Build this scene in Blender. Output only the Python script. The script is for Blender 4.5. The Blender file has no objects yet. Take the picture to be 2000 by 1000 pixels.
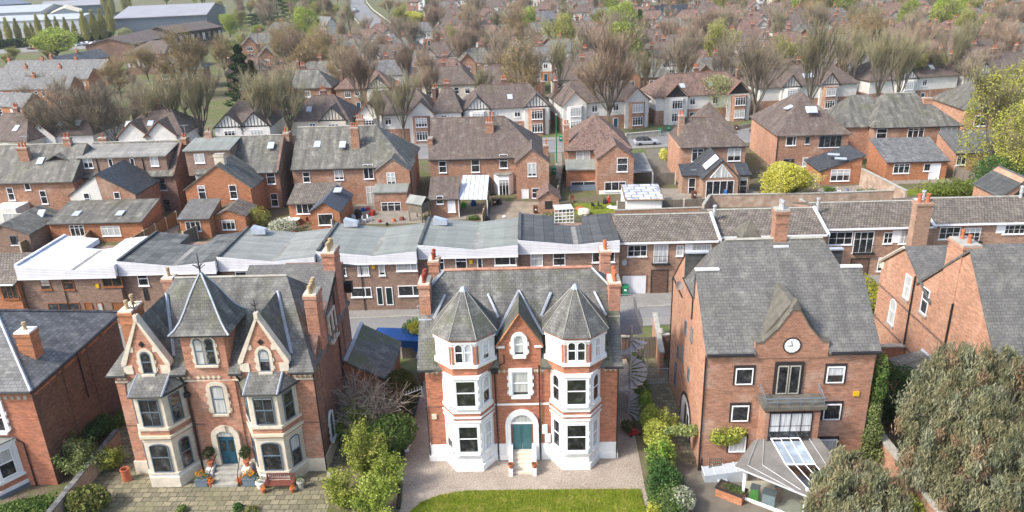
import bpy, math, random
import numpy as np
from mathutils import Matrix, Vector, noise
random.seed(7)
S = bpy.context.scene
COL = S.collection
# ------------------------------------------------------------------ camera
cam_d = bpy.data.cameras.new('camera'); cam = bpy.data.objects.new('camera', cam_d); COL.objects.link(cam)
F_PX, TH, ROLL, YAW, HC = 1503.7, math.radians(21.285), math.radians(1.889), math.radians(-1.579), 32.0
fw = Vector((math.sin(YAW)*math.cos(TH), math.cos(YAW)*math.cos(TH), -math.sin(TH)))
rr = Vector((math.cos(YAW), -math.sin(YAW), 0)); dd = fw.cross(rr)
cr = math.cos(ROLL)*rr + math.sin(ROLL)*dd; cd = -math.sin(ROLL)*rr + math.cos(ROLL)*dd
cam.matrix_world = Matrix(((cr.x, -cd.x, -fw.x, 0), (cr.y, -cd.y, -fw.y, 0), (cr.z, -cd.z, -fw.z, HC), (0, 0, 0, 1)))
cam_d.sensor_width = 36; cam_d.lens = F_PX/2000*36; cam_d.clip_end = 6000; cam_d.clip_start = 0.5
S.camera = cam
# ------------------------------------------------------------------ light
SUN_TO = Vector((-0.80, -0.42, 0.86)).normalized()
S.world = bpy.data.worlds.new('World'); S.world.use_nodes = True
wn = S.world.node_tree; wn.nodes.clear()
sky = wn.nodes.new('ShaderNodeTexSky'); sky.sky_type = 'NISHITA'; sky.sun_disc = False
sky.sun_elevation = math.asin(SUN_TO.z); sky.sun_rotation = math.atan2(SUN_TO.x, SUN_TO.y)
sky.air_density = 1.0; sky.dust_density = 3.0; sky.ozone_density = 1.0
bg = wn.nodes.new('ShaderNodeBackground'); bg.inputs[1].default_value = 0.15
wo = wn.nodes.new('ShaderNodeOutputWorld'); wn.links.new(sky.outputs[0], bg.inputs[0]); wn.links.new(bg.outputs[0], wo.inputs[0])
sl = bpy.data.lights.new('sun', 'SUN'); sl.energy = 2.0; sl.angle = math.radians(5.0); sl.color = (1, 0.95, 0.88)
so = bpy.data.objects.new('sun', sl); COL.objects.link(so); so.rotation_euler = SUN_TO.to_track_quat('Z', 'Y').to_euler()
S.view_settings.view_transform = 'Standard'; S.view_settings.look = 'None'
S.view_settings.exposure = 1.1; S.view_settings.gamma = 1.0
S.cycles.max_bounces = 5; S.cycles.diffuse_bounces = 3; S.cycles.glossy_bounces = 2; S.cycles.transmission_bounces = 4; S.cycles.transparent_max_bounces = 6; S.cycles.volume_bounces = 0
S.cycles.use_denoising = True; S.cycles.denoising_prefilter = 'ACCURATE'; S.cycles.denoising_input_passes = 'RGB_ALBEDO_NORMAL'; S.cycles.sample_clamp_indirect = 4

# ------------------------------------------------------------------ pixel <-> world (to lay out real positions)
def ray(px, py): return cr*((px-1000)/F_PX) + cd*((py-500)/F_PX) + fw
def PZ(px, py, z=0.0):
    r = ray(px, py); t = (z-HC)/r.z; return Vector((r.x*t, r.y*t, z))
def PYp(px, py, y):
    r = ray(px, py); t = y/r.y; return Vector((r.x*t, y, HC+r.z*t))
def proj(x, y, z):
    v = Vector((x, y, z-HC)); c = v.dot(fw); return 1000+F_PX*v.dot(cr)/c, 500+F_PX*v.dot(cd)/c

# ------------------------------------------------------------------ objects
def props(o, label=None, cat=None, group=None, kind=None):
    if label: o['label'] = label
    if cat: o['category'] = cat
    if group: o['group'] = group
    if kind: o['kind'] = kind
    return o
def thing(name, label, cat, loc=(0, 0, 0), rz=0.0, group=None):
    o = bpy.data.objects.new(name, None); COL.objects.link(o); o.location = loc; o.rotation_euler = (0, 0, rz)
    o.empty_display_size = 0.5
    return props(o, label, cat, group)
def origin(o):
    v = Vector((0, 0, 0))
    while o is not None: v += o.location; o = o.parent
    return v
def uvs(me):
    n = len(me.loops)
    if n == 0: return
    co = np.empty(len(me.vertices)*3, 'f'); me.vertices.foreach_get('co', co); co = co.reshape(-1, 3)
    vi = np.empty(n, 'i'); me.loops.foreach_get('vertex_index', vi)
    pn = np.empty(len(me.polygons)*3, 'f'); me.polygons.foreach_get('normal', pn); pn = pn.reshape(-1, 3)
    lt = np.empty(len(me.polygons), 'i'); me.polygons.foreach_get('loop_total', lt)
    N = np.repeat(pn, lt, axis=0)
    U = np.stack([-N[:, 1], N[:, 0], np.zeros(n)], 1); L = np.linalg.norm(U, axis=1)
    flat = L < 0.08
    U[flat] = (1, 0, 0); L[flat] = 1; U /= L[:, None]
    V = np.cross(N, U); V[flat] = (0, 1, 0)
    P = co[vi]
    uv = np.stack([(P*U).sum(1), (P*V).sum(1)], 1).astype('f')
    me.uv_layers.new(name='UVMap').data.foreach_set('uv', uv.ravel())
class MB:
    def __init__(s): s.v = []; s.f = []; s.m = []; s.cur = 0
    def mat(s, i): s.cur = i; return s
    def add(s, vs, fs):
        b = len(s.v); s.v += [tuple(v) for v in vs]; s.f += [tuple(i+b for i in f) for f in fs]; s.m += [s.cur]*len(fs); return s
    def box(s, x0, x1, y0, y1, z0, z1):
        return s.add([(x0,y0,z0),(x1,y0,z0),(x1,y1,z0),(x0,y1,z0),(x0,y0,z1),(x1,y0,z1),(x1,y1,z1),(x0,y1,z1)],
                     [(0,3,2,1),(4,5,6,7),(0,1,5,4),(1,2,6,5),(2,3,7,6),(3,0,4,7)])
    def ext(s, pts, vec):      # extrude a closed 3d polygon by a vector
        n = len(pts); vec = Vector(vec); p = [Vector(q) for q in pts]
        nr = Vector((0, 0, 0))
        for i in range(n): nr += p[i].cross(p[(i+1) % n])
        if nr.dot(vec) > 0: p = p[::-1]      # first cap faces away from vec
        return s.add(p + [q+vec for q in p], [tuple(range(n)), tuple(range(2*n-1, n-1, -1))] + [(i, i+n, (i+1) % n + n, (i+1) % n) for i in range(n)])
    def prism(s, pts, z0, z1): return s.ext([(x, y, z0) for x, y in pts], (0, 0, z1-z0))
    def xz(s, pts, y0, y1): return s.ext([(x, y0, z) for x, z in pts], (0, y1-y0, 0))
    def yz(s, pts, x0, x1): return s.ext([(x0, y, z) for y, z in pts], (x1-x0, 0, 0))
    def cone(s, pts, z0, apex):   # polygon base with apex
        n = len(pts); return s.add([(x, y, z0) for x, y in pts]+[apex], [(i, (i+1) % n, n) for i in range(n)]+[tuple(range(n-1, -1, -1))])
    def loft(s, rings, cap=True):
        n = len(rings[0]); vs = [q for r in rings for q in r]; fs = []
        for k in range(len(rings)-1):
            for i in range(n): j = (i+1) % n; fs.append((k*n+i, k*n+j, (k+1)*n+j, (k+1)*n+i))
        if cap: fs += [tuple(range(n-1, -1, -1)), tuple(range((len(rings)-1)*n, len(rings)*n))]
        return s.add(vs, fs)
    def lathe(s, x, y, prof, n=10):
        return s.loft([[(x+r*math.cos(2*math.pi*i/n), y+r*math.sin(2*math.pi*i/n), z) for i in range(n)] for r, z in prof])
    def tube(s, pts, r, n=5):
        rs = r if isinstance(r, (list, tuple)) else [r]*len(pts); pts = [Vector(p) for p in pts]; rings = []
        for i, p in enumerate(pts):
            d = (pts[min(i+1, len(pts)-1)]-pts[max(i-1, 0)]).normalized()
            a = d.orthogonal().normalized() if abs(d.z) > .9 else d.cross(Vector((0, 0, 1))).normalized(); b = d.cross(a)
            rings.append([p+(a*math.cos(2*math.pi*k/n)+b*math.sin(2*math.pi*k/n))*rs[i] for k in range(n)])
        return s.loft(rings)
    def mesh(s, name, mats, off=(0, 0, 0)):
        me = bpy.data.meshes.new(name); ox, oy, oz = off
        me.from_pydata([(x-ox, y-oy, z-oz) for x, y, z in s.v], [], s.f)
        for m in (mats if isinstance(mats, (list, tuple)) else [mats]): me.materials.append(m)
        if any(s.m): me.polygons.foreach_set('material_index', s.m)
        me.update(); uvs(me); return me
    def build(s, name, mats, parent=None, world=True, smooth=False):
        off = origin(parent) if (world and parent) else (0, 0, 0)
        me = s.mesh(name, mats, off)
        if smooth: me.polygons.foreach_set('use_smooth', [True]*len(me.polygons))
        o = bpy.data.objects.new(name, me); COL.objects.link(o); o.parent = parent; return o
def inst(name, me, parent, loc, rz=0.0, sc=None):
    o = bpy.data.objects.new(name, me); COL.objects.link(o); o.parent = parent; o.location = loc; o.rotation_euler = (0, 0, rz)
    if sc: o.scale = sc
    return o
def copy_tree(o, parent=None):
    c = o.copy(); COL.objects.link(c); c.parent = parent
    for ch in o.children: copy_tree(ch, c)
    return c

# ------------------------------------------------------------------ materials
class NT:
    def __init__(s, name, rough=0.85, spec=0.3):
        s.m = bpy.data.materials.new(name); s.m.use_nodes = True; s.t = s.m.node_tree; s.p = s.t.nodes['Principled BSDF']
        s.p.inputs['Roughness'].default_value = rough; s.p.inputs['Specular IOR Level'].default_value = spec; s.uv_ = None; s.ob_ = None
    def n(s, typ, **k):
        nd = s.t.nodes.new(typ)
        for a, b in k.items(): setattr(nd, a, b)
        return nd
    def l(s, a, b): s.t.links.new(a, b)
    def uv(s):
        if not s.uv_: s.uv_ = s.n('ShaderNodeTexCoord').outputs['UV']
        return s.uv_
    def ob(s):
        if not s.ob_:      # world position: variation carries on from thing to thing
            s.ob_ = s.n('ShaderNodeNewGeometry').outputs['Position']
        return s.ob_
    def noise(s, scale, detail=3, vec=None, stretch=None, rough=.55):
        v = vec or s.ob()
        if stretch:
            mp = s.n('ShaderNodeMapping'); mp.inputs['Scale'].default_value = stretch; s.l(v, mp.inputs[0]); v = mp.outputs[0]
        nd = s.n('ShaderNodeTexNoise'); nd.inputs['Scale'].default_value = scale; nd.inputs['Detail'].default_value = detail; nd.inputs['Roughness'].default_value = rough
        s.l(v, nd.inputs['Vector']); return nd.outputs['Fac']
    def ramp(s, fac, stops):
        nd = s.n('ShaderNodeValToRGB'); e = nd.color_ramp.elements
        while len(e) < len(stops): e.new(0.5)
        for el, (p, c) in zip(e, stops): el.position = p; el.color = c if len(c) == 4 else (*c, 1)
        s.l(fac, nd.inputs[0]); return nd.outputs[0]
    def mask(s, fac, a, b): return s.ramp(fac, [(a, (0, 0, 0)), (b, (1, 1, 1))])
    def mix(s, fac, a, b, mode='MIX'):
        nd = s.n('ShaderNodeMix', data_type='RGBA', blend_type=mode)
        for sock, v in ((nd.inputs[0], fac), (nd.inputs[6], a), (nd.inputs[7], b)):
            if hasattr(v, 'links') or hasattr(v, 'is_linked'): s.l(v, sock)
            else: sock.default_value = v if isinstance(v, (int, float)) else (*v, 1) if len(v) == 3 else v
        return nd.outputs[2]
    def brick(s, c1, c2, mo, w, h, ms=.01, bias=0.0, off=.5):
        nd = s.n('ShaderNodeTexBrick'); s.l(s.uv(), nd.inputs['Vector']); nd.offset = off
        for k, v in (('Color1', (*c1, 1)), ('Color2', (*c2, 1)), ('Mortar', (*mo, 1)), ('Scale', 1.0), ('Mortar Size', ms), ('Brick Width', w), ('Row Height', h), ('Bias', bias)): nd.inputs[k].default_value = v
        return nd.outputs['Color'], nd.outputs['Fac']
    def col(s, c): s.l(c, s.p.inputs['Base Color']) if hasattr(c, 'is_linked') else setattr(s.p.inputs['Base Color'], 'default_value', (*c, 1)); return s
    def bump(s, h, strength=.4, dist=.02):
        b = s.n('ShaderNodeBump'); b.inputs['Strength'].default_value = strength; b.inputs['Distance'].default_value = dist
        s.l(h, b.inputs['Height']); s.l(b.outputs[0], s.p.inputs['Normal']); return s
def mul(c, k): return tuple(x*k for x in c)
def brick_mat(name, base, var=.25, mortar=(.42, .36, .30), stain=(.60, .50, .43), stain_amt=.35, dark=(.10, .07, .055), dark_amt=.35):
    t = NT(name, .9, .2)
    c, f = t.brick(mul(base, 1+var), mul(base, 1-var), mortar, .225, .075, .009)
    # coarser blotches of several bricks, so that courses read from far
    b2, _ = t.brick(mul(base, 1.25), mul(base, .72), base, .45, .15, .0)
    c = t.mix(.45, c, b2)
    n1 = t.noise(.55, 5); c = t.mix(t.mask(n1, .55, .82), c, stain, 'MIX') if stain_amt > .6 else t.mix(t.mix(stain_amt, (0, 0, 0), t.mask(n1, .5, .75)), c, stain)
    n2 = t.noise(.35, 4, stretch=(1, 1, .45)); c = t.mix(t.mix(dark_amt, (0, 0, 0), t.mask(n2, .5, .8)), c, dark)
    n3 = t.noise(2.6, 4, stretch=(1, 1, 3)); c = t.mix(.5, c, t.ramp(n3, [(.3, (.45, .45, .45)), (.7, (1.35, 1.35, 1.35))]), 'MULTIPLY'); n5 = t.noise(9, 2, stretch=(1, 1, 3), rough=.8); c = t.mix(.3, c, t.ramp(n5, [(.35, (.5, .5, .5)), (.65, (1.5, 1.5, 1.5))]), 'MULTIPLY')
    t.col(c).bump(f, .3, .01); return t.m
def roof_mat(name, base, w=.3, h=.22, gap=.014, var=.3, lichen=(.42, .42, .36), lich=.35, moss=(.10, .115, .03), mossa=.25, rough=.62, streak=.5):
    t = NT(name, rough, .35)
    c, f = t.brick(mul(base, 1+var), mul(base, 1-var), mul(base, .38), w, h, gap)
    n1 = t.noise(1.1, 6, rough=.7); c = t.mix(t.mix(lich, (0, 0, 0), t.mask(n1, .5, .78)), c, lichen)
    n2 = t.noise(1.0, 4, vec=t.uv(), stretch=(1.3, .16, 1)); c = t.mix(streak, c, t.ramp(n2, [(.3, (.5, .5, .5)), (.72, (1.55, 1.55, 1.5))]), 'MULTIPLY')
    n3 = t.noise(.33, 5); c = t.mix(t.mix(mossa, (0, 0, 0), t.mask(n3, .52, .7)), c, moss)
    n4 = t.noise(7.0, 3, rough=.8); c = t.mix(.45, c, t.ramp(n4, [(.35, (.6, .6, .6)), (.68, (1.35, 1.35, 1.35))]), 'MULTIPLY')
    t.col(c).bump(f, .5, .015); return t.m
def plain(name, c, rough=.7, var=.12, scale=1.5, spec=.3, dirt=None, metal=0.0):
    t = NT(name, rough, spec)
    k = t.ramp(t.noise(scale, 5), [(.3, mul(c, 1-var)), (.7, mul(c, 1+var))])
    if dirt: k = t.mix(t.mix(.5, (0, 0, 0), t.mask(t.noise(.9, 5, stretch=(1, 1, .4)), .5, .75)), k, dirt)
    t.col(k); t.p.inputs['Metallic'].default_value = metal; return t.m
def glass_mat(name, dark=(.022, .024, .028), blind=(.55, .56, .55), share=.38):
    t = NT(name, .06, .7)
    oi = t.n('ShaderNodeObjectInfo'); ob = t.n('ShaderNodeTexCoord').outputs['Object']
    sp = t.n('ShaderNodeSeparateXYZ'); t.l(ob, sp.inputs[0])
    ma = t.n('ShaderNodeMath', operation='MULTIPLY_ADD'); t.l(oi.outputs['Random'], ma.inputs[0]); ma.inputs[1].default_value = 9.0; ma.inputs[2].default_value = -9*(1-share)-.4
    sb = t.n('ShaderNodeMath', operation='ADD'); t.l(sp.outputs[2], sb.inputs[0]); t.l(ma.outputs[0], sb.inputs[1])
    gt = t.n('ShaderNodeMath', operation='GREATER_THAN'); t.l(sb.outputs[0], gt.inputs[0]); gt.inputs[1].default_value = 1.3
    fold = t.ramp(t.noise(3, 2, vec=ob, stretch=(4, 4, .25)), [(.35, mul(blind, .65)), (.65, blind)])
    dk = t.ramp(t.noise(2.1, 3), [(.35, mul(dark, .5)), (.55, mul(dark, 1.2)), (.72, (.10, .10, .095))])  # pale patches painted into the dark glass for reflections and rooms behind
    t.col(t.mix(gt.outputs[0], dk, fold)); return t.m
M = {}
M['brick_red'] = brick_mat('brick_red', (.44, .165, .095), .22, mortar=(.40, .25, .19), stain=(.50, .27, .19), stain_amt=.3, dark_amt=.15)
M['brick_pink'] = brick_mat('brick_pink', (.43, .19, .12), .28, mortar=(.48, .37, .29), stain=(.56, .42, .34), stain_amt=.5, dark_amt=.25)
M['brick_side'] = brick_mat('brick_side', (.19, .11, .085), .3, mortar=(.30, .24, .20), stain=(.38, .25, .18), stain_amt=.4, dark_amt=.5)  # dark brick whose tone also holds the shade of sunless side walls
M['brick_modern'] = brick_mat('brick_modern', (.34, .165, .105), .2, mortar=(.46, .36, .29), stain=(.58, .46, .38), stain_amt=.55, dark_amt=.2)
M['brick_shaded'] = brick_mat('brick_shaded', (.135, .08, .06), .35, mortar=(.20, .15, .12), stain=(.22, .13, .09), stain_amt=.5, dark=(.05, .035, .03), dark_amt=.6)  # brick darkened to hold the shade on the corner house's side
M['brick_gable'] = brick_mat('brick_gable', (.50, .215, .125), .16, mortar=(.50, .38, .29), stain=(.62, .42, .32), stain_amt=.4, dark=(.16, .12, .09), dark_amt=.25)
M['brick_mid'] = brick_mat('brick_mid', (.335, .165, .095), .45, mortar=(.50, .43, .37), stain=(.56, .46, .39), stain_amt=.5, dark_amt=.35)
M['brick_orange'] = brick_mat('brick_orange', (.40, .17, .085), .14, mortar=(.45, .25, .16), stain=(.48, .24, .15), stain_amt=.2, dark_amt=.1)
M['brick_brown'] = brick_mat('brick_brown', (.25, .165, .125), .22, mortar=(.34, .27, .22), stain=(.40, .29, .22), stain_amt=.3, dark_amt=.2)
M['brick_tan'] = brick_mat('brick_tan', (.35, .215, .15), .2, mortar=(.42, .33, .26), stain=(.50, .34, .24), stain_amt=.3, dark_amt=.2)
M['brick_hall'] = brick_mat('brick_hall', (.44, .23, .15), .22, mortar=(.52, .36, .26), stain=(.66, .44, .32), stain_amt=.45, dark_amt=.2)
M['slate'] = roof_mat('slate', (.118, .117, .112), .26, .2, var=.17, gap=.01, lich=.5, mossa=.5, streak=.8)
M['slate_moss'] = roof_mat('slate_moss', (.115, .118, .11), .26, .2, var=.17, gap=.01, lich=.45, mossa=.85, streak=.7)
M['slate_pale'] = roof_mat('slate_pale', (.13, .128, .124), .36, .22, var=.12, gap=.011, lich=.35, mossa=.12, streak=.35)
M['slate_blue'] = roof_mat('slate_blue', (.145, .147, .15), .4, .26, var=.32, lich=.35, mossa=.1, streak=.4)
M['slate_dark'] = roof_mat('slate_dark', (.055, .06, .068), .35, .24, lich=.08, mossa=.02, streak=.25)
M['slate_old'] = roof_mat('slate_old', (.125, .12, .108), .3, .22, var=.15, gap=.01, lich=.5, mossa=.3, streak=.9)
M['tile_brown'] = roof_mat('tile_brown', (.128, .098, .086), .2, .22, var=.2, lich=.3, mossa=.15, streak=.5, rough=.8)
M['tile_rust'] = roof_mat('tile_rust', (.175, .115, .095), .22, .25, var=.4, lich=.35, mossa=.15, lichen=(.42, .28, .21), streak=.4, rough=.8)
M['tile_grey'] = roof_mat('tile_grey', (.17, .145, .125), .3, .34, gap=.04, var=.3, lich=.5, lichen=(.36, .33, .27), mossa=.15, streak=.3, rough=.85)
M['felt'] = roof_mat('felt', (.23, .24, .225), 8, 1.0, gap=.003, var=.06, lich=.25, mossa=.05, streak=.5)
M['felt_dark'] = roof_mat('felt_dark', (.075, .078, .078), 8, 1.0, gap=.03, var=.2, lich=.15, mossa=.05, streak=.5)
M['felt_brown'] = roof_mat('felt_brown', (.25, .24, .22), 5, 1.0, gap=.02, var=.15, lich=.6, lichen=(.16, .15, .13), mossa=.1)
M['membrane'] = plain('membrane', (.64, .66, .71), .5, .12, .8, dirt=(.40, .40, .40))
M['white'] = plain('white_paint', (.80, .80, .79), .6, .05, 2, dirt=(.56, .55, .51))
M['white_clad'] = NT('white_clad', .5).m
def _clad():
    t = NT('white_cladding', .5); c, f = t.brick((.80, .81, .84), (.74, .75, .78), (.42, .43, .48), 30, .16, .018); c = t.mix(t.mix(.5, (0, 0, 0), t.mask(t.noise(1.1, 5, stretch=(1, 1, .35)), .48, .75)), c, (.52, .52, .52)); t.col(c).bump(f, .4, .01); M['white_clad'] = t.m
_clad()
M['upvc'] = plain('white_frame', (.84, .85, .88), .4, .02, 2)
M['brown_frame'] = plain('brown_frame', (.26, .10, .04), .5, .2, 4)
M['grey_frame'] = plain('grey_frame', (.13, .17, .21), .5, .1, 4)
M['dark_frame'] = plain('dark_frame', (.035, .03, .032), .5, .2, 4)
M['stone'] = plain('stone', (.63, .56, .45), .85, .12, 2.5, dirt=(.36, .30, .22))
M['stone_dark'] = plain('weathered_stone', (.125, .118, .10), .9, .25, 2.5, dirt=(.07, .07, .05))
M['stone_grey'] = plain('stone_grey', (.36, .35, .31), .9, .2, 2.5, dirt=(.17, .17, .13))
M['lead'] = plain('lead', (.40, .44, .50), .55, .15, 2, dirt=(.25, .27, .29))
M['render'] = plain('pale_render', (.66, .645, .61), .9, .08, 1.2, dirt=(.48, .46, .42))
M['render_cream'] = plain('cream_render', (.58, .53, .44), .9, .08, 1.2, dirt=(.44, .40, .33))
M['timber'] = plain('black_timber', (.03, .027, .025), .7, .2, 3)
M['black'] = plain('black_metal', (.022, .022, .025), .45, .2, 3)
M['teal'] = plain('teal_door', (.05, .13, .15), .4, .08, 3)
M['navy'] = plain('dark_teal_door', (.015, .07, .11), .4, .08, 3)
M['blue'] = plain('blue_paint', (.015, .085, .30), .4, .08, 3)
M['terracotta'] = plain('terracotta', (.42, .13, .06), .8, .2, 4)
M['buff'] = plain('buff_pot', (.40, .30, .17), .85, .25, 5, dirt=(.15, .11, .07))
M['redpot'] = plain('red_pot', (.26, .055, .03), .8, .2, 5)
M['asphalt'] = plain('asphalt', (.205, .205, .205), .9, .08, .7, dirt=(.17, .17, .17))
M['pavement'] = NT('pavement_', .9).m
def _pv():
    t = NT('pavement', .9); c, f = t.brick((.27, .26, .245), (.23, .225, .21), (.12, .12, .11), .9, .6, .015); c = t.mix(t.mask(t.noise(.7, 4), .45, .7), c, (.21, .205, .195)); t.col(c); M['pavement'] = t.m
    t = NT('flagstones', .85); c, f = t.brick((.28, .25, .17), (.15, .135, .095), (.055, .06, .025), .58, .46, .025, off=.37)
    c = t.mix(t.mix(.6, (0, 0, 0), t.mask(t.noise(.5, 5), .45, .7)), c, (.17, .165, .09)); c = t.mix(.5, c, t.ramp(t.noise(4, 4), [(.3, (.6, .6, .6)), (.7, (1.3, 1.3, 1.3))]), 'MULTIPLY'); t.col(c).bump(f, .6, .02); M['flags'] = t.m
    t = NT('gravel', .95); c = t.ramp(t.noise(16, 3, rough=.8), [(.35, (.17, .135, .105)), (.5, (.34, .285, .235)), (.66, (.55, .49, .42))]); c = t.mix(.45, c, t.ramp(t.noise(.6, 4), [(.3, (.7, .68, .66)), (.7, (1.2, 1.2, 1.2))]), 'MULTIPLY'); t.col(c).bump(t.noise(22, 2), .9, .04); M['gravel'] = t.m
    t = NT('lawn_grass', .95, .1); c = t.ramp(t.noise(.9, 5, rough=.7), [(.3, (.10, .145, .012)), (.5, (.155, .19, .022)), (.7, (.26, .23, .06))]); c = t.mix(.55, c, t.ramp(t.noise(14, 3, rough=.8), [(.3, (.5, .5, .5)), (.7, (1.5, 1.5, 1.5))]), 'MULTIPLY'); t.col(c).bump(t.noise(30, 2), 1, .05); M['lawn'] = t.m
    t = NT('rough_garden', .95, .1); c = t.ramp(t.noise(.5, 6, rough=.7), [(.3, (.085, .065, .045)), (.45, (.16, .13, .095)), (.56, (.10, .115, .035)), (.7, (.20, .175, .13))]); c = t.mix(.5, c, t.ramp(t.noise(7, 4, rough=.8), [(.3, (.55, .55, .55)), (.7, (1.5, 1.5, 1.5))]), 'MULTIPLY'); t.col(c).bump(t.noise(12, 3), .8, .08); M['garden'] = t.m
    t = NT('far_ground', .95, .1); c = t.ramp(t.noise(.045, 8, rough=.72), [(.32, (.10, .085, .055)), (.46, (.15, .135, .085)), (.55, (.11, .135, .045)), (.66, (.17, .155, .12))]); c = t.mix(.5, c, t.ramp(t.noise(.9, 5, rough=.8), [(.3, (.5, .5, .5)), (.7, (1.5, 1.5, 1.5))]), 'MULTIPLY'); t.col(c); M['far_ground'] = t.m
    t = NT('patio', .9); c, f = t.brick((.32, .28, .23), (.25, .22, .185), (.12, .11, .09), .5, .5, .02); c = t.mix(t.mix(.6, (0, 0, 0), t.mask(t.noise(.8, 5), .45, .7)), c, (.17, .15, .12)); t.col(c); M['patio'] = t.m
    t = NT('fence_timber', .85); c, f = t.brick((.34, .22, .11), (.27, .17, .085), (.10, .06, .03), .14, 30, .02, off=0); t.col(c); M['fence'] = t.m
    t = NT('grey_timber', .9); c, f = t.brick((.24, .21, .17), (.18, .155, .125), (.06, .05, .04), .13, 30, .02, off=0); c = t.mix(.4, c, t.ramp(t.noise(1.2, 4), [(.3, (.6, .6, .6)), (.7, (1.3, 1.3, 1.3))]), 'MULTIPLY'); t.col(c); M['fence_grey'] = t.m
    t = NT('steel_cladding', .5); c, f = t.brick((.135, .165, .205), (.125, .155, .19), (.08, .10, .12), 1.0, 60, .1, off=0); t.col(c); M['shed_blue'] = t.m
    t = NT('old_wall', .9); c, f = t.brick((.40, .25, .18), (.26, .15, .10), (.40, .35, .29), .225, .075, .012); c = t.mix(t.mix(.7, (0, 0, 0), t.mask(t.noise(1.1, 5), .45, .65)), c, (.50, .42, .34)); c = t.mix(t.mix(.6, (0, 0, 0), t.mask(t.noise(.8, 5), .52, .75)), c, (.12, .10, .07)); t.col(c); M['old_brick'] = t.m
    t = NT('driveway', .85); c = t.ramp(t.noise(.45, 6, rough=.65), [(.3, (.105, .09, .07)), (.5, (.17, .15, .12)), (.7, (.13, .12, .10))]); t.col(c); M['drive'] = t.m
_pv()
M['green_bin'] = plain('green_bin', (.01, .20, .085), .4, .08, 3)
M['brown_bin'] = plain('brown_bin', (.10, .035, .02), .5, .1, 3)
M['wood'] = plain('wood', (.17, .055, .04), .6, .2, 6)
M['galv'] = plain('galvanised', (.36, .38, .39), .5, .15, 4, spec=.5, dirt=(.22, .23, .22))
M['steelroof'] = plain('pale_steel_roof', (.38, .41, .43), .5, .06, .1)
M['steelgrey'] = plain('grey_steel_roof', (.29, .29, .31), .6, .08, .08)
M['cream'] = plain('cream_band', (.62, .56, .42), .8, .1, 3)
M['yellow'] = plain('yellow_box', (.65, .42, .02), .5, .05, 3)
M['glass'] = glass_mat('window_glass')
M['glass_net'] = glass_mat('curtained_glass', share=.62, blind=(.62, .64, .66))
M['skylight'] = plain('skylight_glass', (.42, .47, .52), .25, .15, 1.0, spec=.6)
M['soil'] = plain('soil', (.07, .05, .035), .95, .3, 2)
M['bark'] = plain('bark', (.125, .11, .085), .95, .3, 3, dirt=(.10, .11, .05))
def leaf_mat(name, a, b, c3=None, scale=.9, trans=.25):
    t = NT(name, .75, .15)
    oi = t.n('ShaderNodeObjectInfo')
    c = t.ramp(t.noise(scale, 4, rough=.75), [(.32, a), (.5, b), (.66, c3 or b)])
    fine = t.noise(7, 2, rough=.8); c = t.mix(.55, c, t.ramp(fine, [(.3, (.55, .55, .55)), (.7, (1.45, 1.45, 1.45))]), 'MULTIPLY')
    hs = t.n('ShaderNodeHueSaturation'); mr = t.n('ShaderNodeMapRange'); mr.inputs[3].default_value = .8; mr.inputs[4].default_value = 1.25
    t.l(oi.outputs['Random'], mr.inputs[0]); t.l(mr.outputs[0], hs.inputs['Value']); t.l(c, hs.inputs['Color'])
    t.col(hs.outputs[0])
    if trans:
        tr = t.n('ShaderNodeBsdfTranslucent'); t.l(hs.outputs[0], tr.inputs[0]); mx = t.n('ShaderNodeMixShader'); mx.inputs[0].default_value = trans
        out = t.t.nodes['Material Output']; t.l(t.p.outputs[0], mx.inputs[1]); t.l(tr.outputs[0], mx.inputs[2]); t.l(mx.outputs[0], out.inputs[0])
    return t.m
M['twig_brown'] = leaf_mat('twig_brown', (.20, .165, .12), (.29, .24, .175), (.33, .27, .19), .4, 0)
M['twig_rust'] = leaf_mat('twig_rust', (.22, .165, .12), (.30, .225, .165), (.34, .26, .18), .4, 0)
M['twig_olive'] = leaf_mat('twig_olive', (.20, .18, .11), (.29, .26, .16), (.31, .30, .16), .4, .1)
M['leaf_lime'] = leaf_mat('leaf_lime', (.18, .25, .04), (.29, .36, .065), (.41, .45, .11))
M['leaf_green'] = leaf_mat('leaf_green', (.055, .10, .025), (.10, .165, .04), (.16, .23, .06))
M['leaf_yellow'] = leaf_mat('leaf_yellow', (.46, .44, .05), (.66, .63, .10), (.76, .74, .28))
M['leaf_bud'] = leaf_mat('leaf_bud', (.20, .22, .045), (.30, .31, .07), (.36, .36, .12))
M['leaf_dark'] = leaf_mat('leaf_dark', (.015, .035, .012), (.03, .06, .018), (.05, .085, .03), .9, .1)
M['leaf_grey'] = leaf_mat('leaf_grey', (.10, .13, .065), (.19, .215, .13), (.31, .29, .20), 1.6, .2)
M['leaf_blossom'] = leaf_mat('leaf_blossom', (.22, .27, .12), (.45, .46, .36), (.62, .60, .52), 1.5)
M['poplar'] = leaf_mat('leaf_poplar', (.24, .235, .06), (.36, .34, .10), (.43, .41, .13), .3, .15)
M['flowers'] = leaf_mat('flowers', (.75, .10, .01), (.80, .30, .01), (.80, .50, .02), 9)
M['grass_tuft'] = leaf_mat('grass_tuft', (.10, .14, .03), (.19, .21, .06), (.26, .24, .10), 3)
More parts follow.
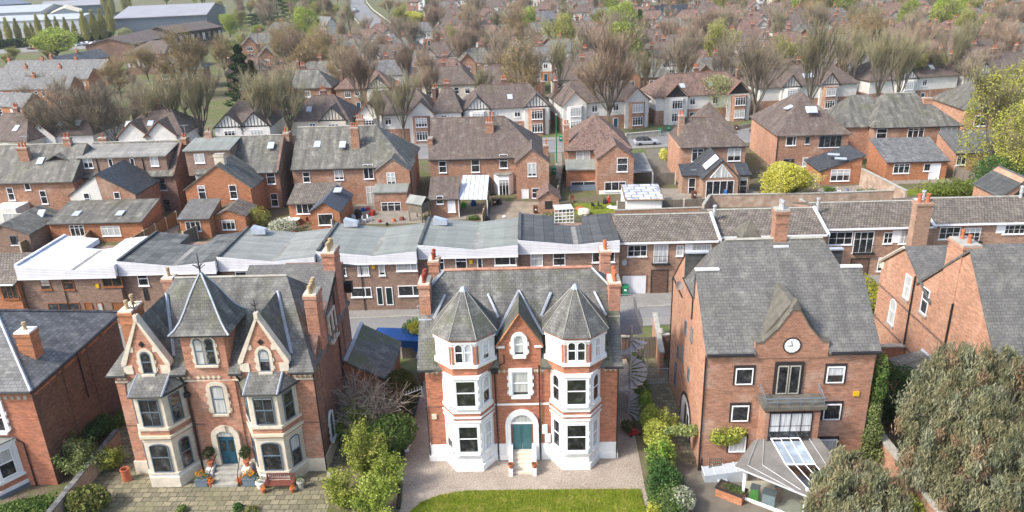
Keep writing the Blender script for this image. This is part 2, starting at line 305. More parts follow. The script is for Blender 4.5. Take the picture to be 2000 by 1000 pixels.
# ------------------------------------------------------------------ windows, doors, chimneys, roofs
_mc = {}
def cached(key, fn):
    if key not in _mc: _mc[key] = fn()
    return _mc[key]
def arch(w, h, r, n=8, z0=0.0):     # closed outline of an opening, x-z plane, base centre at 0
    p = [(-w/2, z0), (w/2, z0), (w/2, h-r)]
    if r > 0:
        for i in range(1, n): a = math.pi*i/n; p.append((w/2*math.cos(a), h-r+r*math.sin(a)))
        p.append((-w/2, h-r))
    else: p.append((-w/2, h))
    return p
def ring(mb, w, h, r, t, y0, y1, bottom=True, tb=None):   # flat frame round an opening w x h
    tb = t if tb is None else tb
    o = arch(w+2*t, h+t, r+(t if r else 0), z0=-tb if bottom else 0.0); i = arch(w, h, r)
    n = len(o); vs = []
    for y in (y0, y1): vs += [(x, y, z) for x, z in o]+[(x, y, z) for x, z in i]
    fs = []
    for k in range(n):
        j = (k+1) % n
        if not bottom and k == 0:
            continue
        fs += [(k, j, n+j, n+k), (2*n+k, 3*n+k, 3*n+j, 2*n+j), (k, 2*n+k, 2*n+j, j), (n+k, n+j, 3*n+j, 3*n+k)]
    if not bottom: fs += [(0, n, 3*n, 2*n), (1, 2*n+1, 3*n+1, n+1)]
    mb.add(vs, fs); return mb
def win_frame(mb, w, h, kind, r=0, t=.06, d=.07):
    ring(mb, w-2*t, h-2*t, max(0, r-t*.7), t, -d, 0); zs = t
    H = h
    mb_b = lambda x0, x1, z0, z1: mb.box(x0, x1, -d*.8, -.012, z0, z1)
    if kind.startswith('sash'):
        mb_b(-w/2+t, w/2-t, H*.5-.035, H*.5+.035)
        if kind == 'sash2': mb.box(-.018, .018, -d*.6, -.012, 0, H-2*t)
    elif kind.startswith('case'):      # case<n>[t] n lights, t = top lights
        n = int(kind[4]);
        for i in range(1, n): x = -w/2+w*i/n; mb_b(x-.035, x+.035, 0, H-2*t)
        if kind.endswith('t'): mb.box(-w/2+t, w/2-t, -d*.7, -.012, H*.68, H*.68+.05)
    elif kind == 'side':               # one wide light and a narrow one
        mb_b(w*.18, w*.18+.07, 0, H-2*t)
    elif kind.startswith('grid'):
        n = int(kind[4]); k = int(kind[5])
        for i in range(1, n): x = -w/2+w*i/n; mb_b(x-.02, x+.02, 0, H-2*t)
        for i in range(1, k): z = (H-2*t)*i/k; mb.box(-w/2+t, w/2-t, -d*.6, -.012, z-.015, z+.015)
    return mb
def window(parent, loc, rz, w, h, kind='sash', frame='upvc', r=0, sill='stone_grey', sur=None, st=.16, glass='glass', simple=False, name='window', sd=.09, local=True):
    """Window as a part of its house; loc = bottom centre of the opening on the wall plane, facing -y turned by rz"""
    o = origin(parent) if not local else Vector((0, 0, 0)); loc = Vector(loc)-o
    if simple:
        def mk():
            mb = MB(); win_frame(mb, w, h, kind, r, .07, .06)
            mb.mat(1).xz(arch(w-.12, h-.12, r), -.02, -.004)
            if sill: mb.mat(2 if sill != frame else 0).box(-w/2-.06, w/2+.06, -.12, 0, -.16, -.07)
            return mb.mesh('window', [M[frame], M[glass], M[sill or frame]])
        return inst(name, cached(('s', w, h, kind, frame, r, sill, glass), mk), parent, loc, rz)
    def mf():
        mb = MB(); win_frame(mb, w, h, kind, r); return mb.mesh('window', M[frame])
    def mp(): return MB().xz(arch(w-.10, h-.10, r), -.022, -.006).mesh('pane', M[glass])
    wo_ = inst(name, cached(('f', w, h, kind, frame, r), mf), parent, loc, rz)
    inst('pane', cached(('p', w, h, r, glass), mp), wo_, (0, 0, 0))
    if sill:
        def ms(): return MB().box(-w/2-.1, w/2+.1, -.16-(sd if sur else 0), -.002, -.20, -.065).mesh('window_sill', M[sill])
        inst('sill', cached(('sl', w, sill, bool(sur), sd), ms), wo_, (0, 0, 0))
    if sur:
        def mr():
            mb = MB(); ring(mb, w, h, r, st, -sd-.05, -.001, bottom=False)
            for s in (-1, 1):
                for k in range(max(1, int(h/.55))): mb.box(*sorted((s*(w/2+st-.02), s*(w/2+st+.09))), -sd-.03, -.003, .1+k*.55, .1+k*.55+.25)
            return mb.mesh('window_surround', M[sur])
        inst('surround', cached(('sr', w, h, r, sur, st, sd), mr), wo_, (0, 0, 0))
    return wo_
def chimney(parent, x, y, z0, z1, wx=.9, wy=1.5, mat='brick_red', pots=3, pot='terracotta', cap='stone_grey', world=True, along='y'):
    mb = MB(); mb.box(x-wx/2, x+wx/2, y-wy/2, y+wy/2, z0, z1-.32)
    mb.box(x-wx/2-.07, x+wx/2+.07, y-wy/2-.07, y+wy/2+.07, z1-.32, z1-.12)
    mb.box(x-wx/2-.03, x+wx/2+.03, y-wy/2-.03, y+wy/2+.03, z1-.95, z1-.85)
    c = mb.build('chimney', M[mat], parent, world)
    k = MB().box(x-wx/2-.02, x+wx/2+.02, y-wy/2-.02, y+wy/2+.02, z1-.12, z1); k2 = k.build('chimney_cap', M[cap], None); k2.parent = c
    if world:
        o = origin(parent); k2.location = -o
    for i in range(pots):
        t = (i+.5)/pots-.5; px, py = (x, y+t*wy*.95) if along == 'y' else (x+t*wx*.95, y)
        def mp():
            h = .62; return MB().lathe(0, 0, [(.15, 0), (.12, .12), (.11, .42), (.15, .48), (.13, h), (.09, h)], 8).mesh('pot', M[pot])
        p = inst('chimney_pot', cached(('pot', pot), mp), c, Vector((px, py, z1))-(origin(parent) if world else Vector()))
        p.scale = (1, 1, .85+.3*random.random())
    return c
def hip_mb(x0, x1, y0, y1, z0, z1, ra, rb, axis='x', th=.14):
    """hip roof: ridge from ra to rb along axis through the middle; ra=x0 gives a gable end"""
    mb = MB()
    if axis == 'x':
        ym = (y0+y1)/2; v = [(x0,y0,z0),(x1,y0,z0),(x1,y1,z0),(x0,y1,z0),(ra,ym,z1),(rb,ym,z1)]
        f = [(0,1,5,4),(2,3,4,5),(1,2,5),(3,0,4)]
    else:
        xm = (x0+x1)/2; v = [(x0,y0,z0),(x1,y0,z0),(x1,y1,z0),(x0,y1,z0),(xm,ra,z1),(xm,rb,z1)]
        f = [(0,1,4),(1,2,5,4),(2,3,5),(3,0,4,5)]
    b = [(x, y, z0-th) for x, y, _ in v[:4]]
    return mb.add(v+b, f+[(0,6,7,1),(1,7,8,2),(2,8,9,3),(3,9,6,0),(9,8,7,6)])
def gable_mb(x0, x1, y0, y1, z0, z1, axis='x', th=.14, mb=None):
    """two-slope roof slab, ridge along axis"""
    mb = mb or MB()
    if axis == 'x': ym = (y0+y1)/2; return mb.yz([(y0, z0), (ym, z1), (y1, z0), (y1, z0-th), (ym, z1-th*1.2), (y0, z0-th)], x0, x1)
    xm = (x0+x1)/2; return mb.xz([(x0, z0), (xm, z1), (x1, z0), (x1, z0-th), (xm, z1-th*1.2), (x0, z0-th)], y0, y1)
def ridge_tube(mb, a, b, r=.09): return mb.tube([a, b], r, 6)
def disc(mb, c, r, axis='y', t=.05, n=20):
    if axis == 'y': return mb.ext([(c[0]+r*math.cos(2*math.pi*i/n), c[1], c[2]+r*math.sin(2*math.pi*i/n)) for i in range(n)], (0, -t, 0))
    return mb.ext([(c[0]+r*math.cos(2*math.pi*i/n), c[1]+r*math.sin(2*math.pi*i/n), c[2]) for i in range(n)], (0, 0, t))
def cut(obj, x0, x1, y0, y1, z0, z1):      # take a box-shaped notch (world coordinates) out of a closed part mesh
    c = bpy.data.objects.new('cutter', MB().box(x0, x1, y0, y1, z0, z1).mesh('cutter', [])); COL.objects.link(c)
    bpy.context.view_layer.update(); m = obj.modifiers.new('cut', 'BOOLEAN'); m.object = c; m.operation = 'DIFFERENCE'; m.solver = 'EXACT'
    dg = bpy.context.evaluated_depsgraph_get(); me = bpy.data.meshes.new_from_object(obj.evaluated_get(dg)); obj.modifiers.clear(); obj.data = me; bpy.data.objects.remove(c)
def pipe(parent, pts, r=.05, name='downpipe', mat='black'):
    return MB().tube(pts, r, 6).build(name, M[mat], parent)
def bay_plan(cx, yf, front, half, proj, grow=0.0):      # polygon of a canted bay seen from above
    g = grow
    return [(cx-half-g, yf+.0), (cx-front/2-g*.5, yf-proj-g), (cx+front/2+g*.5, yf-proj-g), (cx+half+g, yf+.0)]
def band(parent, plan, z0, z1, mat, name): return MB().prism(plan, z0, z1).build(name, M[mat], parent)
def halfhip_mb(xa, xb, ea, eb, ze, yr, zr, zh, ia, ib, th=.16):
    """ridge along x at (yr, zr); gable verges up to zh, small hips above; ia/ib = how far the ridge ends lie in from the verges"""
    f = lambda z: ea+(yr-ea)*(z-ze)/(zr-ze); g = lambda z: eb+(yr-eb)*(z-ze)/(zr-ze)
    v = [(xa,ea,ze),(xb,ea,ze),(xb,f(zh),zh),(xb,g(zh),zh),(xb,eb,ze),(xa,eb,ze),(xa,g(zh),zh),(xa,f(zh),zh)]
    lo = [(x, y, z-th) for x, y, z in v]; v += [(xa+ia,yr,zr),(xb-ib,yr,zr)]+lo
    fs = [(0,1,2,9,8,7),(4,5,6,8,9,3),(2,3,9),(6,7,8)]+[(i, i+10, (i+1) % 8+10, (i+1) % 8) for i in range(8)]+[(17,12,11,10),(16,15,14,13),(17,16,13,12)]
    return MB().add(v, fs)
def quatrefoils(parent, xs, y, z, mat='cream', s=.1):
    for x in xs:
        def mk():
            return MB().xz([(-s*.5,-s*1.5),(s*.5,-s*1.5),(s*.5,-s*.5),(s*1.5,-s*.5),(s*1.5,s*.5),(s*.5,s*.5),(s*.5,s*1.5),(-s*.5,s*1.5),(-s*.5,s*.5),(-s*1.5,s*.5),(-s*1.5,-s*.5),(-s*.5,-s*.5)], -.02, -.002).mesh('frieze_tile', M[mat])
        inst('frieze_tile', cached(('q', mat, s), mk), parent, Vector((x, y, z))-origin(parent))
# ------------------------------------------------------------------ CENTRE HOUSE
def centre_house():
    yf, x0, x1, yb = 43.93, -7.15, 5.40, 52.9
    T = thing('villa', 'red brick villa with twin white bay towers, pointed slate caps and teal double door', 'house', ((x0+x1)/2, yf, 0))
    MB().yz([(yf, 0), (yb, 0), (yb, 7.3), (yb-3.1, 10.6), (yf+3.1, 10.6), (yf, 7.3)], x0, x1).build('wall', M['brick_red'], T)
    MB().prism([(x0-.12, yf-.12), (x1+.12, yf-.12), (x1+.12, yb+.1), (x0-.12, yb+.1)], 0, .45).build('plinth', M['white'], T)
    MB().prism([(x0-.05, yf-.06), (x1+.05, yf-.06), (x1+.05, yb+.05), (x0-.05, yb+.05)], .45, 1.28).build('plinth', M['white'], T)
    ze, zr, yr = 7.3, 12.2, 48.4; ea = yf-.38; eb = yb+.4; xa, xb = x0-.42, x1+.28; zh = 10.75
    roof = halfhip_mb(xa, xb, ea, eb, ze, yr, zr, zh, 1.6, 1.7).build('roof', M['slate'], T)
    cut(roof, -.92-1.36, -.92+1.36, ea-1, yf+.6, ze-1, ze+3)
    sf = lambda z: ea+(yr-ea)*(z-ze)/(zr-ze)
    rt = MB().tube([(xa+1.55, yr, zr+.02), (xb-1.65, yr, zr+.02)], .12, 6).build('ridge_tiles', M['brick_pink'], None); rt.parent = roof; rt.location = -origin(T)
    for a, b in (((xa+1.6, yr-.02, zr+.03), (xa+.02, sf(zh), zh+.05)), ((xb-1.7, yr-.02, zr+.03), (xb-.02, sf(zh), zh+.05))):
        o = MB().tube([a, b], .09, 4).build('lead_hip', M['lead'], None); o.parent = roof; o.location = -origin(T)
    # moss-green bands of slates between towers and the centre gable
    for xa2, xb2 in ((-2.75, -2.3), (.42, .95), (4.45, 4.85), (-6.55, -6.3)):
        zt = 9.6; o = MB().add([(xa2, ea-.005, ze+.012), (xb2, ea-.005, ze+.012), (xb2, sf(zt)-.005, zt+.012), (xa2, sf(zt)-.005, zt+.012)], [(0, 1, 2, 3)]).build('mossy_slates', MOSS, None); o.parent = roof; o.location = -origin(T)
    pipe(T, [(x0-.45, ea-.06, ze-.12), (x0+.55, ea-.06, ze-.12)], .07, 'gutter'); pipe(T, [(x1-.9, ea-.06, ze-.12), (x1+.32, ea-.06, ze-.12)], .07, 'gutter')
    quatrefoils(T, [-7.0+.32*i for i in range(3)]+[-2.62+.33*i for i in range(9)]+[0.2, .5]+[4.6, 4.95, 5.25], yf, 6.85, s=.085)
    MB().box(-2.7, .95, yf-.05, yf-.002, 4.28, 4.42).build('string_course', M['white'], T)
    MB().box(x0-.02, -6.1, yf-.02, yf-.002, 4.22, 4.30).build('string_course', M['brick_side'], T)
    # bay towers
    for cx in (-4.43, 2.66):
        pl = lambda g, y=yf: bay_plan(cx, y, 1.68, 1.62, 1.18, g)
        tw = MB().prism(pl(0), 0, 7.0).build('bay', M['white'], T)
        for z0, z1, g, m, nm in ((0, .5, .14, 'white', 'bay_plinth'), (1.13, 1.23, .10, 'white', 'bay_sill'), (3.76, 3.92, .10, 'white', 'bay_cornice'), (3.92, 4.10, .03, 'brick_red', 'brick_band'), (4.10, 4.22, .12, 'white', 'bay_cornice'),
                               (4.22, 4.46, .03, 'brick_red', 'brick_band'), (4.46, 4.74, .08, 'white', 'bay_sill'), (7.0, 7.22, .12, 'white', 'bay_cornice')):
            o = MB().prism([(x, y-.001*0) for x, y in pl(g)], z0, z1).build(nm, M[m], None); o.parent = tw; o.location = -origin(T)
        # octagonal top storey
        ap = 1.95; cy = yf-1.18+ap; k = ap*math.tan(math.pi/8)
        octo = lambda a: [(cx+a*math.cos(math.pi/8+math.pi/4*i)/math.cos(math.pi/8), cy+a*math.sin(math.pi/8+math.pi/4*i)/math.cos(math.pi/8)) for i in range(8)]
        for z0, z1, a, m, nm in ((7.1, 7.78, ap-.05, 'brick_red', 'brick_band'), (7.78, 7.98, ap+.07, 'white', 'bay_sill'), (7.98, 9.62, ap-.05, 'white', 'bay'), (9.62, 9.84, ap+.02, 'brick_red', 'brick_band'), (9.50, 9.64, ap+.05, 'white', 'bay_cornice')):
            o = MB().prism(octo(a), z0, z1).build(nm, M[m], None); o.parent = tw; o.location = -origin(T)
        cap = MB().cone(octo(ap+.17), 9.82, (cx+.02, cy, 12.55)).build('tower_roof', M['slate'], T)
        pts = octo(ap+.16)
        for i in range(8):
            o = MB().tube([(pts[i][0], pts[i][1], 9.86), (cx+.02, cy, 12.57)], .025, 4).build('hip_roll', M['stone_grey'], None); o.parent = cap; o.location = -origin(T)
        o = MB().lathe(cx+.02, cy, [(.26, 12.28), (.14, 12.52), (.05, 12.6)], 6).build('lead_cap', M['lead'], None); o.parent = cap; o.location = -origin(T)
        for s in (-1, 1):      # lead flashing where cap meets roof
            o = MB().tube([(cx+s*1.45, sf(10.9)-.1, 11.0), (cx+s*2.15, sf(9.75)-.1, 9.8)], .1, 4).build('flashing', M['lead'], None); o.parent = roof; o.location = -origin(T)
        # windows
        for sgn, rz in ((0, 0), (-1, -math.pi/4*1.25), (1, math.pi/4*1.25)):
            for lv, (zb, h) in enumerate(((1.5, 2.05), (5.02, 1.92))):
                if sgn == 0: window(T, (cx, yf-1.185, zb), 0, 1.3, h, 'sash', 'upvc', r=.0, sill='white', sur='white', st=.14, sd=.03, local=False, glass='glass')
                else:
                    ang = math.atan2(1.18, .78); mx = cx+sgn*(.84+.78/2); my = yf-1.18/2-.001
                    nx, ny = sgn*math.sin(ang), -math.cos(ang)
                    window(T, (mx+nx*.01, my+ny*.01, zb), sgn*ang, .74, h, 'sash', 'upvc', r=.3 if lv else 0, sill='white', local=False, glass='glass_net')
            ang = sgn*math.pi/4; nx, ny = math.sin(ang), -math.cos(ang)
            fx, fy = cx+nx*(ap-.045), cy+ny*(ap-.045)
            for q in ((-.3, .3) if sgn == 0 else (0,)):
                window(T, (fx+q*math.cos(ang), fy+q*math.sin(ang), 8.2), ang, .54 if sgn == 0 else .56, 1.36, 'sash', 'upvc', r=.22, sill=None, local=False, glass='glass_net')
        for i in (-1, 1):       # brick pilasters at the angles of the top storey
            a = i*math.pi/8; rr_ = (ap-.02)/math.cos(math.pi/8); px, py = cx+math.sin(a)*rr_, cy-math.cos(a)*rr_
            for q in (-1, 1):
                ang = i*(q+1)/2*math.pi/4; ux, uy = math.cos(ang), math.sin(ang); off = (-i if (q+1)/2 == 0 else i)*.11
                c = Vector((px+ux*off, py+uy*off, 0)); n_ = Vector((math.sin(ang), -math.cos(ang), 0)); u_ = Vector((ux, uy, 0))
                base = [c-u_*.07+n_*.0+Vector((0, 0, 8.02)), c+u_*.07+Vector((0, 0, 8.02)), c+u_*.07+Vector((0, 0, 9.3)), c-u_*.07+Vector((0, 0, 9.3))]
                MB().ext(base, n_*.03).build('pilaster', M['brick_red'], T)
    # centre gable
    gx = -.92
    MB().xz([(gx-1.36, 7.05), (gx+1.36, 7.05), (gx+1.36, 8.85), (gx, 10.95), (gx-1.36, 8.85)], yf-.03, yf+1.6).build('gable', M['brick_red'], T)
    gr = MB().xz([(gx-1.5, 8.82), (gx, 11.12), (gx+1.5, 8.82), (gx+1.5, 8.66), (gx, 10.94), (gx-1.5, 8.66)], yf-.16, 48.2).build('gable_roof', M['slate_moss'], T)
    MB().tube([(gx-1.5, yf-.18, 8.72), (gx, yf-.18, 11.02), (gx+1.5, yf-.18, 8.72)], .07, 4).build('bargeboard', M['brick_orange'], T)
    for s in (-1, 1):
        MB().box(*sorted((gx+s*1.5, gx+s*.95)), yf-.1, yf-.03, 8.58, 8.72).build('kneeler', M['white'], T)
        o = MB().tube([(gx, sf(11.05)-.1, 11.15), (gx+s*1.56, sf(8.85)-.12, 8.92)], .1, 4).build('flashing', M['lead'], None); o.parent = roof; o.location = -origin(T)
    window(T, (gx-.02, yf-.035, 8.1), 0, .66, 1.4, 'sash', 'upvc', r=.33, sill='white', sur='white', st=.2, local=False)
    window(T, (gx-.01, yf-.002, 5.08), 0, 1.08, 1.75, 'sash', 'upvc', sill='white', sur='white', st=.24, local=False)
    # door
    mb = MB(); ring(mb, 1.5, 2.75, .75, .36, -.16, 0, bottom=False); mb.box(-1.11, -.75, -.24, -.16, -.5, 1.9); mb.box(.75, 1.11, -.24, -.16, -.5, 1.9)
    m = mb.mesh('door_surround', M['white']); inst('door_surround', m, T, Vector((gx, yf, .85))-origin(T))
    D = MB().box(gx-.62, gx-.015, yf-.09, yf-.02, .87, 2.85).box(gx+.015, gx+.62, yf-.09, yf-.02, .87, 2.85).build('door', M['teal'], T)
    for s in (-1, 1):
        for z0, z1 in ((1.0, 1.75), (1.9, 2.7)):
            o = MB().box(gx+s*.32-.2, gx+s*.32+.2, yf-.115, yf-.09, z0, z1).build('panel', M['teal'], None); o.parent = D; o.location = -origin(T)
    o = MB().box(gx-.75, gx+.75, yf-.10, yf-.01, 2.86, 2.98).build('transom', M['white'], T)
    MB().xz([(gx+.68*math.cos(math.pi*i/10), 2.98+.62*math.sin(math.pi*i/10)) for i in range(11)], yf-.06, yf-.01).build('fanlight', M['glass'], T)
    st = MB()
    for i in range(5): st.box(gx-.62, gx+.62, yf-.2-.3*(5-i)+.0, yf-.1, .17*i, .17*(i+1)-.004)
    st.build('steps', M['stone'], T)
    for s in (-1, 1):
        MB().yz([(yf-.1, 0), (yf-.1, 1.3), (yf-.35, 1.3), (yf-1.75, .5), (yf-1.9, .5), (yf-1.9, 0)], gx+s*.78-.13, gx+s*.78+.13).build('step_wall', M['white'], T)
    for s in (-1, 1):
        P = thing('flower_pot', 'small terracotta pot on the %s step wall of the teal door' % ('left' if s < 0 else 'right'), 'pot', (gx+s*.78, yf-1.65, .5), group='pots by the teal door')
        MB().lathe(0, 0, [(.12, 0), (.18, .28), (.21, .28), (.21, .34), (.17, .34), (.16, .3)], 10).build('pot', M['terracotta'], P, False)
        MB().lathe(0, 0, [(.16, .3), (.02, .33)], 8).build('soil', M['soil'], P, False)
    MB().box(.42, .78, yf-.16, yf-.002, 2.1, 2.75).build('meter_box', M['white'], T); MB().box(.6, .98, yf-.2, yf-.002, 1.45, 2.05).build('meter_box', M['white'], T)
    MB().box(-6.9, -6.6, yf-.1, yf-.002, 3.35, 3.7).build('alarm_box', M['cream'], T)
    pipe(T, [(-2.6, yf-.5, 7.2), (-2.6, yf-.12, 6.8), (-2.55, yf-.12, 0)]); pipe(T, [(-2.55, yf-.1, 7.15), (-1.95, yf-.1, 7.5), (-1.95, yf-.1, 8.1)], .035)
    pipe(T, [(.3, yf-.12, 7.3), (.3, yf-.12, 0)]); MB().box(-2.8, -2.35, yf-.5, yf-.1, 6.95, 7.3).build('hopper', M['black'], T)
    pipe(T, [(x1+.02, yf-.1, 7.2), (x1+.02, yf-.1, 0)], .04); pipe(T, [(x0-.05, yf-.08, 4.3), (x0-.05, yf-.08, 0)], .04)
    for x, y, zt, pt in ((x0+.02, 46.9, 12.2, 'redpot'), (x1-.02, 46.9, 12.0, 'terracotta'), (x0+.1, 51.5, 11.9, 'redpot'), (x1-.1, 52.2, 12.1, 'terracotta')):
        chimney(T, x, y, 7.5, zt, .72, 1.45 if y < 50 else 1.0, 'brick_side' if x < 0 and False else 'brick_pink', 4 if y < 50 else 2, pt, cap='stone')
    MB().box(x0-.45, x0+.42, 45.9, 46.15, 9.55, 9.75).build('flashing', M['lead'], T); MB().box(x1-.45, x1+.32, 45.9, 46.15, 9.5, 9.7).build('flashing', M['stone'], T)
    # dark openings in the right side wall
    for y, z in ((46.5, 1.6), (46.5, 4.9), (50, 4.9)): window(T, (x1+.005, y, z), math.pi/2, .9, 1.6, 'sash', local=False)
    A = thing('tv_aerial', 'thin television aerial on the left wall of the white-bayed villa', 'aerial', (-7.3, yf, 5.2))
    MB().tube([(0, 0, 0), (-.1, -.25, .2), (-.1, -.25, .8)], .02, 4).build('mast', M['galv'], A, False); MB().tube([(-.1, -.25, .6), (-1.2, -.5, .3)], .015, 4).build('boom', M['galv'], A, False)
    for i in range(6): t = i/5; MB().tube([(-.2-t*.9, -.3-t*.2, .3+.27*(1-t)+.05), (-.2-t*.9, -.25-t*.2, .85-.3*t)], .01, 3).build('element', M['galv'], A, False)
    return T
def _moss():
    t = NT('mossy_slate', .9); c, f = t.brick((.10, .11, .045), (.075, .085, .03), (.03, .035, .02), .28, .24, .02); t.col(t.mix(t.mask(t.noise(2.5, 5), .4, .62), c, (.13, .13, .11))).bump(f, .5, .02); return t.m
MOSS = _moss()
centre_house()
# ------------------------------------------------------------------ helpers for sub-parts in world coordinates
def sub(mb, name, mat, part, T):
    o = mb.build(name, M[mat] if isinstance(mat, str) else mat, None); o.parent = part; o.location = -(origin(part)+Vector()) if part is not None else (0, 0, 0); return o
def glazing():
    t = NT('clear_glazing', .05, .5); tr = t.n('ShaderNodeBsdfTransparent'); tr.inputs[0].default_value = (.85, .9, .9, 1); gl = t.n('ShaderNodeBsdfGlossy'); gl.inputs['Roughness'].default_value = .05
    mx = t.n('ShaderNodeMixShader'); mx.inputs[0].default_value = .16; t.l(tr.outputs[0], mx.inputs[1]); t.l(gl.outputs[0], mx.inputs[2]); t.l(mx.outputs[0], t.t.nodes['Material Output'].inputs[0]); return t.m
M['clear'] = glazing()
# ------------------------------------------------------------------ TURRETED HOUSE ON THE LEFT
def turret_house():
    yf, x0, x1, yb = 43.05, -27.1, -14.2, 53.5
    T = thing('turret_house', 'pink brick house with bell-cast slate turret, two stone-coped gables and a dark blue door', 'house', ((x0+x1)/2, yf, 0))
    MB().prism([(x0, yf), (x1, yf), (x1, yb-.3), (x0, yb-.3)], 0, 7.7).build('wall', M['brick_pink'], T)
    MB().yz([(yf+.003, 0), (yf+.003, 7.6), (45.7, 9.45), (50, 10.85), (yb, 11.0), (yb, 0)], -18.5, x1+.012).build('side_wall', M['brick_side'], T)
    MB().prism([(x0-.08, yf-.1), (x1+.1, yf-.1), (x1+.1, yb), (x0-.08, yb)], 0, 1.0).build('plinth', M['stone'], T)
    ze, zr, yr = 7.75, 12.2, 48.1; ea = yf-.35; xa, xb = x0-.35, x1+.2
    roof = hip_mb(xa, xb, ea, 2*yr-ea, ze, zr, -24.4, -16.7).build('roof', M['slate'], T)
    for c_, h_ in ((-24.78, 1.45), (-17.2, 1.52), (-20.92, 1.38)): cut(roof, c_-h_, c_+h_, ea-1, yf+.5, ze-1, ze+3)
    sf = lambda z: ea+(yr-ea)*(z-ze)/(zr-ze)
    r2 = gable_mb(-20.5, x1+.1, 45.6, 57.4, 9.15, 11.7).build('rear_roof', M['slate_pale'], T)
    sub(MB().tube([(-24.4, yr, zr+.02), (-16.7, yr, zr+.02)], .11, 5), 'ridge_tiles', 'stone_grey', roof, T).location = -origin(T)
    # front gables
    for gx, hw, lb in ((-24.78, 1.45, 'l'), (-17.2, 1.52, 'r')):
        g = MB().xz([(gx-hw, 7.2), (gx+hw, 7.2), (gx+hw, 8.5), (gx, 11.55), (gx-hw, 8.5)], yf-.12, yf+.25).build('gable', M['brick_pink'], T)
        for s in (-1, 1):
            k = MB().ext([(gx, yf-.2, 11.75), (gx+s*(hw+.12), yf-.2, 8.55), (gx+s*(hw+.12), yf-.2, 8.30), (gx+s*(hw-.18), yf-.2, 8.42), (gx, yf-.2, 11.40)], (0, .55, 0)); o = sub(k, 'coping', 'stone', g, T); o.location = -origin(T)
            k = MB().box(*sorted((gx+s*(hw+.05), gx+s*(hw-.55))), yf-.17, yf-.11, 7.75, 8.35).box(*sorted((gx+s*.95, gx+s*.62)), yf-.16, yf-.11, 9.3, 9.65); sub(k, 'quoin', 'stone', g, T).location = -origin(T)
        k = MB().xz([(gx-.2, 9.85), (gx, 10.08), (gx+.2, 9.85), (gx, 9.62)], yf-.16, yf-.11); sub(k, 'vent', 'black', g, T).location = -origin(T)
        gr = gable_mb(gx-hw-.05, gx+hw+.05, yf+.2, 48.3, 8.55, 11.5, axis='y').build('gable_roof', M['slate_moss'], T)
        k = MB().box(gx-.12, gx+.12, yf-.25, yf+.1, 11.5, 11.9); sub(k, 'apex_stone', 'stone', g, T).location = -origin(T)
        k = MB().tube([(gx, yf-.05, 11.85), (gx, yf-.05, 12.75)], .03, 4); 
        for a in range(6): k.tube([(gx, yf-.05, 12.3), (gx+.26*math.cos(a), yf-.05+.26*math.sin(a), 12.5)], .02, 3)
        sub(k, 'finial', 'black', g, T).location = -origin(T)
        s = 1
        k = MB().tube([(gx+s*(hw-.3), 47.6, 11.55), (gx+s*(hw-.1)+.0, yf+.4, 8.5)], .1, 4) if 0 else MB().tube([(gx+.08, sf(11.45)-.1, 11.5), (gx+hw+.08, sf(8.6)-.1, 8.62)], .11, 4); sub(k, 'lead_valley', 'lead', gr, T).location = -origin(T)
        window(T, (gx+.07, yf-.125, 7.82), 0, .68, 1.55, 'sash', 'grey_frame', r=.34, sill='stone', sur='stone', st=.2, sd=.02, local=False)
    # turret
    tx, ty = -20.92, yf+1.5
    MB().box(tx-1.38, tx+1.38, yf-.06, ty+1.45, 7.2, 10.5).build('turret', M['brick_pink'], T)
    MB().box(tx-1.46, tx+1.46, yf-.12, ty+1.5, 10.22, 10.4).build('turret_cornice', M['stone'], T)
    for sgn in (-.36, .36): window(T, (tx+.05+sgn, yf-.065, 8.35), 0, .6, 1.85, 'sash', 'grey_frame', r=.3, sill='stone', sur='stone', st=.12, sd=.02, local=False)
    prof = [(1.92, 10.5), (1.62, 10.75), (1.3, 11.2), (1.0, 11.85), (.7, 12.6), (.38, 13.3), (.04, 13.98)]
    tr = MB().loft([[(tx+sx*a, ty+sy*a, z) for sx, sy in ((-1,-1),(1,-1),(1,1),(-1,1))] for a, z in prof]).build('turret_roof', M['slate'], T)
    for sx, sy in ((-1,-1),(1,-1),(1,1),(-1,1)): sub(MB().tube([(tx+sx*a, ty+sy*a, z+.02) for a, z in prof], .065, 4), 'lead_hip', 'lead', tr, T).location = -origin(T)
    k = MB().tube([(tx, ty, 13.9), (tx, ty, 15.3)], [.06, .02], 5)
    for a in range(8): k.tube([(tx, ty, 14.25+.12*(a % 2)), (tx+.4*math.cos(a*.8), ty+.4*math.sin(a*.8), 14.55+.12*(a % 2))], .025, 3)
    sub(k, 'finial', 'black', tr, T).location = -origin(T)
    MB().box(tx-1.95, tx+1.95, ty-1.95, ty-1.88, 10.40, 10.5).build('gutter', M['black'], T)
    # bays
    for cx in (-24.45, -17.15):
        pl = lambda g: bay_plan(cx, yf-.03, 1.85, 1.72, 1.42, g)
        b = MB().prism(pl(0), 0, 6.95).build('bay', M['stone'], T)
        for z0, z1, g, m, nm in ((0, .75, .12, 'stone', 'bay_plinth'), (.75, .98, .05, 'white', 'bay_plinth'), (1.0, 1.12, .12, 'stone', 'bay_sill'), (3.5, 3.62, .04, 'stone', 'bay_cornice'), (3.62, 3.78, .03, 'brick_pink', 'brick_band'), (3.78, 3.98, .17, 'cream', 'bay_cornice'),
                               (3.98, 4.36, .04, 'brick_pink', 'brick_band'), (4.36, 4.56, .12, 'stone', 'bay_sill'), (6.8, 6.95, .06, 'stone', 'bay_cornice')):
            sub(MB().prism(pl(g), z0, z1), nm, m, b, T).location = -origin(T)
        base = pl(.28); v = [(x, y, 6.96) for x, y in base]+[(x, y, 6.86) for x, y in base]+[(cx-1.05, yf-.10, 7.72), (cx+1.05, yf-.10, 7.72)]
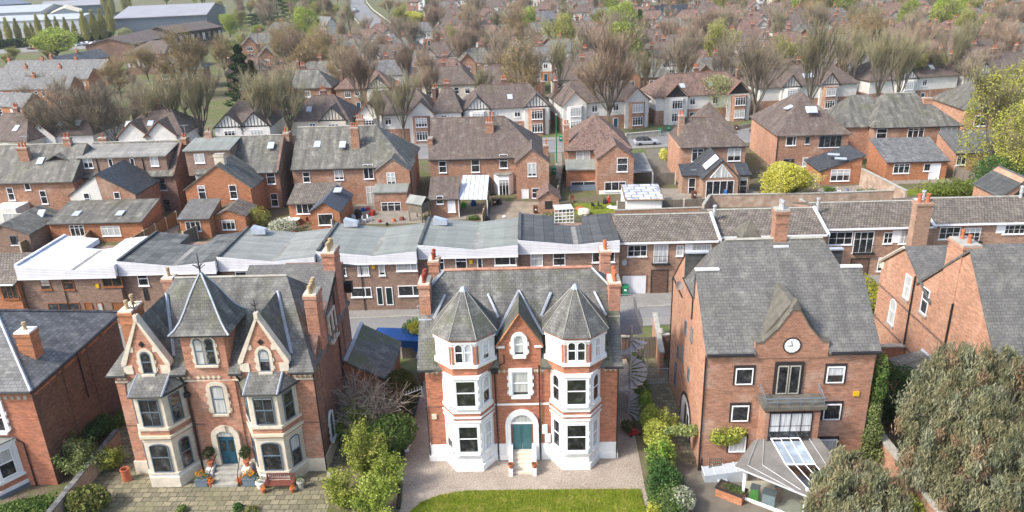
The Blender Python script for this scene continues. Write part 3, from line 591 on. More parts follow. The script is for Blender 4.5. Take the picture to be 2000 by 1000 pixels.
        br = MB().add(v, [(0, 1, 8), (1, 2, 9, 8), (2, 3, 9), (0, 4, 5, 1), (1, 5, 6, 2), (2, 6, 7, 3), (0, 8, 9, 3), (7, 6, 5, 4)]).build('bay_roof', M['slate'], T)
        for i, j in ((1, 8), (2, 9)): sub(MB().tube([v[i], v[j]], .07, 4), 'lead_hip', 'lead', br, T).location = -origin(T)
        sub(MB().tube([v[0], v[1], v[2], v[3]], .06, 4), 'gutter', 'black', br, T).location = -origin(T)
        for sgn in (0, -1, 1):
            for lv, (zb, h) in enumerate(((1.18, 2.2), (4.7, 2.0))):
                if sgn == 0: window(T, (cx, yf-.03-1.425, zb), 0, 1.25, h, 'sash' if lv == 0 else 'sash2', 'grey_frame', r=.22 if lv == 0 else 0, sill=None, local=False, glass='glass' if cx < -20 or lv else 'glass_net')
                else:
                    ang = math.atan2(1.42, .80); mx = cx+sgn*(.925+.40); my = yf-.03-.71; nx, ny = sgn*math.sin(ang), -math.cos(ang)
                    window(T, (mx+nx*.012, my+ny*.012, zb), sgn*ang, .82, h, 'sash', 'grey_frame', r=.2 if lv == 0 else 0, sill=None, local=False, glass='glass' if cx < -20 or lv else 'glass_net')
        quatrefoils(T, [], yf, 1)
    # centre
    dx = -20.55
    MB().box(dx-1.25, dx+1.25, yf-.10, yf-.002, .98, 7.1).build('centre_pier', M['brick_pink'], T)
    window(T, (dx, yf-.105, 4.75), 0, .85, 2.05, 'sash', 'grey_frame', r=.15, sill='stone', sur='stone', st=.26, sd=.04, local=False)
    mb = MB(); ring(mb, 1.15, 2.65, .35, .36, -.2, 0, bottom=False); mb.box(-.16, .16, -.3, -.2, 2.7, 3.15)
    inst('door_surround', mb.mesh('door_surround', M['stone']), T, Vector((dx, yf-.1, .75))-origin(T))
    D = MB().box(dx-.53, dx+.53, yf-.14, yf-.105, .75, 2.85).build('door', M['navy'], T)
    for s in (-1, 1): sub(MB().box(dx+s*.25-.14, dx+s*.25+.14, yf-.155, yf-.14, 1.75, 2.6), 'door_glass', 'glass', D, T).location = -origin(T); sub(MB().box(dx+s*.25-.16, dx+s*.25+.16, yf-.16, yf-.14, .9, 1.55), 'panel', 'navy', D, T).location = -origin(T)
    MB().box(dx-.55, dx+.55, yf-.15, yf-.105, 2.9, 3.3).build('fanlight', M['glass'], T)
    st = MB()
    for i in range(4): st.box(dx-.85, dx+.85, yf-.3-.34*(4-i), yf-.12, .185*i, .185*(i+1)-.004)
    st.build('steps', M['stone_grey'], T)
    for s in (-1, 1): MB().tube([(dx+s*.95, yf-1.6, 0), (dx+s*.95, yf-1.6, .9), (dx+s*.8, yf-.3, 1.6)], .03, 5).build('handrail', M['black'], T); MB().box(*sorted((dx+s*.98, dx+s*1.45)), yf-.95, yf-.12, 0, .85).build('planter_block', M['white'], T)
    # friezes, pipes, gutters
    quatrefoils(T, [x0+.35+.34*i for i in range(3)]+[-22.9+.34*i for i in range(3)]+[-21.6+.33*i for i in range(5)]+[-19.2, -18.9]+[-15.35+.33*i for i in range(4)], yf-.11 if 0 else yf-.10, 7.38, 'cream', .085)
    MB().box(x0-.01, x1+.01, yf-.06, yf-.003, 7.05, 7.16).build('string_course', M['stone'], T); MB().box(x0-.01, x1+.01, yf-.03, yf-.003, 3.75, 3.85).build('string_course', M['brick_side'], T)
    for a, b in ((xa, -26.1), (-23.3, -22.35), (-19.5, -18.65), (-15.7, xb)): pipe(T, [(a, ea-.04, ze-.06), (b, ea-.04, ze-.06)], .07, 'gutter')
    for px_ in (-22.65, -18.95): pipe(T, [(px_-.1, ea, ze-.1), (px_, yf-.15, 7.2), (px_+.12, yf-.14, 6.0), (px_+.12, yf-.14, 0)], .07); MB().box(px_-.05, px_+.3, yf-.3, yf-.08, 6.0, 6.3).build('hopper', M['black'], T)
    pipe(T, [(x1+.05, yf-.1, 7.5), (x1+.05, yf-.1, 0)], .05)
    # side wall ornament: dark brick strips, window, pipe
    for ya, yb2, zt in ((44.55, 44.95, 8.7), (51.2, 51.6, 10.4)): MB().box(x1, x1+.06, ya, yb2, 1, zt).build('pilaster', M['brick_side'], T)
    for y in (48.0, 48.95): window(T, (x1+.016, y, 7.3), math.pi/2, .62, 1.9, 'sash', 'grey_frame', sill='stone', sur='stone', st=.14, local=False)
    window(T, (x1+.016, 45.2, 1.2), math.pi/2, .8, 1.9, 'sash', 'grey_frame', r=.3, sur='white', st=.16, sill='white', local=False)
    pipe(T, [(x1+.1, 49.6, 10.3), (x1+.1, 49.6, 0)], .06); pipe(T, [(x1+.08, 46.2, 9.3), (x1+.08, 51.0, 10.9)], .05, 'gutter')
    MB().box(-14.15, -13.6, 52.9, 53.4, 8.7, 9.5).build('hopper', M['black'], T)
    for x, y, zt, wx, wy, n in ((-26.5, 45.6, 11.3, .85, 1.6, 2), (x1-.25, 45.95, 12.0, .8, 1.4, 4), (x1-.3, 51.6, 12.8, .85, 1.6, 4), (-26.9, 52.2, 10.7, .8, .9, 1)):
        chimney(T, x, y, 7.6, zt, wx, wy, 'brick_orange' if n == 2 else 'brick_pink', n, 'buff', cap='stone')
    fr = hip_mb(-16.9, -15.0, 54.0, 56.0, 9.4, 11.2, 55, 55, 'y').build('vent_roof', M['slate_pale'], T)
    MB().box(-16.6, -15.3, 54.2, 55.8, 8.4, 9.3).build('vent_wall', M['timber'], T); pipe(T, [(-15.95, 55, 11.1), (-15.95, 55, 12.1)], .04, 'finial')
    # lean-to garage
    A = thing('lean_to_garage', 'orange brick lean-to garage with mossy sloping slate roof beside the turret house', 'garage', (-12.5, 50, 0))
    MB().xz([(-14.17, 0), (-14.17, 4.15), (-11.15, 2.55), (-11.15, 0)], 50.4, 56.3).build('wall', M['brick_orange'], A)
    rf = MB().xz([(-14.15, 4.42), (-10.9, 2.60), (-10.9, 2.46), (-14.15, 4.26)], 50.2, 56.5).build('roof', M['slate_moss'], A)
    sub(MB().box(-14.15, -13.9, 50.2, 56.5, 4.36, 4.5), 'flashing', 'lead', rf, A).location = -origin(A)
    MB().box(-13.6, -11.9, 50.36, 50.4, 0, .55).build('opening', M['timber'], A)
    return T
turret_house()
def placed(name, label, cat, x, y, rz=0, group=None, z=0): return thing(name, label, cat, (x, y, z), rz, group)
def planter_box(x, y, label, w=.8):
    T = placed('planter', label, 'planter', x, y, group='flower planters by the blue door')
    MB().box(-w/2, w/2, -.32, .32, 0, .5).box(-w/2-.03, w/2+.03, -.35, .35, .5, .56).build('tub', M['grey_frame'], T, False)
    leaf_blob('flowers', T, (0, 0, .72), (.5, .38, .26), 260, .09, 'leaf_green'); leaf_blob('blossom', T, (0, 0, .85), (.48, .36, .18), 130, .1, 'flowers')
def flower_pot(x, y, label, r=.2, h=.42, mat='terracotta', top='flowers', n=60, z=0, group=None):
    T = placed('flower_pot', label, 'pot', x, y, group=group, z=z)
    MB().lathe(0, 0, [(r*.65, 0), (r, h*.85), (r*1.15, h*.85), (r*1.15, h), (r*.9, h)], 10).build('pot', M[mat], T, False)
    if top: leaf_blob('plant', T, (0, 0, h+r*.6), (r*1.2, r*1.2, r*.8), n, r*.45, top)
    return T
def leaf_arrays(n, rad, size, seed=0, shell=.45, aspect=1.0, droop=0.0, lump=.35, bottom=None):
    rng = np.random.default_rng(seed)
    d = rng.normal(size=(n, 3)); d /= np.linalg.norm(d, axis=1)[:, None]
    # uneven outline: a few random lobes push the surface out or in
    lob = rng.normal(size=(9, 3)); lob /= np.linalg.norm(lob, axis=1)[:, None]; amp = rng.uniform(-1, 1, 9)
    bumpv = (np.exp(4*(d@lob.T-1))*amp).sum(1)
    r = (rng.random(n)**(1/3)*shell*.0+rng.uniform(shell, 1, n)**.7)*(1+lump*bumpv)
    P = d*r[:, None]*np.array(rad)
    # clumping
    nc = max(6, n//60); cc = P[rng.integers(0, n, nc)]; k = rng.integers(0, nc, n); pull = rng.uniform(.25, .7, n)[:, None]; far = np.linalg.norm(P-cc[k], axis=1) < .55*max(rad)
    P = np.where(far[:, None], P+(cc[k]-P)*pull, P)
    u = rng.normal(size=(n, 3)); u /= np.linalg.norm(u, axis=1)[:, None]
    if droop: u = u*(1-droop)+np.array([0, 0, -1])*droop; u /= np.linalg.norm(u, axis=1)[:, None]
    w = np.cross(u, rng.normal(size=(n, 3))); w /= np.linalg.norm(w, axis=1)[:, None]
    s = size*rng.uniform(.55, 1.25, n)[:, None]
    a = P-u*s*.5*aspect; b = P+u*s*.5*aspect; c = w*s*.32
    return np.stack([a, P-c, b, P+c], 1)
def quads_mesh(name, Q, mats):
    n = len(Q); me = bpy.data.meshes.new(name); me.vertices.add(n*4); me.vertices.foreach_set('co', Q.astype('f').ravel())
    me.loops.add(n*4); me.loops.foreach_set('vertex_index', np.arange(n*4, dtype='i')); me.polygons.add(n)
    me.polygons.foreach_set('loop_start', np.arange(0, n*4, 4, dtype='i')); me.polygons.foreach_set('loop_total', np.full(n, 4, 'i'))
    me.update(calc_edges=True); me.materials.append(mats); return me
_seed = [100]
def leaf_blob(name, parent, c, rad, n, size, mat, **k):
    _seed[0] += 1
    Q = leaf_arrays(n, rad, size, _seed[0], **k)+np.array(c); return inst(name, quads_mesh(name, Q, M[mat]), parent, (0, 0, 0))
planter_box(-22.1, 41.75, 'grey square planter of orange flowers left of the blue door steps'); planter_box(-18.95, 41.75, 'grey square planter of orange flowers right of the blue door steps')
flower_pot(-21.5, 41.55, 'terracotta pot of yellow flowers beside the left grey planter', group='small flower pots'); flower_pot(-19.6, 41.65, 'terracotta pot of yellow flowers beside the right grey planter', group='small flower pots')
for x, lb in ((-21.75, 'left'), (-19.3, 'right')):
    t = flower_pot(x, 42.5, 'clipped bay ball in a pot on the white block %s of the blue door' % lb, .2, .4, 'terracotta', None, z=.85, group='clipped bay balls'); MB().tube([(0, 0, .35), (0, 0, .9)], .03, 5).build('stem', M['bark'], t, False); leaf_blob('foliage', t, (0, 0, 1.1), (.42, .42, .42), 500, .12, 'leaf_dark', lump=.05)
flower_pot(-17.75, 40.75, 'terracotta pot of yellow flowers under the left end of the bench', .17, .36); flower_pot(-15.85, 40.75, 'terracotta pot of yellow flowers at the right end of the bench', .17, .36)
flower_pot(-18.1, 41.25, 'white pot with white flowers left of the bench', .28, .5, 'white', 'leaf_blossom', 120); flower_pot(-15.4, 41.15, 'tapered stone pot with green plant right of the bench', .24, .6, 'stone_grey', 'leaf_green', 90); flower_pot(-13.7, 42.3, 'stone pot with lime plant at the corner of the turret house', .22, .4, 'stone_grey', 'leaf_lime', 120)
tp = placed('chimney_pot', 'tall terracotta chimney pot standing on the paving beside the turret house', 'chimney pot', -27.5, 42.3); MB().lathe(0, 0, [(.3, 0), (.27, .8), (.31, .82), (.31, .92), (.24, .92), (.22, .5)], 12).build('pot', M['terracotta'], tp, False)
flower_pot(-29.2, 40.4, 'small pink pot by the bush on the left edge of the paving', .16, .3, 'brick_pink', None)
ub = placed('dustbin', 'grey metal dustbin beside the low garden wall', 'bin', -30.3, 40.6); MB().lathe(0, 0, [(.24, 0), (.29, .75), (.31, .78), (.25, .86), (.03, .92)], 14).build('bin', M['galv'], ub, False)
def bench():
    T = placed('bench', 'dark red slatted wooden bench under the right bay of the turret house', 'bench', -16.75, 41.15, .02)
    w = .92
    s = MB()
    for i in range(4): s.box(-w, w, -.28+.15*i, -.16+.15*i, .44, .47)
    s.build('seat', M['wood'], T, False)
    b = MB().box(-w, w, .30, .35, .9, .97).box(-w, w, .30, .35, .55, .6)
    for i in range(14): x = -w+.07+i*(2*w-.14)/13; b.box(x-.025, x+.025, .31, .34, .58, .92)
    b.build('backrest', M['wood'], T, False)
    for x in (-w, w-.06):
        for y, h in ((-.3, .64), (.3, .97)): MB().box(x, x+.06, y-.03, y+.03, 0, h).build('leg', M['wood'], T, False)
        MB().box(x-.01, x+.07, -.33, .33, .64, .68).build('armrest', M['wood'], T, False)
bench()
# ------------------------------------------------------------------ CLOCK HOUSE ON THE RIGHT
def clock_house():
    yf, x0, x1, yb, yr, zr = 42.4, 10.68, 21.1, 53.9, 48.1, 14.05
    T = thing('clock_house', 'large plain brick house with white clock in its shaped gable', 'house', ((x0+x1)/2, yf, 0))
    MB().prism([(x0+.01, yf), (x1, yf), (x1, yb), (x0+.01, yb)], 0, 8.8).build('wall', M['brick_modern'], T)
    prof = [(yf+.003, 0), (yf+.003, 8.75), (46.35, 12.45), (46.75, 10.5), (50.15, 10.5), (49.75, 12.45), (yb-.003, 9.1), (yb-.003, 0)]
    MB().yz(prof, x0, x0+.35).build('side_wall', M['brick_hall'], T); MB().yz(prof, x1-.35, x1-.005).build('side_wall', M['brick_modern'], T)  # left wall gets brighter brick: its sunlit look is put into the colour
    ea, ze = yf-.3, 8.72; f = lambda z: ea+(yr-ea)*(z-ze)/(zr-ze); g = lambda z: 2*yr-f(z); a, b = x0-.08, x1+.2; zn = 12.6
    v = [(a,ea,ze),(b,ea,ze),(b,f(zn),zn),(b-1.3,f(zn),zn),(b-2.1,yr,zr),(a+2.2,yr,zr),(a+1.5,f(zn),zn),(a,f(zn),zn),
         (a,g(ze),ze),(b,g(ze),ze),(b,g(zn),zn),(b-1.3,g(zn),zn),(a+1.5,g(zn),zn),(a,g(zn),zn), (a,f(10.6)+2.2,10.6),(a,g(10.6)-2.2,10.6),(b,f(10.6)+2.2,10.6),(b,g(10.6)-2.2,10.6)]
    gx, hw = 15.88, 2.25; fn = [(gx-hw,ea,ze),(gx-hw,yf+.3,ze+.6*(zr-ze)/(yr-ea)),(gx+hw,yf+.3,ze+.6*(zr-ze)/(yr-ea)),(gx+hw,ea,ze),(gx-hw,ea,ze-.15),(gx+hw,ea,ze-.15)]; fn += [(fn[1][0],fn[1][1],fn[1][2]-.15),(fn[2][0],fn[2][1],fn[2][2]-.15)]
    r = MB().add(v+[(x, y, z-.15) for x, y, z in v]+fn, [(0,36,37,38,39,1,2,3,4,5,6,7),(9,8,13,12,5,4,11,10),(14,6,5,12,15),(17,11,4,3,16),(0,18,40,36),(39,41,19,1),(0,7,25,18),(1,19,20,2),(8,9,27,26),(18,25,24,23,22,21,20,19,41,43,42,40)]).build('roof', M['slate_pale'], T)
    # gutters and the small lead-topped upstands of the notched hips
    for xa, xb in ((a, a+1.55), (b-1.35, b+.02)):
        for yy, s in ((f(zn), 1), (g(zn), -1)):
            k = MB().ext([(xa, yy, zn-.1), (xb, yy, zn-.1), (xb if xa > 12 else xa, yy, 10.5)], (0, .1*s, 0)); sub(k, 'upstand', 'felt_dark', r, T).location = -origin(T)
            k = MB().box(xa, xb, min(yy-.12*s, yy+.25*s), max(yy-.12*s, yy+.25*s), zn-.02, zn+.08); sub(k, 'lead_capping', 'membrane' if s > 0 else 'lead', r, T).location = -origin(T)
    sub(MB().tube([(a+2.2, yr, zr+.02), (b-2.1, yr, zr+.02)], .12, 5), 'ridge_tiles', 'stone_grey', r, T).location = -origin(T)
    gx, hw = 15.88, 2.25
    pipe(T, [(x0-.03, ea+.02, ze-.02), (gx-hw-.1, ea+.02, ze-.02)], .09, 'gutter'); pipe(T, [(gx+hw+.1, ea+.02, ze-.02), (x1+.15, ea+.02, ze-.02)], .09, 'gutter')
    MB().box(x0+.02, gx-hw, yf-.12, yf-.002, 8.45, 8.7).build('soffit', M['dark_frame'], T); MB().box(gx+hw, x1, yf-.12, yf-.002, 8.45, 8.7).build('soffit', M['dark_frame'], T)
    pipe(T, [(x0-.06, 46.8, 10.45), (x0-.06, 50.2, 10.5)], .06, 'gutter'); pipe(T, [(x0-.06, 50.2, 9.0), (x0-.06, 53.8, 9.05)], .06, 'gutter')
    pipe(T, [(x0-.05, 46.8, 10.4), (x0-.05, 46.8, 8.9)], .05); pipe(T, [(x0-.03, yf-.05, 8.6), (x0-.03, yf-.05, 0)], .05); pipe(T, [(x0-.03, yb-.05, 8.9), (x0-.03, yb-.05, 0)], .05); pipe(T, [(x0-.05, 43.0, 8.7), (x0-.05, 46.7, 8.95)], .05, 'gutter') if 0 else None
    # clock gable with swept coping
    prof = [(gx-hw, 9.35), (gx-hw+.45, 9.4), (gx-.95, 10.35), (gx-.22, 11.55), (gx+.22, 11.55), (gx+.95, 10.35), (gx+hw-.45, 9.4), (gx+hw, 9.35)]
    gb = MB().xz([(gx-hw, 8.3), (gx+hw, 8.3)]+prof[::-1], yf-.05, yf+.35).build('gable', M['brick_modern'], T)
    up = [(x, z+.12) for x, z in prof]
    sub(MB().xz(prof+up[::-1], yf-.1, yf+.45), 'coping', 'stone_dark', gb, T).location = -origin(T)
    sub(MB().xz([(gx-.3, 11.66), (gx+.3, 11.66), (gx, 12.25)], yf-.05, yf+.35), 'apex_stone', 'stone_dark', gb, T).location = -origin(T)
    MB().xz([(gx-hw+.3, 9.3), (gx-.2, 11.9), (gx+.2, 11.9), (gx+hw-.3, 9.3)], yf+.36, 46.2).build('gable_roof', M['stone_dark'], T)
    cl = disc(MB(), (gx-.02, yf-.052, 9.18), .56, t=.05).build('clock_surround', M['dark_frame'], T)
    fc = sub(disc(MB(), (gx-.02, yf-.103, 9.18), .47, t=.02), 'clock_face', 'white', cl, T); fc.location = -origin(T)
    k = MB()
    for i in range(12): an = i*math.pi/6; c, s = math.cos(an), math.sin(an); k.ext([(gx-.02+c*.38-s*.012, yf-.125, 9.18+s*.38+c*.012), (gx-.02+c*.44-s*.012, yf-.125, 9.18+s*.44+c*.012), (gx-.02+c*.44+s*.012, yf-.125, 9.18+s*.44-c*.012), (gx-.02+c*.38+s*.012, yf-.125, 9.18+s*.38-c*.012)], (0, -.006, 0))
    sub(k, 'clock_marks', 'dark_frame', cl, T).location = -origin(T)
    for L, an in ((.36, 1.85), (.28, 3.1)): sub(MB().tube([(gx-.02, yf-.14, 9.18), (gx-.02+L*math.cos(an), yf-.14, 9.18+L*math.sin(an))], .018, 4), 'clock_hand', 'dark_frame', cl, T).location = -origin(T)
    # bay with balcony
    bx0, bx1, by = 14.25, 17.62, 41.1
    MB().box(bx0, bx1, by, yf-.002, 0, 5.5).build('bay', M['brick_modern'], T); MB().box(bx0-.02, bx1+.02, by-.02, yf-.003, 5.2, 5.26).build('string_course', M['dark_frame'], T)
    MB().box(bx0-.25, bx1+.25, by-.28, yf-.06, 5.5, 5.72).build('balcony', M['stone_dark'], T)
    rl = MB().tube([(bx0-.1, yf-.15, 6.5), (bx0-.1, by-.15, 6.25), (bx1+.1, by-.15, 6.25), (bx1+.1, yf-.15, 6.5)], .045, 5).tube([(bx0-.1, yf-.15, 6.2), (bx0-.1, by-.15, 6.02), (bx1+.1, by-.15, 6.02), (bx1+.1, yf-.15, 6.2)], .025, 5)
    for i in range(6): x = bx0-.1+i*(bx1-bx0+.2)/5; rl.tube([(x, by-.15, 5.74), (x, by-.15, 6.25)], .025, 4)
    rl.build('railing', M['grey_frame'], T)
    window(T, (15.83, by-.004, 3.3), 0, 2.65, 1.95, 'grid42', 'dark_frame', sill='dark_frame', local=False, glass='glass_net')
    MB().box(14.95, 16.75, yf-.10, yf-.052, 5.74, 8.05).build('door_surround', M['dark_frame'], T)
    for s in (-1, 1): window(T, (15.85+s*.37, yf-.102, 5.85), 0, .66, 2.0, 'none', 'redpot' if 0 else 'stone_grey', sill=None, local=False, name='balcony_door')
    for x, z in ((13.1, 6.55), (13.05, 3.85), (13.05, 1.5), (18.75, 6.55), (18.85, 3.85), (18.9, 1.2)):
        MB().box(x-.66, x+.66, yf-.06, yf-.002, z-.12, z+1.28).build('window_surround', M['dark_frame'], T); window(T, (x, yf-.062, z), 0, 1.08, 1.15, 'none', 'upvc', sill=None, local=False, glass='glass_net')
    MB().box(20.05, 20.4, yf-.1, yf-.002, 5.5, 5.8).build('alarm_box', M['yellow'], T)
    # side wall openings
    for y, z, w, h in ((48.6, 6.9, .5, 1.1), (46.6, 7.3, .5, 1.1), (50.7, 3.9, .4, 1.0), (49.2, 4.4, .6, 1.3), (46.9, 4.2, .5, 1.0), (51.2, 1.2, .5, 2.0)): window(T, (x0-.002, y, z), -math.pi/2, w, h, 'none', 'grey_frame', sill=None, local=False)
    mb = MB(); ring(mb, 3.1, 2.6, 1.4, .22, -.08, 0, bottom=False); inst('arch_surround', mb.mesh('arch_surround', M['dark_frame']), T, Vector((x0, 47.0, .1))-origin(T), -math.pi/2)
    mb = MB().xz(arch(3.1, 2.6, 1.4), -.05, -.01); D = inst('arched_door', mb.mesh('arched_door', M['white']), T, Vector((x0, 47.0, .1))-origin(T), -math.pi/2)
    inst('pane', MB().box(-.3, .3, -.07, -.05, .1, 2.1).mesh('pane', M['glass']), D, (0, 0, 0)); inst('pane', MB().box(.6, 1.1, -.07, -.05, .1, 1.7).mesh('pane', M['glass']), D, (0, 0, 0))
    chimney(T, 16.4, 48.3, 13, 16.1, .85, .8, 'brick_modern', 2, 'galv', cap='stone_grey')
    MB().box(15.9, 16.9, 47.6, 47.9, 13.5, 13.72).build('flashing', M['membrane'], T)
    MB().yz([(49, 13.2), (49, 14.3), (51, 13.3)], 14.3, 15.3).cone([(14.1, 48.8), (15.5, 48.8), (15.5, 51), (14.1, 51)], 13.8, (14.8, 49.3, 15.1)).build('ridge_vent', M['stone_dark'], T)
    D = MB().lathe(0, 0, [(.02, 0), (.32, .08), (.34, .1), (.02, .03)], 12).build('satellite_dish', M['galv'], T, False); D.location = Vector((x0-.35, 50.2, 9.9))-origin(T); D.rotation_euler = (1.2, 0, .6)
    # conservatory
    C = thing('conservatory', 'pointed glass conservatory with ribbed grey metal roof in front of the clock house', 'conservatory', (15.4, 39, 0))
    up = [(13.7, by-.02, 3.25), (17.75, by-.02, 3.25), (18.3, 39.1, 2.75), (12.0, 39.1, 2.72)]; lo = [(12.0, 39.1, 2.72), (18.3, 39.1, 2.75), (18.6, 36.9, 2.3), (15.7, 36.75, 2.3)]
    def slab(pts, nm, mat, t=.08): return MB().ext([(x, y, z) for x, y, z in pts], (0, 0, -t)).build(nm, M[mat], C)
    # opening for glass strip
    gl = 14.75, 16.5
    def onup(x, y): return 2.735+(y-39.1)*(.515/1.98)
    slab([up[0], (gl[0], by-.02, 3.25), (gl[0]+.35, 39.1, 2.73), up[3]], 'roof', 'steelroof2'); slab([(gl[1], by-.02, 3.25), up[1], up[2], (gl[1]+.35, 39.1, 2.74)], 'roof', 'steelroof2')
    slab([(12.0, 39.08, 2.72), (gl[0]+.35, 39.08, 2.73), (16.0, 36.8, 2.3), (15.7, 36.75, 2.3)], 'roof', 'steelroof2'); slab([(gl[1]+.35, 39.08, 2.74), (18.3, 39.08, 2.75), (18.6, 36.9, 2.3), (17.6, 36.85, 2.3)], 'roof', 'steelroof2')
    MB().add([(gl[0], by-.02, 3.22), (gl[1], by-.02, 3.22), (gl[1]+.35, 39.1, 2.72), (gl[0]+.35, 39.1, 2.72)], [(3, 2, 1, 0)]).build('roof_glass', M['roofglass'], C); MB().add([(gl[0]+.35, 39.08, 2.71), (gl[1]+.35, 39.08, 2.71), (17.6, 36.85, 2.29), (16.0, 36.8, 2.29)], [(3, 2, 1, 0)]).build('roof_glass', M['clear'], C)
    for i in range(4):
        t = i/3; xa = gl[0]+(gl[1]-gl[0])*t; MB().tube([(xa, by-.03, 3.28), (xa+.35, 39.1, 2.77), (16.0+1.6*t, 36.83, 2.34)], .03, 4).build('glazing_bar', M['upvc'], C)
    MB().tube([(gl[0], by-.03, 3.3), (gl[1], by-.03, 3.3), (gl[1]+.35, 39.1, 2.79), (gl[0]+.35, 39.1, 2.79), (gl[0], by-.03, 3.3)], .06, 4).build('roof_light_frame', M['upvc'], C)
    for xa, xb, xc in ((13.9, 12.8, 15.0), (14.3, 13.7, 15.4), (17.1, 17.5, 18.0)): MB().tube([(xa, by-.03, 3.28), (xb, 39.1, 2.78), (xc, 37.2, 2.42)], .03, 4).build('roof_rib', M['galv'], C)
    MB().tube([(12.0, 39.1, 2.68), (15.7, 36.75, 2.25), (18.6, 36.9, 2.26)], .07, 4).build('gutter', M['galv'], C)
    wl = [(12.75, 39.35), (15.75, 37.2), (18.3, 37.3)]
    for (xa, ya), (xb, yb_) in zip(wl[:-1], wl[1:]):
        MB().ext([(xa, ya, .25), (xb, yb_, .25), (xb, yb_, 2.3), (xa, ya, 2.5)], (0, .02, 0)).build('glass_wall', M['clear'], C)
        MB().tube([(xa, ya, .2), (xb, yb_, .2)], .12, 4).build('sill', M['upvc'], C)
    for xa, ya in wl+[(16.9, 37.25)]: MB().box(xa-.07, xa+.07, ya-.07, ya+.07, 0, 2.55).build('post', M['upvc'], C)
    MB().prism([(12.85, 39.3), (15.75, 37.25), (18.3, 37.3), (18.3, by-.01), (13.2, by-.01)], .004, .1).build('floor', M['stone'], C)
    for lb, nm, cat, x, y, w, d, h, m in (('green box inside the glass corner of the conservatory', 'box', 'box', 13.45, 39.25, .5, .5, 1.0, 'leafbox'), ('blue and white washing machine box inside the conservatory', 'appliance', 'appliance', 14.2, 38.8, .75, .6, .95, 'skylight'), ('dark brown wooden stand inside the conservatory', 'stand', 'stand', 14.9, 39.2, .4, .5, 1.2, 'wood')):
        t = thing(nm, lb, cat, (x, y, .1), -.5); MB().box(-w/2, w/2, -d/2, d/2, 0, h*.93).build('body', M[m], t, False); MB().box(-w/2-.02, w/2+.02, -d/2-.02, d/2+.02, h*.93, h).build('top', M['grey_frame'], t, False)
    pl = thing('brick_planter', 'low brick planter with dark coping beside the conservatory', 'planter', (12.2, 39.6, 0), -.62)
    MB().box(-.95, .75, -.45, .45, 0, .6).build('wall', M['brick_orange'], pl, False); MB().box(-1.0, .8, -.5, -.36, .6, .68).box(-1.0, .8, .36, .5, .6, .68).box(-1.0, -.86, -.36, .36, .6, .68).build('coping', M['dark_frame'], pl, False); MB().box(-.86, .75, -.37, .37, .602, .64).build('soil', M['soil'], pl, False)
    leaf_blob('plant', pl, (.1, 0, .75), (.7, .35, .25), 300, .12, 'leaf_green')
    sl_ = thing('glass_lean_to', 'low glazed frame against the wall left of the conservatory', 'cold frame', (12.3, 41.6, 0)); MB().xz([(-1.5, 0), (1.2, 0), (1.2, .9), (-1.5, .5)], -.5, .5).build('frame', M['skylight'], sl_, False)
    for i in range(5): MB().tube([(-1.5+.67*i, -.52, .53+.1*i), (-1.5+.67*i, .52, .53+.1*i)], .03, 4).build('bar', M['upvc'], sl_, False)
    ch = thing('wooden_rack', 'slatted wooden rack leaning on the brick wall near the downpipe', 'rack', (11.6, 41.9, 0), .1)
    k = MB().box(-.4, -.34, -.03, .03, 0, 1.3).box(.34, .4, -.03, .03, 0, 1.3)
    for i in range(5): k.box(-.4, .4, -.04, -.03, .2+.25*i, .3+.25*i)
    k.build('frame', M['fence_grey'], ch, False)
    bw = flower_pot(11.9, 41.0, 'blue and white bowl on the ground by the wooden rack', .3, .22, 'skylight', None)
    return T
M['roofglass'] = plain('pale_roof_glass', (.30, .36, .42), .15, .35, 1.2, spec=.7)
M['steelroof2'] = plain('ribbed_grey_roof', (.19, .18, .165), .6, .15, 1.2, dirt=(.15, .125, .10)); M['leafbox'] = plain('green_plastic', (.06, .38, .03), .5, .1, 3)
clock_house()
# ------------------------------------------------------------------ helpers for houses laid out from eave corners
def loc0(o, T): o.location = -origin(T); return o
def eave(l, r, z):
    a, b = PZ(l[0], l[1], z), PZ(r[0], r[1], z); return a.x, b.x, (a.y+b.y)/2
def pw(T, y, px0, py0, px1, py1, kind='sash', frame='upvc', simple=True, sill='upvc', glass='glass', name='window', **k):
    a, b = PYp(px0, py0, y), PYp(px1, py1, y)
    w, h = max(.4, round((b.x-a.x)*10)/10), max(.4, round((a.z-b.z)*10)/10)
    return window(T, Vector(((a.x+b.x)/2, y-.004, b.z))-origin(T), 0, w, h, kind, frame, sill=sill, simple=simple, glass=glass, name=name, **k)
def skylight(T, roof, px, py, z, w=.8, h=1.1, tilt=.6, rz=0):
    p = PZ(px, py, z)
    def mk(): return MB().box(-w/2, w/2, -h/2, h/2, -.05, .05).box(-w/2-.06, w/2+.06, -h/2-.06, h/2+.06, -.06, .03).mesh('skylight', [M['skylight']])
    o = inst('skylight', cached(('sky', w, h), mk), roof, p-origin(T)+Vector((0, 0, .08))); o.rotation_euler = (tilt, 0, rz); return o
def stack(T, px, py, y, z0, w=.9, d=.6, mat='brick_mid', pots=2, pot='terracotta', along='x'):      # chimney whose top centre shows at px, py
    p = PYp(px, py, y); return chimney(T, p.x, y, z0, p.z, w, d, mat, pots, pot, cap='stone_grey', along=along)
def slope_z(y, ye, yr, ze, zr): return ze+(zr-ze)*(y-ye)/(yr-ye)
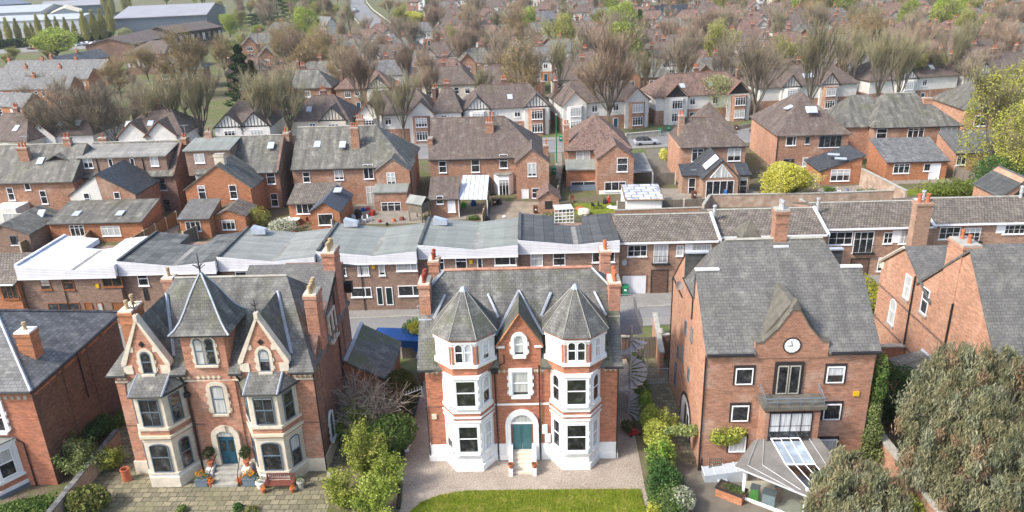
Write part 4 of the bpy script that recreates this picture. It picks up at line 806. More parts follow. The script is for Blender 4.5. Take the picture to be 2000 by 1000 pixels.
def lean(T, l, r, z, dep, rise, wall, roofm, over=.25, name='extension'):     # lean-to block: front eave l-r, roof rising to the back
    x0, x1, y = eave(l, r, z); yy = y+over
    MB().yz([(yy, 0), (yy, z-.12), (yy+dep, z-.12+rise), (yy+dep, 0)], x0+.15, x1-.15).build(name+'_wall', M[wall], T)
    rf = MB().yz([(y, z), (yy+dep, z+rise), (yy+dep, z+rise-.14), (y, z-.14)], x0, x1).build(name+'_roof', M[roofm], T); pipe(T, [(x0, y-.03, z-.1), (x1, y-.03, z-.1)], .06, 'gutter')
    return yy, x0, x1, rf
def gabf(T, l, r, z, apex_z, dep, wall, roofm, over=.2, name='wing', gut=True):    # block with its gable to the front
    x0, x1, y = eave(l, r, z); xm = (x0+x1)/2
    MB().xz([(x0, 0), (x1, 0), (x1, z-.08), (xm, apex_z-.12), (x0, z-.08)], y, y+dep).build(name+'_wall', M[wall], T)
    rf = gable_mb(x0-over, x1+over, y-.15, y+dep, z-.08, apex_z, 'y').build(name+'_roof', M[roofm], T)
    return y, x0, x1, rf
# ------------------------------------------------------------------ CORNER HOUSE, FAR LEFT
def corner_house():
    x1 = -32.0; yf, yb = 41.9, 53.2; z = 7.4
    T = thing('corner_house', 'brick house with blue-grey slate roof at the left edge beside the turret house', 'house', (-36, yf, 0))
    MB().prism([(-50, yf), (x1, yf), (x1, yb-.3), (-50, yb-.3)], 0, z-.1).build('wall', M['brick_red'], T)
    MB().prism([(x1-.3, yf+.004), (x1+.012, yf+.004), (x1+.012, yb-.31), (x1-.3, yb-.31)], 0, z-.11).build('side_wall', M['brick_shaded'], T)  # shade of this sunless side is put into the brick colour
    hip = hip_mb(-50, x1+.3, yf-.35, yb, z, 10.4, -45, -36.9).build('roof', M['slate_blue'], T)
    loc0(sub(MB().tube([(x1+.3, yf-.33, z+.02), (-36.9, (yf+yb-.35)/2, 10.42)], .1, 4), 'lead_hip', 'lead', hip, T), T)
    loc0(sub(MB().tube([(-50, (yf+yb-.35)/2, 10.42), (-36.9, (yf+yb-.35)/2, 10.42)], .1, 5), 'ridge_tiles', 'lead', hip, T), T)
    loc0(sub(MB().tube([(x1+.3, yb, z+.02), (-36.9, (yf+yb-.35)/2, 10.42)], .1, 4), 'hip_tiles', 'slate_blue', hip, T), T)
    pipe(T, [(x1+.33, yf-.4, z-.08), (x1+.33, yb, z-.08)], .08, 'gutter'); pipe(T, [(-50, yf-.38, z-.08), (x1+.3, yf-.38, z-.08)], .08, 'gutter')
    chimney(T, -33.4, 44.9, 7.4, 10.1, 1.0, .9, 'brick_orange', 1, 'buff', cap='white')
    for y in (45.2, 48.3): MB().box(x1, x1+.07, y, y+.35, 0, 7.2).build('pilaster', M['brick_shaded'], T)
    pipe(T, [(x1+.08, 47.2, 7.2), (x1+.08, 47.2, 3.5)], .05)
    for i in range(4): MB().box(x1+.012, x1+.03, yf+.2+2.8*i, yf+2.6+2.8*i, 6.75, 6.88).build('string_course', M['brick_orange'], T)
    for i in range(6): MB().box(x1-.55-.42*i, x1-.33-.42*i, yf-.04, yf-.002, 6.65, 6.88).build('frieze_tile', M['stone_grey'], T)
    pl = [(-34.0, yf), (-35.0, yf-1.35), (-37.1, yf-1.35), (-38.2, yf)]; gr = lambda g: [(-34.0+g, yf), (-35.0+g*.5, yf-1.35-g), (-37.1-g*.5, yf-1.35-g), (-38.2-g, yf)]
    b = MB().prism(pl, 0, 3.7).build('bay', M['white'], T)
    for z0, z1, g, m in ((0, .3, .16, 'grey_frame'), (.3, .55, .14, 'white'), (.55, .95, .05, 'brick_red'), (.95, 1.15, .12, 'white'), (3.55, 3.75, .14, 'white')): loc0(sub(MB().prism(gr(g), z0, z1), 'bay_course', m, b, T), T)
    loc0(sub(MB().prism(gr(.2), 3.75, 3.85), 'bay_roof', 'felt', b, T), T)
    window(T, (-36.05, yf-1.36, 1.35), 0, 1.3, 2.0, 'sash', 'upvc', sill=None, local=False); ang = math.atan2(1.35, 1.0); window(T, (-34.5+.01, yf-.68, 1.35), ang, .95, 2.0, 'sash', 'upvc', sill=None, local=False)
    window(T, (-34.2-.6, yf-.005, 4.35), 0, 1.1, 2.0, 'sash', 'upvc', sill='white', sur='white', st=.25, local=False); pipe(T, [(-33.8, yf-.1, 3.7), (-33.4, yf-.08, 3.4), (-33.4, yf-.08, 0)], .045)
    W = thing('garden_wall', 'low brick wall with blue-grey coping between the corner house and turret house', 'wall', (-29.5, 46, 0))
    a, b_ = PZ(95, 1000, 1.3), PZ(228, 838, 1.3); n = Vector((b_.y-a.y, -(b_.x-a.x), 0)).normalized()*.15; a = a+(a-b_)*.4
    q = [(p.x, p.y) for p in (a-n, a+n, b_+n, b_-n)]; MB().prism(q, 0, 1.22).build('wall', M['old_brick'], W); n *= 1.3; q = [(p.x, p.y) for p in (a-n, a+n, b_+n, b_-n)]; MB().prism(q, 1.22, 1.32).build('coping', M['slate_blue'], W)
corner_house()
# ------------------------------------------------------------------ GABLED HOUSE, FAR RIGHT
def right_house():
    X = 29.3
    T = thing('gabled_house', 'orange brick house with tall ribbed chimney and slate roofs at the right edge', 'house', (X, 55, 0))
    MB().yz([(60.3, 0), (60.3, 7.35), (56.8, 9.75), (52.5, 7.4), (52.5, 0)], X, X+9).build('wall', M['brick_hall'], T)
    MB().yz([(54.0, 0), (54.0, 7.9), (48.4, 12.6), (43.0, 6.4), (43.0, 0)], X+.02, X+14).build('wall', M['brick_hall'], T)
    r1 = MB().yz([(60.6, 7.25), (56.8, 9.95), (52.0, 7.3), (52.0, 7.15), (56.8, 9.75), (60.6, 7.1)], X-.15, X+9).build('roof', M['slate_pale'], T)
    r2 = MB().yz([(54.3, 7.9), (48.4, 12.9), (42.6, 6.2), (42.6, 6.0), (48.4, 12.7), (54.3, 7.7)], X-.12, X+14).build('roof', M['slate_pale'], T)
    for a, b in (((60.5, 7.2), (56.8, 9.85)),): loc0(sub(MB().tube([(X-.18, a[0], a[1]), (X-.18, b[0], b[1])], .13, 4), 'coping', 'stone', r1, T), T)
    chimney(T, X+.55, 50.2, 8, 12.8, 1.2, 1.9, 'brick_hall', 2, 'terracotta', cap='stone_grey')
    for i in range(3): MB().box(X+1.175, X+1.24, 49.35+.75*i, 49.6+.75*i, 10.0, 12.2).build('chimney_rib', M['brick_orange'], T)
    MB().box(X+.4, X+1.5, 48.95, 49.18, 12.2, 12.4).build('flashing', M['lead'], T)
    for y, z, h in ((55.6, 6.1, 1.9), (52.8, 6.1, 2.0)): window(T, (X-.004, y, z), -math.pi/2, .95, h, 'sash', 'upvc', sill='stone_grey', local=False)
    window(T, (X-.004, 57.3, 3.0), -math.pi/2, 1.0, 2.2, 'sash', 'upvc', r=.5, sill='stone_grey', local=False)
    for ya, yb, z in ((43.1, 60.2, 5.1), (52.6, 60.2, 2.2)): MB().box(X-.03, X-.002, ya, yb, z, z+.18).build('string_course', M['brick_side'], T)
    MB().yz([(52.2, 5.4), (52.2, 9.2), (50.7, 10.3), (50.7, 5.4)], X-.05, X-.003).build('render_panel', M['cream'], T) if 0 else None
    pipe(T, [(X-.1, 54.6, 8.3), (X-.1, 54.6, 0)], .06); pipe(T, [(X-.08, 49.2, 8.5), (X-.08, 49.2, 0)], .07)
    MB().box(X-.06, X+.1, 59.9, 60.5, 6.7, 7.3).build('kneeler', M['stone'], T)
    # outbuilding below
    A = thing('outbuilding', 'small brick outbuilding with slate roof between the clock house and orange house', 'outbuilding', (28, 50, 0))
    a, b, c, d = PZ(1735, 700, 2.3), PZ(1801, 683, 3.4), PZ(1840, 718, 3.4), PZ(1800, 775, 2.3)
    MB().add([a, d, c, b]+[p-Vector((0, 0, .15)) for p in (a, d, c, b)], [(0, 1, 2, 3), (7, 6, 5, 4), (0, 4, 5, 1), (1, 5, 6, 2), (2, 6, 7, 3), (3, 7, 4, 0)]).build('roof', M['slate_old'], A)
    MB().prism([(a.x+.3, a.y), (d.x+.1, d.y+.3), (X, d.y+.2), (X, b.y)], 0, 2.2).build('wall', M['brick_hall'], A)
    MB().tube([b, c], .12, 4).build('lead_ridge', M['lead'], A)
    W = thing('boundary_wall', 'weathered brick boundary wall with stone coping running beside the clock house', 'wall', (22, 44, 0))
    for i, ((xa, ya), (xb, yb)) in enumerate((((22.55, 46.2), (22.9, 33)),)): MB().prism([(xa-.17, ya), (xb-.17, yb), (xb+.17, yb), (xa+.17, ya)], 0, 1.9).build('wall', M['brick_hall'], W); MB().prism([(xa-.27, ya), (xb-.27, yb), (xb+.27, yb), (xa+.27, ya)], 1.9, 2.05).build('coping', M['stone_grey'], W)
    W = thing('cross_wall', 'short brick wall behind the palm joining clock house and orange house', 'wall', (25, 56, 0)); MB().box(22, 29.2, 54.4, 54.7, 0, 2.3).build('wall', M['brick_hall'], W); MB().box(21.9, 29.25, 54.3, 54.8, 2.3, 2.45).build('coping', M['stone_grey'], W)
right_house()
# ------------------------------------------------------------------ TERRACE ACROSS THE STREET
TB = [-48.3, -38.9, -29.6, -20.4, -10.9, -1.3, 8.5, 18.3, 29.3, 40.5, 51.8]
TY = [66.2, 66.7, 67.25, 68.1, 69.2, 69.9, 70.7, 72.3, 74.0, 74.7]
def terrace():
    lab = ['flat-roofed terrace house with bright white roof membrane and brown window frames', 'flat-roofed terrace house with chequered dark grey roof left of the turret', 'flat-roofed terrace house with pale grey roof and cracked felt seam behind the turret',
           'flat-roofed terrace house with grey-green roof and paired dark front doors', 'flat-roofed terrace house with grey-green roof and yellow alarm box behind the white bays', 'flat-roofed terrace house with black felt roof and rear courtyard notch']
    roofs = ['membrane', 'felt_dark2', 'felt', 'felt_green', 'felt_green', 'felt_dark']
    wins = [[(75,542,102,564,'sash','brown_frame'),(120,540,147,564,'sash','brown_frame'),(197,540,241,558,'case2','brown_frame'),(92,590,158,604,'case3','brown_frame')],
            [(266,531,292,556,'sash','upvc'),(322,528,336,546,'none','dark_frame'),(395,528,432,546,'case3','dark_frame')],
            [(457,518,483,543,'sash','upvc'),(501,518,527,543,'sash','upvc'),(580,516,612,540,'side','upvc')],
            [(660,510,677,537,'sash','upvc'),(696,509,722,536,'sash','upvc'),(738,508,753,536,'none','upvc'),(773,507,815,527,'side','upvc'),(684,560,727,578,'side','upvc'),(777,557,820,576,'side','upvc')],
            [(852,498,869,526,'sash','upvc'),(889,497,912,523,'sash','upvc'),(931,496,943,523,'none','upvc'),(965,495,1009,516,'side','upvc')],
            [(1036,492,1060,518,'sash','upvc'),(1080,491,1104,517,'sash','upvc'),(1157,489,1200,510,'case3','upvc')]]
    for i in range(6):
        x0, x1, y = TB[i], TB[i+1]-.03, TY[i]; w = x1-x0; D = 8.0
        T = thing('terrace_house', lab[i], 'house', ((x0+x1)/2, y, 0), group='flat-roofed terrace across the street')
        wallm = 'brick_brown' if i < 4 else 'brick_brown'
        MB().box(x0, x1, y, y+D-.3, 0, 5.4).build('wall', M[wallm], T)
        MB().xz([(x0-.02, 5.18), (x1+.02, 5.18), (x1+.02, 6.25), (x0+w*.57, 5.88), (x0-.02, 6.5)], y-.35, y-.003).build('fascia', M['white_clad'], T)
        mb = MB(); zz = lambda x: 6.5+(5.88-6.5)*(x-x0)/(w*.57) if x < x0+w*.57 else 5.88+(6.3-5.88)*(x-x0-w*.57)/(w*.43)
        notch = i in (0, 1, 5); xs = [x0, x0+w*.38, x0+w*.57, x0+w*.68, x1] if notch else [x0, x0+w*.57, x1]
        for k in range(len(xs)-1):
            a, b = xs[k], xs[k+1]; dp = D if not (notch and 1 <= k <= 2) else D*.66
            mb.xz([(a, zz(a)), (b, zz(b)), (b, zz(b)-.5), (a, zz(a)-.5)], y-.28, y+dp)
        rf = mb.build('roof', M[roofs[i]], T)
        loc0(sub(MB().ext([(x0+.02, y-.3, zz(x0)+.02), (x0+.3, y-.3, zz(x0)+.02), (x0+.3, y-.3, zz(x0)+.16), (x0+.02, y-.3, zz(x0)+.16)], (0, D+.25, 0)), 'upstand', 'felt_dark' if i else 'membrane', rf, T), T)
        xv = x0+w*.57; loc0(sub(MB().box(xv-.25, xv+.25, y-.3, y+D*.62, 5.89, 5.905), 'valley_strip', 'felt_brown', rf, T), T)
        loc0(sub(MB().box(x0, x1, y-.42, y-.36, 5.05, 5.16), 'gutter_line', 'upvc', rf, T), T)
        for a in wins[i]: pw(T, y, *a[:4], kind=a[4], frame=a[5], sill=a[5], glass='glass')
        if i in (2, 3, 4):
            p = PZ([0, 0, 508, 687, 861][i], [0, 0, 455, 440, 437][i], 6.4); S_ = MB().xz([(-.7, 0), (.7, 0), (.7, .35), (-.7, .75)], -.5, .5).build('roof_light', M['lead'], T, False); S_.location = p-origin(T); g = MB().ext([(-.6, -.4, .78), (.6, -.4, .42), (.6, .4, .42), (-.6, .4, .78)], (0, 0, -.03)).build('pane', M['skylight'], S_, False)
        if i == 3:
            for q, (a, b) in enumerate(((734, 750), (752, 769))): pw(T, y, a, 559, b, 594, 'none', 'upvc', sill=None, glass='door_green', name='door')
        if i == 0:
            pw(T, y, 163, 590, 186, 617, 'none', 'brown_frame', sill=None, glass='brown_frame', name='door'); pw(T, y, 187, 590, 206, 617, 'none', 'brown_frame', sill=None); pw(T, y, 216, 588, 252, 616, 'none', 'brick_side', sill=None, glass='brown_frame', name='garage_door')
        if i in (1,): pw(T, y, 280, 560, 290, 585, 'none', 'dark_frame', sill=None)
        ax = {0: (191, 558), 2: (551, 527), 3: (729, 521), 4: (920, 511)}.get(i)
        if ax: p = PYp(*ax, y); MB().box(p.x-.15, p.x+.15, y-.1, y-.002, p.z-.2, p.z+.2).build('alarm_box', M['yellow'], T)
        pipe(T, [(x0+w*.42, y-.06, 5.15), (x0+w*.42, y-.06, 0)], .04)
    labg = ['tiled terrace house with white garage door and small iron balcony', 'tiled terrace house half hidden behind the clock house ridge', 'tiled terrace house with glazed balcony doors right of the clock house chimney', 'tiled terrace house with white panels at the right edge']
    gw = [[(1226,477,1263,499,'grid32'),(1277,477,1304,513,'grid33'),(1322,477,1334,498,'grid22'),(1352,477,1388,498,'grid42')], [(1430,466,1460,486,'grid32'),(1520,460,1590,470,'grid42')], [(1620,452,1663,476,'grid32'),(1670,452,1702,492,'grid33'),(1727,452,1742,474,'grid22'),(1758,450,1795,474,'grid42'),(1716,502,1731,528,'grid22')], [(1836,443,1873,465,'grid32'),(1884,443,1912,470,'grid33'),(1962,437,2000,455,'grid42')]]
    for i in range(4):
        x0, x1, y = TB[6+i]+.02, TB[7+i]-.02, TY[6+i]; D = 8.4; ez = (5.72, 5.5, 5.45, 5.42)[i]; rz_ = ez+1.28
        T = thing('terrace_house', labg[i], 'house', ((x0+x1)/2, y, 0), group='tiled terrace across the street')
        MB().yz([(y, 0), (y, ez-.05), (y+D/2, rz_-.2), (y+D, ez-.05), (y+D, 0)], x0, x1).build('wall', M['brick_tan'], T)
        rf = MB().yz([(y-.4, ez), (y+D/2, rz_), (y+D+.3, ez), (y+D+.3, ez-.14), (y+D/2, rz_-.16), (y-.4, ez-.14)], x0-.05, x1+.05).build('roof', M['tile_grey'], T)
        if i < 3: loc0(sub(MB().yz([(y-.45, ez+.08), (y+D/2, rz_+.2), (y+D/2, rz_-.1), (y-.45, ez-.2)], x1-.13, x1+.13), 'party_upstand', 'membrane', rf, T), T)
        loc0(sub(MB().box(x0, x1, y-.45, y-.4, ez-.2, ez), 'fascia', 'upvc', rf, T), T)
        loc0(sub(MB().tube([(x0, y+D/2, rz_+.02), (x1, y+D/2, rz_+.02)], .1, 4), 'ridge_tiles', 'stone_grey', rf, T), T)
        for a in gw[i]:
            pw(T, y, *a[:4], kind=a[4], frame='upvc', glass='glass_net' if a[4] == 'grid33' else 'glass', name='balcony_door' if a[4] == 'grid33' else 'window')
            if a[4] == 'grid33':
                p, q = PYp(a[0]-3, a[3]-14, y), PYp(a[2]+3, a[3], y); rl = MB().tube([(p.x, y-.3, p.z), (q.x, y-.3, p.z)], .025, 4).box(p.x-.05, q.x+.05, y-.4, y-.002, q.z-.12, q.z)
                for k in range(9): xx = p.x+(q.x-p.x)*k/8; rl.tube([(xx, y-.3, q.z), (xx, y-.3, p.z)], .015, 3)
                rl.build('balcony_rail', M['black'], T)
            if a[4] == 'grid42': p, q = PYp(a[0]-14, a[1], y), PYp(a[0], a[3], y); MB().box(p.x, q.x, y-.04, y-.003, q.z, p.z).build('white_panel', M['upvc'], T)
        if i in (0, 2):
            a = (1272, 526, 1303, 572) if i == 0 else (1662, 503, 1694, 536); pw(T, y, *a, kind='none', frame='dark_frame', sill=None, glass='brick_shaded', name='porch_opening')
        if i == 0:
            pw(T, y, 1214, 536, 1262, 574, 'none', 'brick_side', sill=None, glass='garage_white', name='garage_door'); p = PYp(1218, 510, y); d = MB().lathe(0, 0, [(.02, 0), (.3, .06), (.32, .08), (.02, .03)], 12).build('satellite_dish', M['galv'], T, False); d.location = Vector((p.x, y-.3, p.z))-origin(T); d.rotation_euler = (1.4, 0, .5)
            MB().box(x0+8.0, x0+8.3, y-.9, y, 0, 1.6).box(x0+5.6, x0+8.3, y-.9, y-.7, 0, 1.4).build('low_wall', M['brick_tan'], T) if 0 else None
        p = PYp([1394, 1596, 1800, 1990][i], [425, 405, 395, 388][i], y+D/2); fl = MB().lathe(p.x, y+D/2-.2, [(.18, 6.6), (.14, 7.1), (.2, 7.15), (.16, 7.7), (.24, 7.75), (.2, 7.9)], 8).build('flue', M['galv'], T)
    # part of a house at the far left end of the terrace
    T = thing('terrace_house', 'red brick terrace house with grey tiled roof and brown bow window at the left edge', 'house', (-53, 65.6, 0))
    MB().box(-60, -48.4, 65.7, 73, 0, 4.9).build('wall', M['brick_orange'], T); MB().yz([(65.3, 4.85), (69.4, 6.5), (73.3, 4.85), (73.3, 4.7), (69.4, 6.35), (65.3, 4.7)], -60, -48.35).build('roof', M['tile_grey'], T); pipe(T, [(-60, 65.25, 4.8), (-48.5, 65.25, 4.8)], .08, 'gutter', 'upvc')
    pw(T, 65.7, 0, 557, 38, 582, 'case3', 'brown_frame', sill='brown_frame'); pw(T, 65.7, 16, 602, 62, 625, 'case3', 'brown_frame', sill='brown_frame')
    for k, lb in enumerate(('tall brick chimney with two red pots rising behind the orange house', )):
        p = PZ(1815, 480, 5.0); C = thing('chimney_stack', lb, 'chimney', (38.2, 72.6, 0)); MB().box(37.5, 39.0, 71.9, 72.9, 0, 8.2).box(37.4, 39.1, 71.8, 73.0, 8.2, 8.45).build('stack', M['brick_tan'], C)
        for dx in (-.35, .45): MB().lathe(38.2+dx, 72.4, [(.2, 8.45), (.16, 9.1), (.22, 9.15), (.2, 9.3)], 8).build('pot', M['terracotta'], C)
M['felt_dark2'] = roof_mat('felt_chequer', (.105, .11, .105), 1.0, 1.0, gap=.03, var=.35, lich=.2, mossa=.05, streak=.4)
M['felt_green'] = roof_mat('felt_green', (.215, .23, .212), 9, 1.0, gap=.002, var=.08, lich=.2, mossa=.03, streak=.4)
M['door_green'] = plain('door_green', (.012, .03, .028), .4, .1, 3); M['garage_white'] = plain('garage_white', (.74, .76, .79), .5, .05, 2)
terrace()
# ------------------------------------------------------------------ MIDDLE ROW (backs of the houses on the second street)
GR_MID = 'houses in the row behind the flat-roofed terrace'
def H(name, label, x, y): return thing(name, label, 'house', (x, y, 0), group=GR_MID)
def main_roof(T, l, r, z, zr, dep, ra, rb, wall, roofm, axis='x', over=.35, side='brick_mid'):
    """main block: front eave l-r; hips when ra/rb lie inside; gable ends when at the ends (ra=0 / rb=0 = inset of the ridge ends)"""
    x0, x1, y = eave(l, r, z)
    X0, X1 = x0+(over if ra else .1), x1-(over if rb else .1)
    if axis == 'x': prof = [(y+over, 0), (y+over, z-.1), (y+dep/2, (zr-.25) if not (ra or rb) else z-.1), (y+dep-over, z-.1), (y+dep-over, 0)]
    if ra or rb: MB().box(X0, X1, y+over, y+dep-over, 0, z-.1).build('wall', M[wall], T)
    else: MB().yz(prof, X0, X1).build('wall', M[wall], T)
    if (ra == 0) != (rb == 0):
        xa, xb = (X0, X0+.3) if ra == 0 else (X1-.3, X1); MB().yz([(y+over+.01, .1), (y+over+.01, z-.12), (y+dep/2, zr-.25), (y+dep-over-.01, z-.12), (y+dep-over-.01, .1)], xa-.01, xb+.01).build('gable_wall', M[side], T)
    rf = hip_mb(x0, x1, y, y+dep, z, zr, (x0+ra) if axis == 'x' else y+ra, (x1-rb) if axis == 'x' else y+dep-rb, axis).build('roof', M[roofm], T)
    pipe(T, [(x0, y-.05, z-.1), (x1, y-.05, z-.1)], .07, 'gutter')
    if axis == 'x': loc0(sub(MB().tube([(x0+ra, y+dep/2, zr+.03), (x1-rb, y+dep/2, zr+.03)], .09, 4), 'ridge_tiles', 'stone_grey' if roofm.startswith('slate') else 'tile_rust', rf, T), T)
    return y+over, x0, x1, rf
def mid_row():
    # m1
    T = H('terraced_house', 'slate-roofed brick house with small gabled dormer at the left edge', -70, 100)
    y, x0, x1, rf = main_roof(T, (-60, 362), (146, 352), 5.4, 9.4, 11, 0, 0, 'brick_mid', 'slate_old')
    for a in ((11,365,31,390,'sash'), (46,356,61,370,'none'), (76,372,95,397,'sash')): pw(T, y, *a)
    skylight(T, rf, 79, 315, 7.6); p = PYp(118, 322, y+3.2)
    MB().xz([(p.x-2, 5.5), (p.x+2, 5.5), (p.x+2, 7.3), (p.x, 8.3), (p.x-2, 7.3)], y+2.8, y+5).build('dormer', M['timber'], T); gable_mb(p.x-2.3, p.x+2.3, y+2.5, y+5.4, 7.3, 8.5, 'y').build('dormer_roof', M['slate_old'], T); pw(T, y+2.8, 104, 311, 120, 324, 'none', 'dark_frame')
    stack(T, 44, 287, y+3, 6, 1.4, .7, pots=3); stack(T, 130, 268, y+5, 8, 1.0, .6)
    yy, a, b, r = gabf(T, (56, 362), (150, 356), 4.7, 6.2, 6, 'brick_mid', 'slate_pale', name='rear_wing')
    yy, a, b, r = gabf(T, (-40, 458), (56, 455), 2.5, 3.7, 8, 'brick_brown', 'slate_old', name='extension'); pw(T, yy, 17, 459, 37, 477, 'none', 'grey_frame'); skylight(T, r, 80, 418, 3.2)
    MB().box(*[PYp(2, 415, y-1).x, PYp(52, 415, y-1).x], y-3, y, 0, 2.6).build('patio_room', M['render'], T); pw(T, y-3, 4, 416, 50, 440, 'case2', 'white')
    # m2
    T = H('terraced_house', 'brick house with wide brown flat-roofed loft dormer and half-white rear gable', -56, 102)
    y, x0, x1, rf = main_roof(T, (150, 349), (340, 342), 5.2, 8.9, 11, 0, 0, 'brick_side', 'slate_old', side='brick_side')
    yd = y+.5; a, b = PYp(157, 330, yd).x, PYp(328, 330, yd).x; zt = PYp(240, 305, yd).z
    MB().box(a, b, yd, yd+5, 4.9, zt-.05).build('loft_dormer', M['brick_brown'], T); MB().ext([(a-.2, yd-.3, zt), (b+.2, yd-.3, zt), (b+.2, yd+5.2, zt+.95), (a-.2, yd+5.2, zt+.95)], (0, 0, -.15)).build('dormer_roof', M['felt_brown'], T)
    for q in ((161,308,183,327,'case2'), (210,309,222,324,'none'), (253,308,264,322,'none'), (292,306,311,323,'case2')): pw(T, yd, *q)
    for px in (187, 277): p = PYp(px, 306, yd); pipe(T, [(p.x, yd-.06, zt), (p.x, yd-.06, 2)], .06)
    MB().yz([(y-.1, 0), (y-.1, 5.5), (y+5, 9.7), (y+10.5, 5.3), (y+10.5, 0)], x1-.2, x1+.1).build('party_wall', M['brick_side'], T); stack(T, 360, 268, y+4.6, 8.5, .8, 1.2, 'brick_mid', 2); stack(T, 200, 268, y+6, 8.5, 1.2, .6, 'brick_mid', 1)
    pw(T, y, 309, 346, 327, 370, 'sash', 'grey_frame'); pw(T, y, 317, 388, 336, 412, 'sash', 'grey_frame')
    l, r_ = PZ(137, 380, 4.7), PZ(262, 378, 4.7); yw = (l.y+r_.y)/2; ap = PYp(189, 340, yw)
    MB().xz([(l.x, 0), (r_.x, 0), (r_.x, 4.7), (ap.x, ap.z), (l.x, 4.7)], yw, y).build('rear_wing_wall', M['brick_mid'], T)
    MB().xz([(l.x-.2, 4.6), (ap.x, ap.z+.1), (r_.x+.3, 4.55), (r_.x+.3, 4.4), (ap.x, ap.z-.12), (l.x-.2, 4.45)], yw-.15, y+.3).build('rear_wing_roof', M['slate_dark'], T)
    MB().xz([(l.x-.01, .1), (ap.x+.3, .1), (ap.x-.3, ap.z-.12), (l.x-.01, 4.62)], yw-.03, yw-.003).build('whitewash', M['whitewash'], T)
    pw(T, yw-.03, 162, 376, 179, 400); pw(T, yw, 221, 374, 239, 401)
    # ext2 + wall
    yy, a, b, r = lean(T, (91, 437), (276, 433), 2.7, 5.5, 1.25, 'brick_orange', 'slate_old')
    for q in ((134,438,168,460,'case3t'), (196,440,237,459,'case3t')): pw(T, yy, *q)
    skylight(T, r, 150, 418, 3.2, tilt=.22); skylight(T, r, 235, 417, 3.2, tilt=.22)
    # m3
    T = H('terraced_house', 'brick house with pale flat-roofed loft box and orange rear gable', -41, 100)
    y, x0, x1, rf = main_roof(T, (372, 345), (546, 332), 5.3, 9.3, 11, 0, 0, 'brick_orange', 'slate_old', side='brick_side')
    yd = y+.4; a, b = PYp(365, 320, yd).x, PYp(452, 320, yd).x; zt = PYp(400, 292, yd).z
    MB().box(a, b, yd, yd+4.5, 4.9, zt-.05).build('loft_dormer', M['brick_brown'], T); MB().ext([(a-.2, yd-.3, zt), (b+.2, yd-.3, zt), (b+.2, yd+4.6, zt+.7), (a-.2, yd+4.6, zt+.7)], (0, 0, -.15)).build('dormer_roof', M['felt_green'], T)
    pw(T, yd, 378, 299, 401, 317, 'case2'); pw(T, y, 381, 336, 396, 350, 'none')
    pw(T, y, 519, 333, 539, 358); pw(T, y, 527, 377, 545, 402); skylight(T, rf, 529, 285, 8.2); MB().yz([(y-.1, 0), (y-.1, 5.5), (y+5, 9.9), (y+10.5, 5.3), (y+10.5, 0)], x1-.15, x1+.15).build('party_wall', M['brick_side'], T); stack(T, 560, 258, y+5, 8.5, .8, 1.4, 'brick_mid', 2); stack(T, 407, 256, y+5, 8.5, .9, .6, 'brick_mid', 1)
    l, r_ = PZ(362, 368, 4.7), PZ(488, 366, 4.7); yw = (l.y+r_.y)/2; ap = PYp(423, 322, yw)
    MB().xz([(l.x, 0), (r_.x, 0), (r_.x, 4.7), (ap.x, ap.z), (l.x, 4.7)], yw, y).build('rear_wing_wall', M['brick_orange'], T)
    MB().xz([(l.x-.2, 4.6), (ap.x, ap.z+.1), (r_.x+.3, 4.55), (r_.x+.3, 4.4), (ap.x, ap.z-.12), (l.x-.2, 4.45)], yw-.15, y+.3).build('rear_wing_roof', M['slate_old'], T)
    pw(T, yw, 385, 361, 404, 388); pw(T, yw, 446, 360, 465, 387); stack(T, 428, 300, yw+1.6, 5, 1.3, .8, 'stone', 0)
    yy, a, b, r = lean(T, (345, 428), (408, 427), 2.7, 4.5, 1.2, 'brick_orange', 'slate_pale'); pw(T, yy, 361, 432, 394, 450, 'case3'); skylight(T, r, 384, 408, 3.2, tilt=.25)
    yy, a, b, r = gabf(T, (416, 420), (476, 422), 2.4, 3.3, 4.5, 'brick_orange', 'tile_grey', name='extension'); pw(T, yy, 432, 429, 461, 447, 'case3')
    # m4
    T = H('semi_detached_pair', 'slate-roofed brick pair with central chimney, two roof windows and orange garden room', -24, 104)
    y, x0, x1, rf = main_roof(T, (568, 331), (800, 326), 5.3, 10.0, 11.5, 0, 5.2, 'brick_mid', 'slate_old')
    for q in ((590,335,607,355,'sash'), (651,326,672,350,'case2t'), (708,320,731,348,'case2t'), (714,363,735,403,'case2t')): pw(T, y-.02, *q)
    stack(T, 692, 248, y+2.6, 6.5, 1.1, .8, 'brick_mid', 3); stack(T, 703, 232, y+7.5, 8.5, 1.1, .6, 'brick_mid', 3); skylight(T, rf, 620, 282, 8.0); skylight(T, rf, 669, 283, 8.0)
    yy, a, b, r = gabf(T, (733, 334), (800, 330), 5.2, 6.9, 6, 'brick_mid', 'slate_old', name='rear_wing'); pw(T, yy, 754, 336, 774, 362, 'case2t')
    pipe(T, [(b+.05, yy+.5, 5), (b+.05, yy+.5, 0)], .06)
    yx = yy-2.2; x0e, x1e = PYp(729, 390, yx).x, PYp(797, 390, yx).x
    MB().box(x0e+.1, x1e-.1, yx+.1, yy, 0, 2.7).build('extension_wall', M['brick_mid'], T); MB().yz([(yx-.1, 2.75), (yy, 3.3), (yy, 3.15), (yx-.1, 2.6)], x0e, x1e).build('extension_roof', M['felt_green'], T); pw(T, yx+.1, 744, 394, 784, 415, 'case3t')
    yy, a, b, r = lean(T, (561, 397), (652, 398), 2.7, 4.8, 1.4, 'brick_orange', 'tile_grey'); pw(T, yy, 578, 399, 614, 416, 'case3')
    l, r_ = PZ(607, 412, 2.7), PZ(661, 414, 2.7); yw = (l.y+r_.y)/2
